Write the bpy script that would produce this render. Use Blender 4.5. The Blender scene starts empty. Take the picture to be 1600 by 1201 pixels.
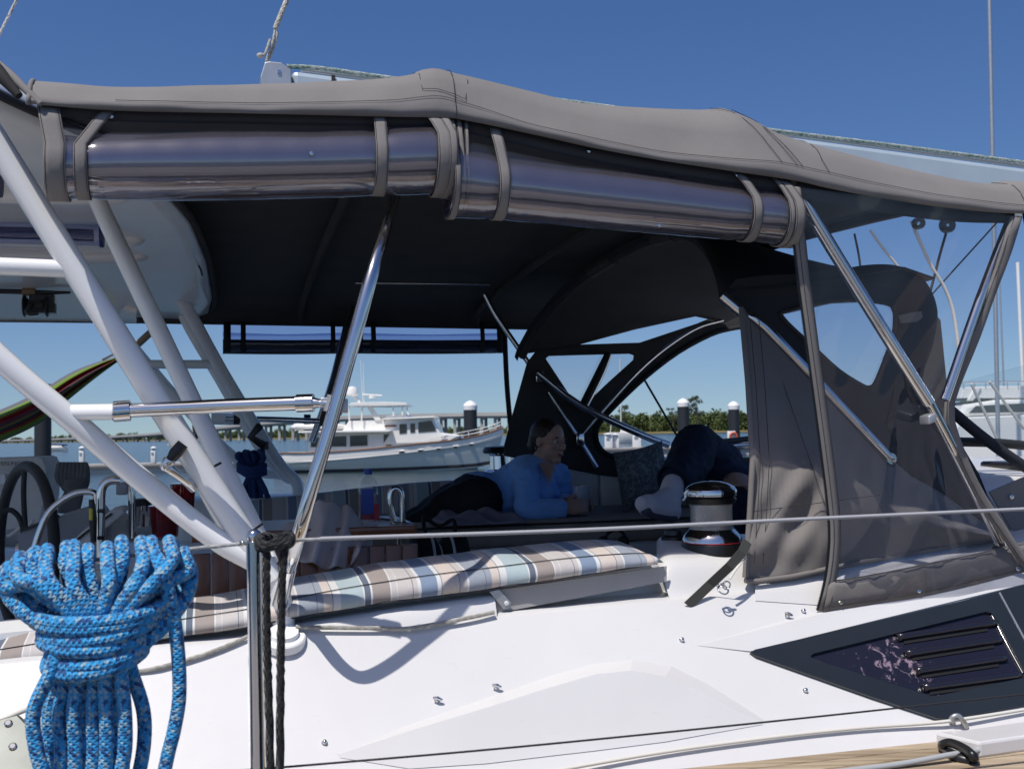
import bpy, bmesh, math, random
from mathutils import Vector, Matrix
from mathutils.geometry import tessellate_polygon
random.seed(7)
R_ = math.radians
SC = bpy.context.scene
COL = SC.collection

# ------------------------------------------------------------------ camera
F = 1700.0            # focal length in photograph pixels (photo is 1600 x 1201)
H = 2.1               # eye height above the water
PITCH, ROLL = R_(2.52), R_(1.05)
CAMR = (Matrix.Rotation(math.pi/2 + PITCH, 3, 'X') @ Matrix.Rotation(-ROLL, 3, 'Z'))
EYE = Vector((0, 0, H))
cam = bpy.data.cameras.new('camera'); cam.sensor_width = 36.0; cam.lens = 36.0*F/1600
cam.clip_start = 0.05; cam.clip_end = 20000
cam.dof.use_dof = True; cam.dof.focus_distance = 3.2; cam.dof.aperture_fstop = 9.0
camo = bpy.data.objects.new('camera', cam); COL.objects.link(camo)
camo.matrix_world = Matrix.Translation(EYE) @ CAMR.to_4x4()
SC.camera = camo

# ------------------------------------------------------------------ sky, sun, exposure
SUNDIR = Vector((-0.289, -0.454, 1.0)).normalized()      # towards the sun
W = bpy.data.worlds.new('World'); SC.world = W; W.use_nodes = True
wn = W.node_tree.nodes; wl = W.node_tree.links
sky = wn.new('ShaderNodeTexSky'); sky.sky_type = 'NISHITA'; sky.sun_disc = False
sky.sun_elevation = math.asin(SUNDIR.z); sky.sun_rotation = math.atan2(SUNDIR.x, SUNDIR.y)
sky.air_density = 1.0; sky.dust_density = 1.0; sky.ozone_density = 1.5; sky.altitude = 0
wtc = wn.new('ShaderNodeTexCoord'); wad = wn.new('ShaderNodeVectorMath'); wad.operation = 'ADD'; wad.inputs[1].default_value = (0, 0, 0.075)
wno = wn.new('ShaderNodeVectorMath'); wno.operation = 'NORMALIZE'
wl.new(wtc.outputs['Generated'], wad.inputs[0]); wl.new(wad.outputs[0], wno.inputs[0]); wl.new(wno.outputs[0], sky.inputs['Vector'])
whs = wn.new('ShaderNodeHueSaturation'); whs.inputs['Saturation'].default_value = 1.30; whs.inputs['Hue'].default_value = 0.512
wl.new(sky.outputs['Color'], whs.inputs['Color']); wl.new(whs.outputs['Color'], wn['Background'].inputs['Color'])
wn['Background'].inputs['Strength'].default_value = 0.103
sun = bpy.data.lights.new('sun', 'SUN'); sun.energy = 4.0; sun.angle = R_(0.53); sun.color = (1.0, 0.955, 0.90)
suno = bpy.data.objects.new('sun', sun); COL.objects.link(suno)
suno.rotation_euler = SUNDIR.to_track_quat('Z', 'Y').to_euler()
SC.view_settings.view_transform = 'Standard'; SC.view_settings.look = 'None'
SC.view_settings.exposure = 0.0; SC.view_settings.gamma = 1.0
SC.view_settings.use_curve_mapping = False
SC.cycles.max_bounces = 10; SC.cycles.transparent_max_bounces = 24

# ------------------------------------------------------------------ frames of reference
def ray(px, py):
    return CAMR @ Vector(((px-800)/F, -(py-600.5)/F, -1.0))
def PD(px, py, d):                      # at distance d along +Y
    r = ray(px, py); return EYE + r*(d/r.y)
BA = R_(15.5)                           # heading of the sailing boat
FW = Vector((math.cos(BA), math.sin(BA), 0)); IN = Vector((-math.sin(BA), math.cos(BA), 0))
P0 = PD(400, 850, 1.8); P0 = Vector((P0.x, P0.y, 0))
def B(u, L, z): return P0 + FW*u + IN*L + Vector((0, 0, H+z))     # z is relative to eye level
def UL(p): q = p - P0; return q.dot(FW), q.dot(IN), p.z - H
def PL(px, py, L):                      # on the vertical plane L metres inboard of the lifelines
    r = ray(px, py); t = (L - (EYE-P0).dot(IN)) / r.dot(IN); return EYE + r*t
def PZ(px, py, z):
    r = ray(px, py); return EYE + r*(z/r.z)
def PB(px, py, L): return PL(px, py, L-.23 if L < .9 else L)      # bimini edge stands outboard of the coaming
def PP(px, py, o, n):                   # on a plane
    r = ray(px, py); return EYE + r*((o-EYE).dot(n)/r.dot(n))
def itp(tab, x):
    if x <= tab[0][0]: return tab[0][1]
    for (a, b), (c, d) in zip(tab, tab[1:]):
        if x <= c: return b + (d-b)*(x-a)/(c-a)
    return tab[-1][1]
def itps(tab, x):                       # smooth (Hermite) version
    n = len(tab)
    if x <= tab[0][0]: return tab[0][1]
    if x >= tab[-1][0]: return tab[-1][1]
    for i in range(n-1):
        if x <= tab[i+1][0]: break
    def sl(k):
        a = tab[max(k-1, 0)]; b = tab[min(k+1, n-1)]
        return (b[1]-a[1])/(b[0]-a[0])
    x0, y0 = tab[i]; x1, y1 = tab[i+1]; h = x1-x0; t = (x-x0)/h
    return ((2*t**3-3*t*t+1)*y0 + (t**3-2*t*t+t)*h*sl(i) + (-2*t**3+3*t*t)*y1 + (t**3-t*t)*h*sl(i+1))

# ------------------------------------------------------------------ materials
MAT = {}
def mat(name, col, rough=0.5, metal=0.0, coat=0.0, spec=0.5, var=0.0, vscale=8.0, bump=0.0, bscale=200.0, sheen=0.0, emit=None):
    m = bpy.data.materials.new(name); m.use_nodes = True; nt = m.node_tree; N = nt.nodes; Lk = nt.links
    p = N['Principled BSDF']
    p.inputs['Base Color'].default_value = (*col, 1); p.inputs['Roughness'].default_value = rough
    p.inputs['Metallic'].default_value = metal; p.inputs['Coat Weight'].default_value = coat
    p.inputs['Coat Roughness'].default_value = 0.08
    p.inputs['Specular IOR Level'].default_value = spec; p.inputs['Sheen Weight'].default_value = sheen
    tc = N.new('ShaderNodeTexCoord')
    if var > 0:
        nz = N.new('ShaderNodeTexNoise'); nz.inputs['Scale'].default_value = vscale; nz.inputs['Detail'].default_value = 6
        Lk.new(tc.outputs['Object'], nz.inputs['Vector'])
        mr = N.new('ShaderNodeMapRange'); mr.inputs[3].default_value = 1-var; mr.inputs[4].default_value = 1+var*0.6
        mr.inputs[1].default_value = 0.3; mr.inputs[2].default_value = 0.7
        Lk.new(nz.outputs['Fac'], mr.inputs[0])
        mx = N.new('ShaderNodeMix'); mx.data_type = 'RGBA'; mx.blend_type = 'MULTIPLY'; mx.inputs[0].default_value = 1
        mx.inputs[6].default_value = (*col, 1); Lk.new(mr.outputs[0], mx.inputs[7])
        Lk.new(mx.outputs[2], p.inputs['Base Color'])
        m['colour_node'] = mx.name
    if bump > 0:
        nb = N.new('ShaderNodeTexNoise'); nb.inputs['Scale'].default_value = bscale; nb.inputs['Detail'].default_value = 3
        Lk.new(tc.outputs['Object'], nb.inputs['Vector'])
        bp = N.new('ShaderNodeBump'); bp.inputs['Strength'].default_value = bump; bp.inputs['Distance'].default_value = 0.01
        Lk.new(nb.outputs['Fac'], bp.inputs['Height']); Lk.new(bp.outputs['Normal'], p.inputs['Normal'])
    MAT[name] = m
    return m
def nodes(m): return m.node_tree.nodes, m.node_tree.links, m.node_tree.nodes['Principled BSDF']

mat('gelcoat', (0.69, 0.68, 0.67), 0.32, coat=0.35, var=0.05, vscale=3.0)
mat('gelcoat_lifted', (0.80, 0.80, 0.79), 0.45, var=0.06, vscale=4.0)  # cockpit copy of gelcoat, colour lightened to stand in for fill light
mat('white_tube', (0.86, 0.86, 0.85), 0.22, coat=0.5, var=0.03, vscale=5)
mat('hardtop_white', (0.84, 0.84, 0.83), 0.25, coat=0.5, var=0.09, vscale=2.5)
mat('stainless', (0.66, 0.65, 0.64), 0.11, metal=1.0, var=0.06, vscale=20)
mat('aluminium', (0.50, 0.51, 0.52), 0.42, metal=0.7, var=0.08, vscale=15)
mat('boom_paint', (0.40, 0.48, 0.54), 0.35, var=0.05)
mat('black_plastic', (0.012, 0.012, 0.013), 0.35)
mat('rubber', (0.02, 0.02, 0.021), 0.6)
mat('black_cloth', (0.016, 0.016, 0.017), 0.85, var=0.15, vscale=10)
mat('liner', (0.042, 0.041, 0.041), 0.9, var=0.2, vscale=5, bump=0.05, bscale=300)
mat('thread', (0.03, 0.028, 0.027), 0.9)
mat('white_plastic', (0.75, 0.75, 0.74), 0.4)
mat('wire_cover', (0.40, 0.40, 0.41), 0.4)
mat('dark_window', (0.012, 0.015, 0.018), 0.08, coat=0.5, var=0.1)
mat('black_acrylic', (0.020, 0.024, 0.027), 0.16, coat=0.25, var=0.12, vscale=6)
mat('varnished_wood', (0.26, 0.085, 0.03), 0.3, coat=0.4, var=0.3, vscale=10)
mat('skin', (0.46, 0.27, 0.20), 0.5, var=0.05, vscale=20)
mat('hair', (0.035, 0.018, 0.011), 0.45, var=0.5, vscale=60, bump=0.8, bscale=90)
mat('eye_white', (0.6, 0.58, 0.55), 0.2)
mat('iris', (0.03, 0.02, 0.015), 0.15)
mat('lip', (0.30, 0.10, 0.085), 0.4)
mat('blue_shirt', (0.20, 0.43, 0.86), 0.85, var=0.1, vscale=12, sheen=0.2)
mat('black_legging', (0.008, 0.008, 0.010), 0.8)
mat('jeans', (0.014, 0.022, 0.050), 0.85, var=0.25, vscale=18, bump=0.15, bscale=70)
mat('sock', (0.75, 0.68, 0.72), 0.9, var=0.08, bump=0.15, bscale=200)
mat('sock_sole', (0.08, 0.08, 0.12), 0.9)
mat('beige_cloth', (0.72, 0.61, 0.58), 0.9, var=0.08, vscale=10, bump=0.12, bscale=80)
mat('blanket', (0.22, 0.20, 0.25), 0.9, var=0.25, vscale=14)
mat('brown_cushion', (0.32, 0.27, 0.235), 0.8, var=0.15, vscale=10)
mat('tinted_red', (0.45, 0.03, 0.05), 0.15, coat=0.4)
mat('bottle_blue', (0.02, 0.06, 0.35), 0.3)
mat('bottle_red', (0.45, 0.02, 0.05), 0.3)
mat('paper', (0.8, 0.8, 0.8), 0.7)
mat('orange_ring', (0.55, 0.10, 0.04), 0.5)
mat('yellow_plastic', (0.6, 0.5, 0.05), 0.4)
mat('navy_print', (0.02, 0.03, 0.14), 0.5)
mat('print_black', (0.02, 0.02, 0.02), 0.6)
mat('pile_sleeve', (0.020, 0.022, 0.026), 0.55, var=0.15, vscale=1.5)
mat('pile_cap', (0.80, 0.80, 0.79), 0.5, var=0.04)
mat('dock_concrete', (0.42, 0.40, 0.37), 0.8, var=0.15, vscale=1.0)
mat('dock_edge', (0.50, 0.50, 0.49), 0.7, var=0.1)
mat('dock_rub', (0.10, 0.10, 0.11), 0.7)
mat('bridge_concrete', (0.40, 0.39, 0.37), 0.85, var=0.1, vscale=0.05)
mat('boat_white', (0.86, 0.84, 0.79), 0.3, coat=0.3, var=0.03, vscale=0.6)
mat('boat_cream', (0.70, 0.66, 0.58), 0.5)
mat('antifoul', (0.02, 0.02, 0.025), 0.6)
mat('teak_trim', (0.22, 0.10, 0.05), 0.5)
mat('marsh', (0.16, 0.135, 0.055), 0.95, var=0.3, vscale=0.03)
mat('bark', (0.09, 0.07, 0.055), 0.95)
mat('grey_rope', (0.13, 0.13, 0.135), 0.9, bump=0.3, bscale=300)
mat('blue_far_rope', (0.012, 0.04, 0.14), 0.85)
mat('rod_dark', (0.02, 0.018, 0.016), 0.3)
mat('cork', (0.30, 0.20, 0.12), 0.8)
mat('helm_grey', (0.30, 0.30, 0.32), 0.55)
mat('bag_white', (0.62, 0.60, 0.57), 0.8, var=0.1, vscale=6)
mat('bracket_green', (0.12, 0.13, 0.12), 0.35, metal=0.4, var=0.15, vscale=20)
mat('sky_reflect_hatch', (0.02, 0.02, 0.022), 0.15)
mat('canvas_dark', (0.034, 0.035, 0.040), 0.85, var=0.12, vscale=15)
mat('recess_shade_grey', (0.40, 0.39, 0.375), 0.7, var=0.08)  # beige-grey fibreglass that also carries the recess's shade in its colour
mat('hood_shade_navy', (0.020, 0.022, 0.030), 0.85, var=0.15, vscale=12)  # hood canvas darkened, its shade put into the navy colour
mat('olive_strap', (0.06, 0.06, 0.052), 0.8)
mat('white_rope', (0.66, 0.64, 0.58), 0.85)
mat('grey_line', (0.36, 0.38, 0.39), 0.85)

def scuffs(name):
    N, Lk, p = nodes(MAT[name]); tc = N.new('ShaderNodeTexCoord')
    mp = N.new('ShaderNodeMapping'); mp.inputs['Scale'].default_value = (9, 9, 30); mp.inputs['Rotation'].default_value = (.5, .9, .3); Lk.new(tc.outputs['Object'], mp.inputs[0])
    nz = N.new('ShaderNodeTexNoise'); nz.inputs['Scale'].default_value = 2.2; nz.inputs['Detail'].default_value = 8; nz.inputs['Roughness'].default_value = .65; Lk.new(mp.outputs[0], nz.inputs['Vector'])
    mr = N.new('ShaderNodeMapRange'); mr.inputs[1].default_value = .62; mr.inputs[2].default_value = .76; mr.inputs[3].default_value = 0; mr.inputs[4].default_value = .30; Lk.new(nz.outputs['Fac'], mr.inputs[0])
    mx = N.new('ShaderNodeMix'); mx.data_type = 'RGBA'; Lk.new(mr.outputs[0], mx.inputs[0])
    src = p.inputs['Base Color'].links[0].from_socket; Lk.new(src, mx.inputs[6]); mx.inputs[7].default_value = (.52, .50, .45, 1); Lk.new(mx.outputs[2], p.inputs['Base Color'])
    rr = N.new('ShaderNodeMapRange'); rr.inputs[3].default_value = .22; rr.inputs[4].default_value = .42; Lk.new(nz.outputs['Fac'], rr.inputs[0]); Lk.new(rr.outputs[0], p.inputs['Roughness'])
scuffs('gelcoat')
# canvas: woven acrylic, warm grey tweed
def canvas(name, col):
    m = mat(name, col, 0.98, spec=0.1); N, Lk, p = nodes(m)
    tc = N.new('ShaderNodeTexCoord')
    n1 = N.new('ShaderNodeTexNoise'); n1.inputs['Scale'].default_value = 900; n1.inputs['Detail'].default_value = 2
    n2 = N.new('ShaderNodeTexNoise'); n2.inputs['Scale'].default_value = 5; n2.inputs['Detail'].default_value = 5
    n3 = N.new('ShaderNodeTexNoise'); n3.inputs['Scale'].default_value = 45; n3.inputs['Detail'].default_value = 4
    for n in (n1, n2, n3): Lk.new(tc.outputs['Object'], n.inputs['Vector'])
    a = N.new('ShaderNodeMath'); a.operation = 'MULTIPLY_ADD'; a.inputs[1].default_value = 0.5; a.inputs[2].default_value = 0.55
    Lk.new(n1.outputs['Fac'], a.inputs[0])
    b = N.new('ShaderNodeMath'); b.operation = 'MULTIPLY_ADD'; b.inputs[1].default_value = 0.40; Lk.new(n2.outputs['Fac'], b.inputs[0]); Lk.new(a.outputs[0], b.inputs[2])
    mx = N.new('ShaderNodeMix'); mx.data_type = 'RGBA'; mx.blend_type = 'MULTIPLY'; mx.inputs[0].default_value = 1
    mx.inputs[6].default_value = (*col, 1); Lk.new(b.outputs[0], mx.inputs[7]); Lk.new(mx.outputs[2], p.inputs['Base Color'])
    bp = N.new('ShaderNodeBump'); bp.inputs['Strength'].default_value = 0.10; bp.inputs['Distance'].default_value = 0.006
    Lk.new(n3.outputs['Fac'], bp.inputs['Height']); Lk.new(bp.outputs['Normal'], p.inputs['Normal'])
    return m
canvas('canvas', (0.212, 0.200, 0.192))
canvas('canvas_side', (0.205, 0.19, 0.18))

# clear vinyl window sheet
def vinyl(name, tint, refl, rough=0.03, wob=0.25, wscale=6.0, haze=0.0, hazecol=(0.6, 0.6, 0.65), thin=True):
    m = bpy.data.materials.new(name); m.use_nodes = True; N = m.node_tree.nodes; Lk = m.node_tree.links
    N.remove(N['Principled BSDF']); out = N['Material Output']
    tr = N.new('ShaderNodeBsdfTransparent'); tr.inputs[0].default_value = (*tint, 1)
    gl = N.new('ShaderNodeBsdfGlossy'); gl.inputs['Roughness'].default_value = rough; gl.inputs[0].default_value = (0.95, 0.95, 1, 1)
    tc = N.new('ShaderNodeTexCoord'); nz = N.new('ShaderNodeTexNoise'); nz.inputs['Scale'].default_value = wscale; nz.inputs['Detail'].default_value = 3
    Lk.new(tc.outputs['Object'], nz.inputs['Vector'])
    bp = N.new('ShaderNodeBump'); bp.inputs['Strength'].default_value = wob; bp.inputs['Distance'].default_value = 0.03
    Lk.new(nz.outputs['Fac'], bp.inputs['Height']); Lk.new(bp.outputs['Normal'], gl.inputs['Normal'])
    fr = N.new('ShaderNodeFresnel'); fr.inputs['IOR'].default_value = 1.5; Lk.new(bp.outputs['Normal'], fr.inputs['Normal'])
    mr = N.new('ShaderNodeMath'); mr.operation = 'MULTIPLY_ADD'; mr.inputs[1].default_value = 1.2; mr.inputs[2].default_value = refl
    mr.use_clamp = True; Lk.new(fr.outputs[0], mr.inputs[0])
    if thin:                            # thin sheet: same reflectance from both sides
        lw = N.new('ShaderNodeLayerWeight'); lw.inputs['Blend'].default_value = 0.5
        pw = N.new('ShaderNodeMath'); pw.operation = 'POWER'; pw.inputs[1].default_value = 4.0; Lk.new(lw.outputs['Facing'], pw.inputs[0])
        Lk.new(pw.outputs[0], mr.inputs[0]); mr.inputs[2].default_value = refl+.03
    mix = N.new('ShaderNodeMixShader'); Lk.new(mr.outputs[0], mix.inputs[0]); Lk.new(gl.outputs[0], mix.inputs[2])
    base = tr.outputs[0]
    if haze > 0:
        df = N.new('ShaderNodeBsdfDiffuse'); df.inputs[0].default_value = (*hazecol, 1)
        m2 = N.new('ShaderNodeMixShader'); m2.inputs[0].default_value = haze
        Lk.new(tr.outputs[0], m2.inputs[1]); Lk.new(df.outputs[0], m2.inputs[2]); base = m2.outputs[0]
    Lk.new(base, mix.inputs[1]); Lk.new(mix.outputs[0], out.inputs['Surface'])
    MAT[name] = m; return m
vinyl('vinyl', (0.90, 0.91, 0.94), 0.02, 0.04, 0.05, 4.0, 0.022, (0.55, 0.60, 0.70))
vinyl('brightened_glass', (0.75, 0.8, 0.88), 0.10, 0.1, 0.0, 5.0, 0.35, (0.75, 0.8, 0.88))  # clear glass and water, pale haze mixed in to brighten them in the dark
vinyl('vinyl_roll', (0.68, 0.66, 0.72), 0.11, 0.07, 0.10, 3.2, 0.075, (0.55, 0.50, 0.54))
vinyl('vinyl_far', (0.72, 0.75, 0.90), 0.04, 0.06, 0.2, 8.0, 0.02, (0.4, 0.4, 0.7))
vinyl('clear_glass', (0.93, 0.95, 0.96), 0.03, 0.02, 0.0, 5.0, 0.03)
vinyl('red_glass', (0.60, 0.10, 0.12), 0.03, 0.03, 0.0, 5.0, 0.10, (0.5, 0.02, 0.04))

# striped cushion cloth: stripes run across the cushion, placed along its length (UV.y in metres)
def striped(name, mult, period):
    m = mat(name, (0.4, 0.4, 0.4), 0.85, spec=0.3); N, Lk, p = nodes(m)
    uv = N.new('ShaderNodeUVMap'); sx = N.new('ShaderNodeSeparateXYZ'); Lk.new(uv.outputs[0], sx.inputs[0])
    dv = N.new('ShaderNodeMath'); dv.operation = 'DIVIDE'; dv.inputs[1].default_value = period; Lk.new(sx.outputs['Y'], dv.inputs[0])
    fc = N.new('ShaderNodeMath'); fc.operation = 'FRACT'; Lk.new(dv.outputs[0], fc.inputs[0])
    rp = N.new('ShaderNodeValToRGB'); rp.color_ramp.interpolation = 'CONSTANT'; Lk.new(fc.outputs[0], rp.inputs[0])
    aq = (0.38, 0.46, 0.48); nv = (0.12, 0.145, 0.19); br = (0.31, 0.27, 0.25); lg = (0.50, 0.47, 0.455); bl = (0.20, 0.26, 0.36); cr = (0.58, 0.51, 0.46); gb = (0.29, 0.32, 0.37); wh = (0.62, 0.62, 0.61)
    st = [(0, aq), (.13, wh), (.14, nv), (.175, wh), (.185, br), (.29, wh), (.30, lg), (.33, wh), (.335, lg), (.42, nv), (.425, lg), (.45, wh), (.47, bl), (.57, wh), (.59, gb), (.60, cr), (.70, nv), (.705, lg), (.75, wh), (.76, gb), (.86, nv), (.865, gb), (.90, cr), (.95, nv), (.957, wh)]
    e = rp.color_ramp.elements
    while len(e) > 1: e.remove(e[-1])
    e[0].position = 0; e[0].color = (*aq, 1)
    for pos, c in st[1:]:
        k = e.new(pos); k.color = (*c, 1)
    wv = N.new('ShaderNodeTexNoise'); wv.inputs['Scale'].default_value = 500; tc = N.new('ShaderNodeTexCoord'); Lk.new(tc.outputs['Object'], wv.inputs['Vector'])
    mp = N.new('ShaderNodeMapRange'); mp.inputs[3].default_value = mult*0.8; mp.inputs[4].default_value = mult*1.2; Lk.new(wv.outputs['Fac'], mp.inputs[0])
    mx = N.new('ShaderNodeMix'); mx.data_type = 'RGBA'; mx.blend_type = 'MULTIPLY'; mx.inputs[0].default_value = 1
    Lk.new(rp.outputs[0], mx.inputs[6]); Lk.new(mp.outputs[0], mx.inputs[7]); Lk.new(mx.outputs[2], p.inputs['Base Color'])
    n3 = N.new('ShaderNodeTexNoise'); n3.inputs['Scale'].default_value = 22; Lk.new(tc.outputs['Object'], n3.inputs['Vector'])
    bp = N.new('ShaderNodeBump'); bp.inputs['Strength'].default_value = 0.25; bp.inputs['Distance'].default_value = 0.01
    Lk.new(n3.outputs['Fac'], bp.inputs['Height']); Lk.new(bp.outputs['Normal'], p.inputs['Normal'])
striped('cushion_stripe', 1.0, 0.40)
striped('backrest_stripe', 0.9, 0.40)

# braided rope (UV: x around 0..1, y along in metres)
def braid(name, c1, c2, c3, fl=90.0, bmp=0.6):
    m = mat(name, c1, 0.8, spec=0.3, sheen=0.2); N, Lk, p = nodes(m)
    uv = N.new('ShaderNodeUVMap'); sx = N.new('ShaderNodeSeparateXYZ'); Lk.new(uv.outputs[0], sx.inputs[0])
    def diag(sg, k, n):
        a = N.new('ShaderNodeMath'); a.operation = 'MULTIPLY'; a.inputs[1].default_value = n; Lk.new(sx.outputs['X'], a.inputs[0])
        b = N.new('ShaderNodeMath'); b.operation = 'MULTIPLY_ADD'; b.inputs[1].default_value = sg*k; Lk.new(sx.outputs['Y'], b.inputs[0]); Lk.new(a.outputs[0], b.inputs[2])
        c = N.new('ShaderNodeMath'); c.operation = 'MULTIPLY'; c.inputs[1].default_value = 2*math.pi; Lk.new(b.outputs[0], c.inputs[0])
        s = N.new('ShaderNodeMath'); s.operation = 'SINE'; Lk.new(c.outputs[0], s.inputs[0]); return s
    s1 = diag(1, fl, 6); s2 = diag(-1, fl, 6)
    mn = N.new('ShaderNodeMath'); mn.operation = 'MAXIMUM'; Lk.new(s1.outputs[0], mn.inputs[0]); Lk.new(s2.outputs[0], mn.inputs[1])
    def lin(sg):
        a = N.new('ShaderNodeMath'); a.operation = 'MULTIPLY'; a.inputs[1].default_value = 8.0; Lk.new(sx.outputs['X'], a.inputs[0])
        b = N.new('ShaderNodeMath'); b.operation = 'MULTIPLY_ADD'; b.inputs[1].default_value = sg*fl*1.1; Lk.new(sx.outputs['Y'], b.inputs[0]); Lk.new(a.outputs[0], b.inputs[2])
        f = N.new('ShaderNodeMath'); f.operation = 'FLOOR'; Lk.new(b.outputs[0], f.inputs[0]); return f
    cm = N.new('ShaderNodeCombineXYZ'); Lk.new(lin(1).outputs[0], cm.inputs[0]); Lk.new(lin(-1).outputs[0], cm.inputs[1])
    wn2 = N.new('ShaderNodeTexWhiteNoise'); Lk.new(cm.outputs[0], wn2.inputs['Vector'])
    cy = N.new('ShaderNodeCombineXYZ'); ay = N.new('ShaderNodeMath'); ay.operation = 'MULTIPLY'; ay.inputs[1].default_value = 14.0; Lk.new(sx.outputs['Y'], ay.inputs[0]); Lk.new(ay.outputs[0], cy.inputs[0]); Lk.new(sx.outputs['X'], cy.inputs[1])
    big = N.new('ShaderNodeTexNoise'); big.inputs['Scale'].default_value = 1.0; Lk.new(cy.outputs[0], big.inputs['Vector'])
    ad = N.new('ShaderNodeMath'); ad.operation = 'MULTIPLY_ADD'; ad.inputs[1].default_value = 0.7; Lk.new(big.outputs['Fac'], ad.inputs[0]); Lk.new(wn2.outputs['Value'], ad.inputs[2])
    sb_ = N.new('ShaderNodeMath'); sb_.operation = 'SUBTRACT'; sb_.inputs[1].default_value = 0.35; Lk.new(ad.outputs[0], sb_.inputs[0])
    rp = N.new('ShaderNodeValToRGB'); rp.color_ramp.interpolation = 'CONSTANT'
    e = rp.color_ramp.elements; e[0].position = 0.0; e[0].color = (*c2, 1); e[1].position = 0.16; e[1].color = (*c1, 1)
    k = e.new(0.48); k.color = (*[v*.75 for v in c1], 1); k = e.new(0.80); k.color = (*c3, 1)
    Lk.new(sb_.outputs[0], rp.inputs[0]); Lk.new(rp.outputs[0], p.inputs['Base Color'])
    bp = N.new('ShaderNodeBump'); bp.inputs['Strength'].default_value = bmp; bp.inputs['Distance'].default_value = 0.002
    Lk.new(mn.outputs[0], bp.inputs['Height']); Lk.new(bp.outputs['Normal'], p.inputs['Normal'])
braid('blue_braid', (0.040, 0.34, 0.70), (0.02, 0.085, 0.24), (0.27, 0.42, 0.52), 120, .7)
braid('green_braid', (0.35, 0.45, 0.40), (0.10, 0.22, 0.17), (0.6, 0.62, 0.58), 60)
braid('wire', (0.62, 0.61, 0.58), (0.20, 0.20, 0.2), (0.7, 0.7, 0.68), 70)
braid('black_laid', (0.010, 0.010, 0.010), (0.006, 0.006, 0.006), (0.03, 0.03, 0.03), 60)
braid('pale_line', (0.55, 0.53, 0.47), (0.35, 0.33, 0.28), (0.65, 0.63, 0.56), 60)

# ------------------------------------------------------------------ mesh helpers
WL = {}                                              # world location of every object
def setp(o, label=None, cat=None, group=None, kind=None):
    if label: o['label'] = label
    if cat: o['category'] = cat
    if group: o['group'] = group
    if kind: o['kind'] = kind
    return o
def adopt(o, parent):
    if parent is None: return
    o.parent = parent; o.matrix_parent_inverse = Matrix.Translation(-WL[parent.name])
def thing(name, loc, label, cat, group=None):
    o = bpy.data.objects.new(name, None); COL.objects.link(o); o.empty_display_size = 0.1
    o.location = loc; WL[o.name] = Vector(loc); return setp(o, label, cat, group)
def mk(name, V, Fc, m, parent=None, smooth=True, uv=None, label=None, cat=None, group=None, kind=None, mats=None, fm=None, origin=None, sharp=None):
    V = [Vector(v) for v in V]
    c = Vector(origin) if origin is not None else Vector((sum(v.x for v in V)/len(V), sum(v.y for v in V)/len(V), min(v.z for v in V)))
    me = bpy.data.meshes.new(name); me.from_pydata([v-c for v in V], [], Fc)
    ms = mats if mats else [m]
    for k in ms: me.materials.append(MAT[k] if isinstance(k, str) else k)
    if fm: me.polygons.foreach_set('material_index', fm)
    if smooth:
        me.polygons.foreach_set('use_smooth', [True]*len(me.polygons))
    if uv:
        ul = me.uv_layers.new(name='UVMap'); d = []
        for p in me.polygons:
            for li in p.loop_indices: d.extend(uv[me.loops[li].vertex_index])
        ul.data.foreach_set('uv', d)
    me.update()
    if smooth and sharp: me.set_sharp_from_angle(angle=R_(sharp))
    o = bpy.data.objects.new(name, me); COL.objects.link(o); o.location = c; WL[o.name] = c
    adopt(o, parent)
    return setp(o, label, cat, group, kind)
def cr(P, n=6):                                      # Catmull-Rom through points
    P = [Vector(p) for p in P]
    if len(P) < 3 or n <= 1: return P
    Q = [P[0]*2-P[1]] + P + [P[-1]*2-P[-2]]; o = []
    for i in range(1, len(Q)-2):
        a, b, c, d = Q[i-1:i+3]
        for k in range(n):
            t = k/n
            o.append(0.5*((2*b) + (c-a)*t + (2*a-5*b+4*c-d)*t*t + (3*b-a-3*c+d)*t**3))
    o.append(P[-1]); return o
def tube_data(P, r, k=10, n=6, twist=0.0, lobes=3, amp=0.0, V=None, Fc=None, U=None, cap=True, seam=False):
    if V is None: V, Fc, U = [], [], []
    S = cr(P, n); m = len(S)
    if not isinstance(r, (list, tuple)): rr = [r]*m
    else: rr = [itp([(i/(len(r)-1), x) for i, x in enumerate(r)], j/(m-1)) for j in range(m)]
    t0 = (S[1]-S[0]).normalized(); ref = Vector((0, 0, 1)) if abs(t0.z) < .9 else Vector((1, 0, 0))
    nx = t0.cross(ref).normalized(); b0 = len(V); ln = 0
    for i in range(m):
        t = ((S[min(i+1, m-1)]-S[max(i-1, 0)]).normalized())
        if t.length == 0: t = t0
        nx = (nx - t*nx.dot(t)).normalized(); ny = t.cross(nx)
        if i: ln += (S[i]-S[i-1]).length
        for j in range(k+1 if seam else k):
            th = 2*math.pi*j/k
            q = rr[i]*(1 + amp*math.cos(lobes*(th - twist*ln)))
            V.append(S[i] + (nx*math.cos(th) + ny*math.sin(th))*q); U.append((j/k, ln))
    kk = k+1 if seam else k
    for i in range(m-1):
        for j in range(k):
            a = b0+i*kk+j; b = b0+i*kk+((j+1) if seam else (j+1) % k)
            Fc.append((a, b, b+kk, a+kk))
    if cap:
        Fc.append(tuple(b0+j for j in range(k))[::-1]); Fc.append(tuple(b0+(m-1)*kk+j for j in range(k)))
    return V, Fc, U
def tube(name, P, r, m, parent=None, k=12, n=6, twist=0.0, amp=0.0, lobes=3, **kw):
    V, Fc, U = tube_data(P, r, k, n, twist, lobes, amp)
    return mk(name, V, Fc, m, parent, uv=U, sharp=60, **kw)
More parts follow.
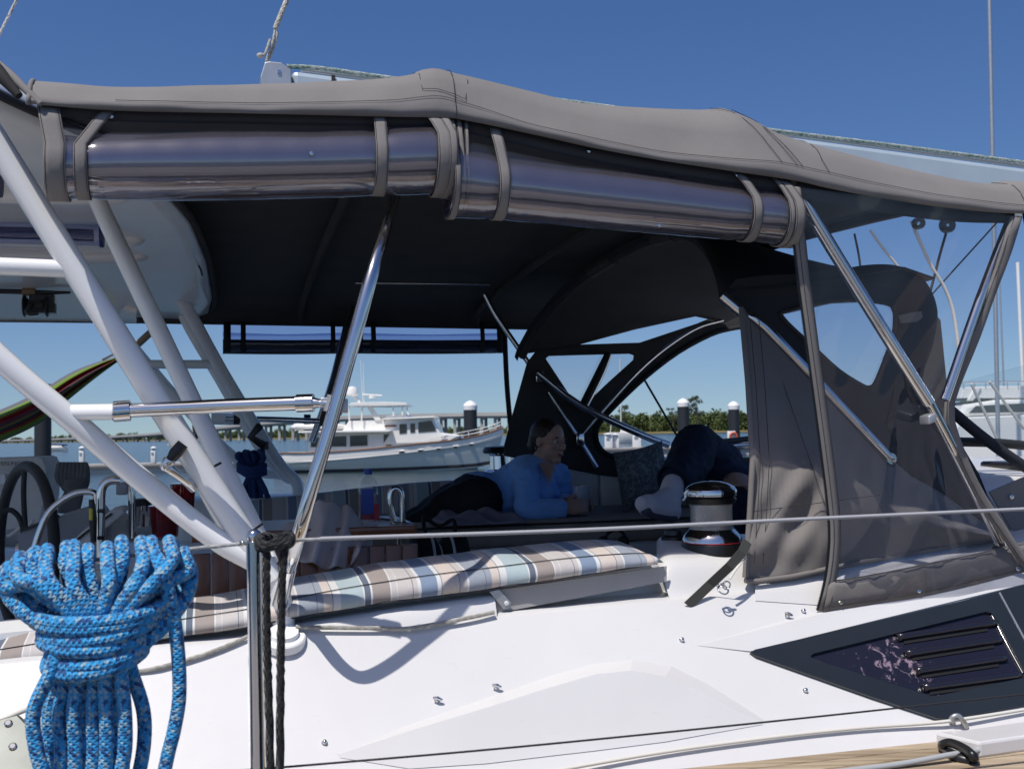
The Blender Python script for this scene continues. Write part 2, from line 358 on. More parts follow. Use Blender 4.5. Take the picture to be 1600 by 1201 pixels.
def grid_data(rows, V=None, Fc=None, U=None):
    if V is None: V, Fc, U = [], [], []
    b = len(V); nr, nc = len(rows), len(rows[0])
    ln = 0
    for i, r in enumerate(rows):
        if i: ln += (Vector(r[0])-Vector(rows[i-1][0])).length
        w = 0
        for j, p in enumerate(r):
            if j: w += (Vector(p)-Vector(r[j-1])).length
            V.append(Vector(p)); U.append((w, ln))
    for i in range(nr-1):
        for j in range(nc-1):
            a = b+i*nc+j; Fc.append((a, a+1, a+nc+1, a+nc))
    return V, Fc, U
def sheet(name, rows, m, parent=None, thick=0.0, sub=0, off=0.0, mats=None, **kw):
    V, Fc, U = grid_data(rows)
    o = mk(name, V, Fc, m, parent, uv=U, mats=mats, **kw)
    if sub:
        s = o.modifiers.new('subdivide', 'SUBSURF'); s.levels = sub; s.render_levels = sub
    if thick:
        s = o.modifiers.new('thickness', 'SOLIDIFY'); s.thickness = thick; s.offset = off
        if mats and len(mats) > 1: s.material_offset = 1; s.material_offset_rim = 0
    return o
def panel(name, outer, holes, thick, m, parent=None, nrm=None, bevel=0.0, smooth=False, **kw):
    loops = [[Vector(p) for p in outer]] + [[Vector(p) for p in h] for h in holes]
    flat = [p for l in loops for p in l]
    if nrm is None:
        nrm = Vector((0, 0, 0)); L0 = loops[0]
        for i in range(len(L0)): nrm += L0[i].cross(L0[(i+1) % len(L0)])
        nrm.normalize()
        if nrm.dot(EYE-flat[0]) < 0: nrm = -nrm
    tris = tessellate_polygon(loops)
    n = len(flat); V = flat + [p - nrm*thick for p in flat]; Fc = []
    for t in tris:
        a, b, c = t
        if (flat[b]-flat[a]).cross(flat[c]-flat[a]).dot(nrm) < 0: b, c = c, b
        Fc.append((a, b, c)); Fc.append((a+n, c+n, b+n))
    b0 = 0
    for l in loops:
        k = len(l)
        for i in range(k):
            j = (i+1) % k
            Fc.append((b0+i, b0+i+n, b0+j+n, b0+j))
        b0 += k
    # consistent normals
    bm = bmesh.new(); vs = [bm.verts.new(v) for v in V]
    for f in Fc:
        try: bm.faces.new([vs[i] for i in f])
        except ValueError: pass
    bmesh.ops.recalc_face_normals(bm, faces=bm.faces); bm.verts.index_update()
    V2 = [v.co.copy() for v in bm.verts]; F2 = [tuple(v.index for v in f.verts) for f in bm.faces]; bm.free()
    o = mk(name, V2, F2, m, parent, smooth=smooth, **kw)
    if bevel:
        s = o.modifiers.new('bevel', 'BEVEL'); s.width = bevel; s.segments = 2; s.limit_method = 'ANGLE'; s.angle_limit = R_(50)
    return o
def box_data(c, ax, ay, az, V=None, Fc=None):        # half-extent vectors
    if V is None: V, Fc = [], []
    b = len(V); c = Vector(c)
    for sx in (-1, 1):
        for sy in (-1, 1):
            for sz in (-1, 1): V.append(c + Vector(ax)*sx + Vector(ay)*sy + Vector(az)*sz)
    fs = [(0, 1, 3, 2), (4, 6, 7, 5), (0, 4, 5, 1), (2, 3, 7, 6), (0, 2, 6, 4), (1, 5, 7, 3)]
    if Vector(ax).cross(Vector(ay)).dot(Vector(az)) < 0: fs = [f[::-1] for f in fs]
    for f in fs: Fc.append(tuple(b+i for i in f))
    return V, Fc
def box(name, c, ax, ay, az, m, parent=None, bevel=0.0, seg=2, **kw):
    V, Fc = box_data(c, ax, ay, az); o = mk(name, V, Fc, m, parent, smooth=bevel > 0, **kw)
    if bevel:
        s = o.modifiers.new('bevel', 'BEVEL'); s.width = bevel; s.segments = seg; s.limit_method = 'ANGLE'
    return o
def bbox(name, u0, u1, L0, L1, z0, z1, m, parent=None, bevel=0.0, **kw):   # box in the boat's frame
    return box(name, B((u0+u1)/2, (L0+L1)/2, (z0+z1)/2), FW*((u1-u0)/2), IN*((L1-L0)/2), Vector((0, 0, (z1-z0)/2)), m, parent, bevel, **kw)
def lathe_data(o, prof, ax=Vector((0, 0, 1)), k=32, V=None, Fc=None):
    if V is None: V, Fc = [], []
    ax = Vector(ax).normalized(); ref = Vector((1, 0, 0)) if abs(ax.x) < .9 else Vector((0, 1, 0))
    ex = (ref - ax*ref.dot(ax)).normalized(); ey = ax.cross(ex); b = len(V); o = Vector(o)
    for r, h in prof:
        for j in range(k):
            t = 2*math.pi*j/k; V.append(o + ax*h + (ex*math.cos(t)+ey*math.sin(t))*max(r, 1e-4))
    for i in range(len(prof)-1):
        for j in range(k):
            a = b+i*k+j; c = b+i*k+(j+1) % k; Fc.append((a, c, c+k, a+k))
    Fc.append(tuple(b+j for j in range(k))[::-1]); Fc.append(tuple(b+(len(prof)-1)*k+j for j in range(k)))
    return V, Fc
def lathe(name, o, prof, m, parent=None, ax=(0, 0, 1), k=32, sharp=35, **kw):
    V, Fc = lathe_data(o, prof, Vector(ax), k); return mk(name, V, Fc, m, parent, sharp=sharp, **kw)
def ell_data(c, ex, ey, ez, nu=20, nv=12, V=None, Fc=None):
    if V is None: V, Fc = [], []
    b = len(V); c = Vector(c)
    for i in range(nv+1):
        ph = math.pi*i/nv
        for j in range(nu):
            t = 2*math.pi*j/nu
            V.append(c + Vector(ex)*math.sin(ph)*math.cos(t) + Vector(ey)*math.sin(ph)*math.sin(t) + Vector(ez)*math.cos(ph))
    for i in range(nv):
        for j in range(nu):
            a = b+i*nu+j; d = b+i*nu+(j+1) % nu; Fc.append((a, a+nu, d+nu, d))
    return V, Fc
def prism(name, prof, depth, m, parent=None, bevel=0.0, **kw):   # profile points extruded along a depth vector
    a = [Vector(p) for p in prof]; return panel(name, a, [], 0, m, parent) if depth is None else panel(name, a, [], depth.length, m, parent, nrm=-depth.normalized(), bevel=bevel, **kw)
# ================================================================== THE SETTING
# water: one sheet to the horizon, wind ripples as bump
m = mat('water', (0.028, 0.052, 0.060), 0.14, spec=0.5); N, Lk, p = nodes(m)
p.inputs['IOR'].default_value = 1.33
tc = N.new('ShaderNodeTexCoord'); mp = N.new('ShaderNodeMapping'); mp.inputs['Scale'].default_value = (0.55, 1.0, 1.0)
Lk.new(tc.outputs['Object'], mp.inputs['Vector'])
n1 = N.new('ShaderNodeTexNoise'); n1.inputs['Scale'].default_value = 0.9; n1.inputs['Detail'].default_value = 5; n1.inputs['Roughness'].default_value = 0.6
n2 = N.new('ShaderNodeTexNoise'); n2.inputs['Scale'].default_value = 0.02; n2.inputs['Detail'].default_value = 3
Lk.new(mp.outputs[0], n1.inputs['Vector']); Lk.new(mp.outputs[0], n2.inputs['Vector'])
bp = N.new('ShaderNodeBump'); bp.inputs['Strength'].default_value = 1.0; bp.inputs['Distance'].default_value = 0.16
Lk.new(n1.outputs['Fac'], bp.inputs['Height']); Lk.new(bp.outputs['Normal'], p.inputs['Normal'])
mk('water', [(-6000, -2000, 0), (6000, -2000, 0), (6000, 9000, 0), (-6000, 9000, 0)], [(0, 1, 2, 3)], m, smooth=False, kind='structure', origin=(0, 0, 0))

# leaf material
def leafmat(name, c1, c2):
    m = mat(name, c1, 0.75, spec=0.2); N, Lk, p = nodes(m)
    tc = N.new('ShaderNodeTexCoord'); nz = N.new('ShaderNodeTexNoise'); nz.inputs['Scale'].default_value = 0.12; nz.inputs['Detail'].default_value = 4
    Lk.new(tc.outputs['Object'], nz.inputs['Vector'])
    rp = N.new('ShaderNodeValToRGB'); rp.color_ramp.elements[0].position = .35; rp.color_ramp.elements[1].position = .65
    rp.color_ramp.elements[0].color = (*c1, 1); rp.color_ramp.elements[1].color = (*c2, 1)
    Lk.new(nz.outputs['Fac'], rp.inputs[0]); Lk.new(rp.outputs[0], p.inputs['Base Color'])
    p.inputs['Transmission Weight'].default_value = 0.0
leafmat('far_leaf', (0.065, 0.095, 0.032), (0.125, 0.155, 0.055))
leafmat('leaf', (0.045, 0.062, 0.022), (0.08, 0.10, 0.035))
def leaves(V, Fc, c, rx, rz, n, s, rng):
    c = Vector(c)
    for _ in range(n):
        while True:
            d = Vector((rng.uniform(-1, 1), rng.uniform(-1, 1), rng.uniform(-1, 1)))
            if d.length < 1: break
        d = d*(0.55+0.45*rng.random()) if d.length > .5 else d.normalized()*rng.uniform(.5, 1)
        q = c + Vector((d.x*rx, d.y*rx, d.z*rz))
        a = Vector((rng.gauss(0, 1), rng.gauss(0, 1), rng.gauss(0, .7))).normalized(); b = a.cross(Vector((rng.gauss(0, 1), rng.gauss(0, 1), rng.gauss(0, 1)))).normalized()
        e = s*rng.uniform(.6, 1.4); i = len(V)
        V += [q-a*e-b*e*.3, q+b*e*.7, q+a*e-b*e*.3, q-b*e*.8]; Fc.append((i, i+1, i+2, i+3))
# far shore with marsh edge and the wood on it
SH = [(-500, 2000, 8), (-100, 1500, 8), (120, 1300, 8.5), (260, 1150, 9.0), (420, 980, 8.5), (560, 900, 8.0), (700, 840, 7.5), (800, 800, 7.5), (880, 700, 8.5), (940, 640, 11), (1000, 600, 12), (1100, 590, 12), (1200, 580, 12.5), (1400, 560, 13), (1700, 540, 13), (2200, 560, 13)]
def shore(px, back=0.0):
    d = itps([(a, b) for a, b, _ in SH], px)+back; r = ray(px, 600); return Vector((r.x/r.y*d, d, 0))
V, Fc = [], []
sp = [-500+20*i for i in range(136)]
for i, px in enumerate(sp):
    a = shore(px, random.uniform(-3, 3)); b = shore(px, 14); c = shore(px, 34); d = shore(px, 900)
    V += [a+Vector((0, 0, -.5)), a+Vector((0, 0, 0.7)), b+Vector((0, 0, 1.0)), c+Vector((0, 0, 1.6)), d+Vector((0, 0, 3))]
    if i:
        for k in range(4):
            j = (i-1)*5+k; Fc.append((j, j+5, j+6, j+1))
mk('marsh_shore', V, Fc, 'marsh', kind='structure')
V, Fc = [], []
rng = random.Random(3)
for i in range(1250):
    px = rng.uniform(-450, 1900); bk = rng.choice((16, 20, 26, 40, 60, 85)) + rng.uniform(-5, 6)
    hm = itp([(a, h) for a, _, h in SH], px); h = hm*rng.uniform(.75, 1.28)*(0.8 if bk < 25 else 1.0)
    q = shore(px, bk); w = h*rng.uniform(.28, .46)
    nl = 3
    for k in range(nl):
        o = Vector((rng.uniform(-.7, .7)*w, rng.uniform(-.5, .5)*w, h*rng.uniform(.35, .78)))
        leaves(V, Fc, q+o, w*rng.uniform(.5, .8), h*rng.uniform(.2, .3), 70, h*.055, rng)
    leaves(V, Fc, q+Vector((0, 0, h*.2)), w*1.1, h*.25, 45, h*.065, rng)
mk('shore_wood', V, Fc, 'far_leaf', smooth=False, kind='stuff', label='dense green wood along the far shore', cat='trees')
def far_tree(px, d, top, w, label, seed):
    rg = random.Random(seed); r = ray(px, 600); q = Vector((r.x/r.y*d, d, 1.0)); h = PD(px, top, d).z-1.0
    t = thing('tree', q, label, 'tree', 'tall trees above the far wood')
    tv, tf, tu = tube_data([q, q+Vector((.2, 0, h*.35)), q+Vector((-.2, 0, h*.7)), q+Vector((0, 0, h*.92))], [h*.022, h*.016, h*.009, h*.004], 7, 3)
    V, Fc = [], []
    for k in range(9):
        z = h*rg.uniform(.42, .92); an = rg.uniform(0, 6.28); ln = w*rg.uniform(.35, .95)*(1.15-z/h*.6)
        e = q+Vector((math.cos(an)*ln, math.sin(an)*ln, z)); tube_data([q+Vector((0, 0, z-h*.14)), (q+Vector((0, 0, z-h*.04))+e)/2, e], [h*.008, h*.005, h*.002], 5, 2, V=tv, Fc=tf, U=tu)
        leaves(V, Fc, e, w*rg.uniform(.28, .45), h*rg.uniform(.07, .12), 110, h*.018, rg)
    leaves(V, Fc, q+Vector((0, 0, h*.93)), w*.3, h*.07, 90, h*.018, rg)
    mk('trunk', tv, tf, 'bark', t); mk('crown', V, Fc, 'leaf', t, smooth=False)
far_tree(1088, 575, 617, 5.6, 'tallest loose tree rising above the far wood between the two right pilings', 1)
far_tree(975, 620, 632, 5.0, 'loose tree above the far wood near the white sailing boat mast', 2)
far_tree(1050, 600, 636, 5.0, 'rounded tree just left of the piling with the tall tree', 4)
far_tree(1176, 590, 640, 5.0, 'tree above the far wood next to the grey canvas edge', 5)

# long road bridge on piers
BR = [(-300, 1700, 3.0), (-20, 1400, 3.2), (120, 1150, 4.0), (200, 980, 5.0), (265, 880, 6.4), (330, 760, 8.0), (400, 660, 9.6), (480, 600, 10.6), (560, 560, 11.0), (640, 530, 10.8), (730, 505, 10.4), (800, 490, 10.0), (880, 480, 9.4), (1000, 620, 3.5)]
def brp(px):
    d = itps([(a, b) for a, b, _ in BR], px); z = itps([(a, c) for a, _, c in BR], px); r = ray(px, 600); return Vector((r.x/r.y*d, d, z))
bt = thing('road_bridge', brp(560)*Vector((1, 1, 0)) if False else Vector((brp(560).x, brp(560).y, 0)), 'long low concrete road bridge on piers behind the motor yacht', 'bridge')
pts = [brp(x) for x in range(-300, 900, 10)]
def ribbon(name, zo, zt, hw, m):
    rows = []
    for i, q in enumerate(pts):
        t = (pts[min(i+1, len(pts)-1)]-pts[max(i-1, 0)]); t.z = 0; t.normalize(); n = Vector((-t.y, t.x, 0))
        rows.append([q+n*hw+Vector((0, 0, zo)), q+n*hw+Vector((0, 0, zt)), q-n*hw+Vector((0, 0, zt)), q-n*hw+Vector((0, 0, zo)), q+n*hw+Vector((0, 0, zo))])
    V, Fc, U = grid_data(rows); mk(name, V, Fc, m, bt, smooth=False)
ribbon('deck', -0.5, 0.25, 5.0, 'bridge_concrete'); ribbon('girder', -1.5, -0.5, 4.0, 'bridge_concrete'); 
for s in (-1, 1):
    rows = []
    for i, q in enumerate(pts):
        t = (pts[min(i+1, len(pts)-1)]-pts[max(i-1, 0)]); t.z = 0; t.normalize(); n = Vector((-t.y, t.x, 0))*s
        rows.append([q+n*4.9+Vector((0, 0, .25)), q+n*4.9+Vector((0, 0, 1.1)), q+n*4.6+Vector((0, 0, 1.1)), q+n*4.6+Vector((0, 0, .25))])
    V, Fc, U = grid_data(rows); mk('parapet', V, Fc, 'bridge_concrete', bt, smooth=False)
px = -60
while px < 880:
    q = brp(px)
    V, Fc = [], []
    for s in (-2.6, 2.6):
        box_data(q*Vector((1, 1, 0))+Vector((s*.3, s, (q.z-1.6)/2-.6)) if False else Vector((q.x+s*.35, q.y+s, (q.z-2.2)/2)), (.7, 0, 0), (0, .6, 0), (0, 0, (q.z-1.4)/2+.4), V, Fc)
    box_data(Vector((q.x, q.y, q.z-1.75)), (.95, 0, 0), (0, 4.2, 0), (0, 0, .4), V, Fc)
    mk('pier', V, Fc, 'bridge_concrete', bt, smooth=False)
    px += 17 if px < 300 else 21

mat('bounce_pontoon_deck', (0.27, 0.25, 0.24), 0.8, var=0.25, vscale=0.8)
# floating docks
def dock(name, a, b, depth, z0, label, pl=True):
    a = Vector(a); b = Vector(b); t = (b-a); ln = t.length; t.normalize(); n = Vector((-t.y, t.x, 0)); 
    if n.y < 0: n = -n
    o = thing(name, (a+b)/2*Vector((1, 1, 0)), label, 'dock')
    c = (a+b)/2+n*depth/2
    box('deck', Vector((c.x, c.y, z0-.06)), t*ln/2, n*depth/2, (0, 0, .06), 'dock_concrete', o)
    box('float', Vector((c.x, c.y, z0-.45)), t*(ln/2-.05), n*(depth/2-.08), (0, 0, .33), 'dock_edge', o)
    box('rub_rail', Vector((c.x, c.y, z0-.2)), t*(ln/2+.03), n*(depth/2+.05), (0, 0, .07), 'dock_rub', o)
    return o
# the pontoon underfoot, unseen, added for its warm bounce and reflections
box('bounce_pontoon', (0, -2.4, 0.25), (30, 0, 0), (0, 2.6, 0), (0, 0, .28), 'bounce_pontoon_deck', None, kind='structure')
dl = 66
dock('floating_dock', Vector((PD(-150, 700, dl).x, dl+1, 0)), Vector((PD(480, 700, dl+4).x, dl+5, 0)), 3.0, 0.55, 'long grey floating dock behind the helm wheel at left')
dr = 84
dock('floating_dock', Vector((PD(930, 700, dr).x, dr, 0)), Vector((PD(1600, 700, dr+6).x, dr+6, 0)), 3.0, 0.75, 'grey floating dock below the two right pilings')
dock('floating_dock', Vector((PD(930, 700, 60).x, 60, 0)), Vector((PD(1150, 700, 62).x, 62, 0)), 2.2, 0.35, 'nearer pale floating dock seen low through the spray hood window')
# pilings
def piling(px, top, d, r, capz, label, cap=True, zbot=-1.0):
    q = PD(px, top, d); o = thing('piling', (q.x, q.y, 0), label, 'piling', 'dock pilings')
    zc = q.z - capz if cap else q.z
    lathe('sleeve', (q.x, q.y, 0), [(r, zbot), (r, zc)], 'pile_sleeve', o, k=24)
    if cap:
        h = capz; lathe('cap', (q.x, q.y, zc), [(r*1.04, 0), (r*1.06, h*.45), (r*.96, h*.6), (r*.6, h*.84), (r*.18, h*.97), (.02, h)], 'pile_cap', o, k=24, sharp=25)
    return o
piling(734.5, 625.5, 76, .47, .66, 'black piling with white pointed cap behind the motor yacht bow')
piling(1067, 622, 80, .43, .62, 'black piling with white cap rising behind the bent knee')
piling(1146, 626.5, 84, .43, .64, 'black piling with white cap and orange life ring at its foot')
piling(67, 600, 62, .46, 0, 'bare black piling behind the striped hammock', cap=False)
# life ring on its post
q = PD(1143.5, 694, 82); o = thing('life_ring_post', (q.x, q.y, .75), 'white dock post with an orange life ring hung on it', 'life ring')
box('post', (q.x, q.y+.1, 1.3), (.3, 0, 0), (0, .12, 0), (0, 0, .6), 'white_plastic', o, .03)
tube('ring', [Vector((q.x+.12+.26*math.cos(a), q.y-.12, 1.42+.34*math.sin(a))) for a in [i*math.pi/8 for i in range(17)]], .085, 'orange_ring', o, k=8, n=2)
# power pedestals and dock boxes
def pedestal(px, py, d, z0, h, w, label):
    q = PD(px, py, d); o = thing('power_pedestal', (q.x, q.y, z0), label, 'pedestal', 'white dock pedestals')
    box('body', (q.x, q.y, z0+h*.4), (w, 0, 0), (0, w*.8, 0), (0, 0, h*.4), 'white_plastic', o, .03)
    box('lamp', (q.x, q.y, z0+h*.86), (w*.7, 0, 0), (0, w*.6, 0), (0, 0, h*.07), 'aluminium', o)
    lathe('hood', (q.x, q.y, z0+h*.92), [(w*1.35, 0), (w*1.3, .04), (w*.5, h*.1), (.01, h*.12)], 'white_plastic', o, k=12)
    box('meter', (q.x-w*.2, q.y-w*.85, z0+h*.62), (w*.45, 0, 0), (0, .03, 0), (0, 0, h*.07), 'aluminium', o)
    return o
pedestal(128, 720, 67.5, .55, 1.15, .15, 'white power pedestal on the dock left of the white arch brace')
pedestal(240, 720, 68.5, .55, 1.05, .15, 'white power pedestal with lamp hood on the dock seen under the arch brace')
pedestal(951, 700, 85, .75, 1.15, .30, 'leftmost of three white pedestals seen through the spray hood window')
pedestal(961.5, 700, 85.5, .75, 1.1, .28, 'middle of three white pedestals seen through the spray hood window')
pedestal(995, 700, 85.8, .75, 1.25, .33, 'rightmost of three white pedestals seen through the spray hood window')

# motor yacht (profile measured across its near side)
YD = 62.0
def YP(px, py, k=0.0): return PD(px, py, YD+k)
yt = thing('motor_yacht', Vector((YP(600, 733).x, YD+2.2, 0)), 'large white trawler style motor yacht with pale blue green lower hull moored beyond the cockpit', 'motor yacht')
ST = [(428, 708, 722, 733, 2.0), (445, 708, 722, 737, 2.15), (500, 707, 719, 735.5, 2.2), (560, 703, 714, 734, 2.2), (620, 697, 708, 732, 2.2), (670, 692, 702, 730, 1.95), (715, 687, 696, 728, 1.45), (750, 680, 689, 725.5, .85), (772, 673.5, 682, 722, .4), (786, 667.5, 676, 712, .05)]
rowsU, rowsM, rowsD, top = [], [], [], []
for (x, ys, yr, yw, b) in ST:
    c = 2.2; x2 = x-(10 if x > 760 else 6 if x > 730 else 0)
    rowsU.append([YP(x, ys, c-b), YP(x, (ys+yr)/2, c-b), YP(x, yr, c-b*.985)])
    rowsM.append([YP(x, yr, c-b*1.01), YP(x, yr+1.0, c-b*1.02), YP(x, yr+2.2, c-b*.96)])
    rowsD.append([YP(x, yr+2, c-b*.97), YP(x-(x-x2)*.5, (yr+yw)/2+1, c-b*.93), YP(x2, yw-2.5, c-b*.82), YP(x2, yw+5, c-b*.78)])
    top.append((YP(x, ys, c-b), YP(x, ys, c+b)))
def mirror_rows(rows):
    out = []
    for r in rows:
        out.append([Vector((p.x, 2*(YD+2.2)-p.y, p.z)) for p in r])
    return out
mat('hull_teal', (0.56, 0.61, 0.59), 0.2, coat=0.5)
for nm, rw, mm in (('hull_topside', rowsU, 'boat_white'), ('rub_strake', rowsM, 'boat_white'), ('lower_hull', rowsD, 'hull_teal')):
    V, Fc, U = grid_data(rw); grid_data(mirror_rows(rw), V, Fc, U); mk(nm, V, Fc, mm, yt)
V, Fc = [], []
for i, (a, b) in enumerate(top):
    V += [a-Vector((0, 0, .45)), b-Vector((0, 0, .45))]
    if i: j = 2*i; Fc.append((j-2, j-1, j+1, j))
mk('main_deck', V, Fc, 'boat_cream', yt)
V, Fc, U = grid_data([[YP(x-(6 if x > 730 else 0), yw-2, 2.2-b*.82), YP(x-(6 if x > 730 else 0), yw+3, 2.2-b*.81)] for (x, ys, yr, yw, b) in ST]); mk('boot_stripe', V, Fc, 'antifoul', yt)
def yprism(name, pts, k, depth, m, parent=None, bevel=0.05, **kw):
    return panel(name, [YP(x, y, k) for x, y in pts], [], depth, m, parent or yt, nrm=Vector((0, -1, 0)), bevel=bevel, **kw)
sal = yprism('saloon', [(482, 711), (482, 676), (612, 674), (600, 700)], .55, 3.3, 'boat_white')
for nm, pts_ in (('window', [(512, 697.5), (512, 682.5), (541, 681), (541, 697)]), ('window', [(547, 697), (547, 680.5), (574, 679.5), (574, 696)]), ('window', [(599.5, 692), (599.5, 678.5), (608.5, 678)]), ('window', [(486, 698), (486, 683.5), (507, 683), (507, 698)])):
    f = yprism('window_frame', [((x-cx)*1.07+cx, (y-cy)*1.1+cy) for cx, cy in [(sum(a for a, _ in pts_)/len(pts_), sum(b for _, b in pts_)/len(pts_))] for x, y in pts_], .535, .03, 'boat_cream', sal, 0)
    yprism('pane', pts_, .515, .03, 'dark_window', sal, 0)
yprism('door', [(577, 698), (577, 678), (596, 677.5), (596, 697)], .52, .04, 'boat_white', sal, .01)
yprism('boat_deck', [(466, 676.5), (466, 673.5), (606, 671), (612, 672.5), (606, 675)], -.1, 4.6, 'boat_white', None, .03)
ph = yprism('pilothouse', [(600, 694), (602, 655), (676, 651.5), (688, 676), (720, 680), (700, 690)], .6, 3.2, 'boat_white')
for pts_ in ([(624, 677), (624, 662.5), (635.5, 662), (635.5, 676)], [(641, 675.5), (641, 661.5), (648.5, 661), (648.5, 675)], [(653.5, 675), (653.5, 659.5), (674, 656.5), (682, 673)]):
    yprism('pane', pts_, .56, .05, 'dark_window', ph, 0)
yprism('name_board', [(601, 667), (601, 664), (619, 663.3), (619, 666.3)], .57, .05, 'teak_trim', ph, 0)
yprism('roof_brow', [(596, 656), (596, 653.5), (678, 650), (681, 652.5)], .3, 3.8, 'boat_white', ph, .03)
yprism('coaming', [(535, 673), (545, 657), (600, 655), (606, 672)], .9, 2.6, 'boat_white', None, .05)
yprism('flybridge_front', [(598, 656), (604, 648), (632, 646), (640, 651), (636, 655)], .9, 2.6, 'boat_white', None, .05)
fb = yprism('flybridge_top', [(543, 634), (549, 629), (600, 627.5), (634, 629), (637, 633), (600, 634)], .5, 3.4, 'boat_white', None, .05)
for x0, y0, x1, y1 in ((545, 634, 546, 658), (566, 634, 565, 657), (614, 634, 615, 650), (628, 633.5, 629, 648), (635, 633, 638, 648)):
    tube('support', [YP(x0, y0, .7), YP(x1, y1, .7)], .05, 'boat_white', yt, k=6); tube('support', [YP(x0, y0, 3.6), YP(x1, y1, 3.6)], .05, 'boat_white', yt, k=6)
yprism('flybridge_arch', [(572, 634), (580, 634), (596, 656), (586, 656)], .8, .15, 'boat_white', None, 0)
yprism('flybridge_arch', [(572, 634), (580, 634), (596, 656), (586, 656)], 3.4, .15, 'boat_white', None, 0)
for k in (.75,): yprism('flybridge_screen', [(616, 635), (634, 635), (637, 647), (617, 648)], k, .02, 'clear_glass', None, 0)
lathe('radar_dome', YP(550, 619, 2.2), [(.25, 0), (.36, .1), (.37, .35), (.28, .52), (.05, .6)], 'boat_white', yt, k=16)
tube('dome_mast', [YP(552, 618, 2.2), YP(562, 629, 2.2)], .09, 'boat_white', yt, k=8)
yprism('radar_scanner', [(566, 615), (597, 616.5), (597, 618.5), (566, 617)], 2.0, .3, 'boat_white', None, .02)
lathe('radar_pedestal', YP(581, 622, 2.2), [(.2, 0), (.22, .12), (.12, .2)], 'boat_white', yt, k=12)
for x0, x1, y1 in ((567, 563, 562), (569, 567.5, 566)): tube('antenna', [YP(x0, 629, 2.2), YP(x1, y1, 2.2)], .018, 'boat_white', yt, k=5)
tv, tf = [], []
rows = []
for x, h, b in ((455, 1.5, .9), (462, 5, 1.5), (480, 6, 1.7), (505, 6, 1.7), (525, 5.5, 1.4), (540, 3, .5)):
    rows.append([YP(x, 666-h, 2.2-b*.4), YP(x, 667-h, 2.2-b*.8), YP(x, 668, 2.2-b), YP(x, 668+h*.8, 2.2-b*.5), YP(x, 668+h*.8, 2.2+b*.5), YP(x, 668, 2.2+b), YP(x, 667-h, 2.2+b*.8), YP(x, 666-h, 2.2+b*.4), YP(x, 666-h, 2.2-b*.4)])
sheet('tender', rows, 'boat_white', yt)
for x, y in ((627.5, 706), (657, 704), (685.5, 701.5), (711.5, 698.5), (736.5, 694.5)):
    k = 2.2-itp([(s[0], s[4]) for s in ST], x)*1.0
    yprism('porthole_frame', [(x-4.6, y+2.6), (x-4.6, y-2.2), (x+4.6, y-2.8), (x+4.6, y+2.0)], k-.06, .08, 'aluminium', None, .02)
    yprism('porthole', [(x-3.4, y+1.6), (x-3.4, y-1.3), (x+3.4, y-1.8), (x+3.4, y+1.1)], k-.08, .04, 'dark_window', None, 0)
for zo in (5.0, 10.5):
    rl = [YP(x, ys-zo*(1 if x > 690 else .6), 2.2-b+.05) for (x, ys, yr, yw, b) in ST if x >= 670]; tube('bow_rail', rl, .03, 'boat_white', yt, k=6, n=3)
for x in (690, 712, 732, 750, 766, 780):
    ys = itp([(s[0], s[1]) for s in ST], x); b = itp([(s[0], s[4]) for s in ST], x); tube('rail_post', [YP(x, ys, 2.2-b+.05), YP(x, ys-10.5, 2.2-b+.05)], .025, 'boat_white', yt, k=5)
tube('cap_rail', [YP(x, ys-.4, 2.2-b-.02) for (x, ys, yr, yw, b) in ST], .05, 'teak_trim', yt, k=6, n=3)

# small boats
def simple_boat(name, px0, px1, ysheer, ywl, d, label, cat, cabin=None, mast=None, hullm='boat_white', bow_right=True):
    q0 = PD(px0, ywl, d); q1 = PD(px1, ywl, d); ln = (q1-q0).length; w = ln*.16
    o = thing(name, Vector(((q0.x+q1.x)/2, d, 0)), label, cat)
    rows = []; n = 9
    for i in range(n):
        t = i/(n-1); px = px0+(px1-px0)*t; tt = t if bow_right else 1-t
        b = w*(1-max(0, (tt-.45)/.55)**2.2)*(.85+.15*min(1, tt*5)) + .02
        ys = ysheer+(1.5*(1-tt)) ; z0 = PD(px, ys, d).z
        rows.append([Vector((q0.x+(q1.x-q0.x)*t, d-b, z0)), Vector((q0.x+(q1.x-q0.x)*(t*.96+.02), d-b*.85, .1)), Vector((q0.x+(q1.x-q0.x)*(t*.9+.05), d, -.4)), Vector((q0.x+(q1.x-q0.x)*(t*.96+.02), d+b*.85, .1)), Vector((q0.x+(q1.x-q0.x)*t, d+b, z0))])
    sheet('hull', rows, hullm, o)
    V, Fc = [], []
    for i, r in enumerate(rows):
        V += [r[0]-Vector((0, 0, .03)), r[4]-Vector((0, 0, .03))]
        if i: Fc.append((2*i-2, 2*i-1, 2*i+1, 2*i))
    mk('deck', V, Fc, 'boat_cream', o)
    if cabin:
        for (pts, mm) in cabin:
            panel('cabin' if mm == 'boat_white' else 'cover' if mm == 'navy_print' else 'window', [PD(x, y, d-w*(.62 if mm != 'dark_window' else .66)) for x, y in pts], [], w*(1.2 if mm != 'dark_window' else .03), mm, o, nrm=Vector((0, -1, 0)), bevel=.02 if mm != 'dark_window' else 0)
    if mast:
        for (x0, y0, x1, y1, r, mm) in mast: tube('mast' if r > .05 else 'stay', [PD(x0, y0, d), PD(x1, y1, d)], r, mm, o, k=6)
    return o
simple_boat('sailing_boat', 60, 107, 698, 705, 215, 'small white sailing boat with blue cover anchored far left', 'boat', [([(70, 699), (70, 694), (96, 695), (98, 699)], 'boat_white'), ([(80, 695.5), (80, 693.2), (102, 694), (102, 696)], 'navy_print')])
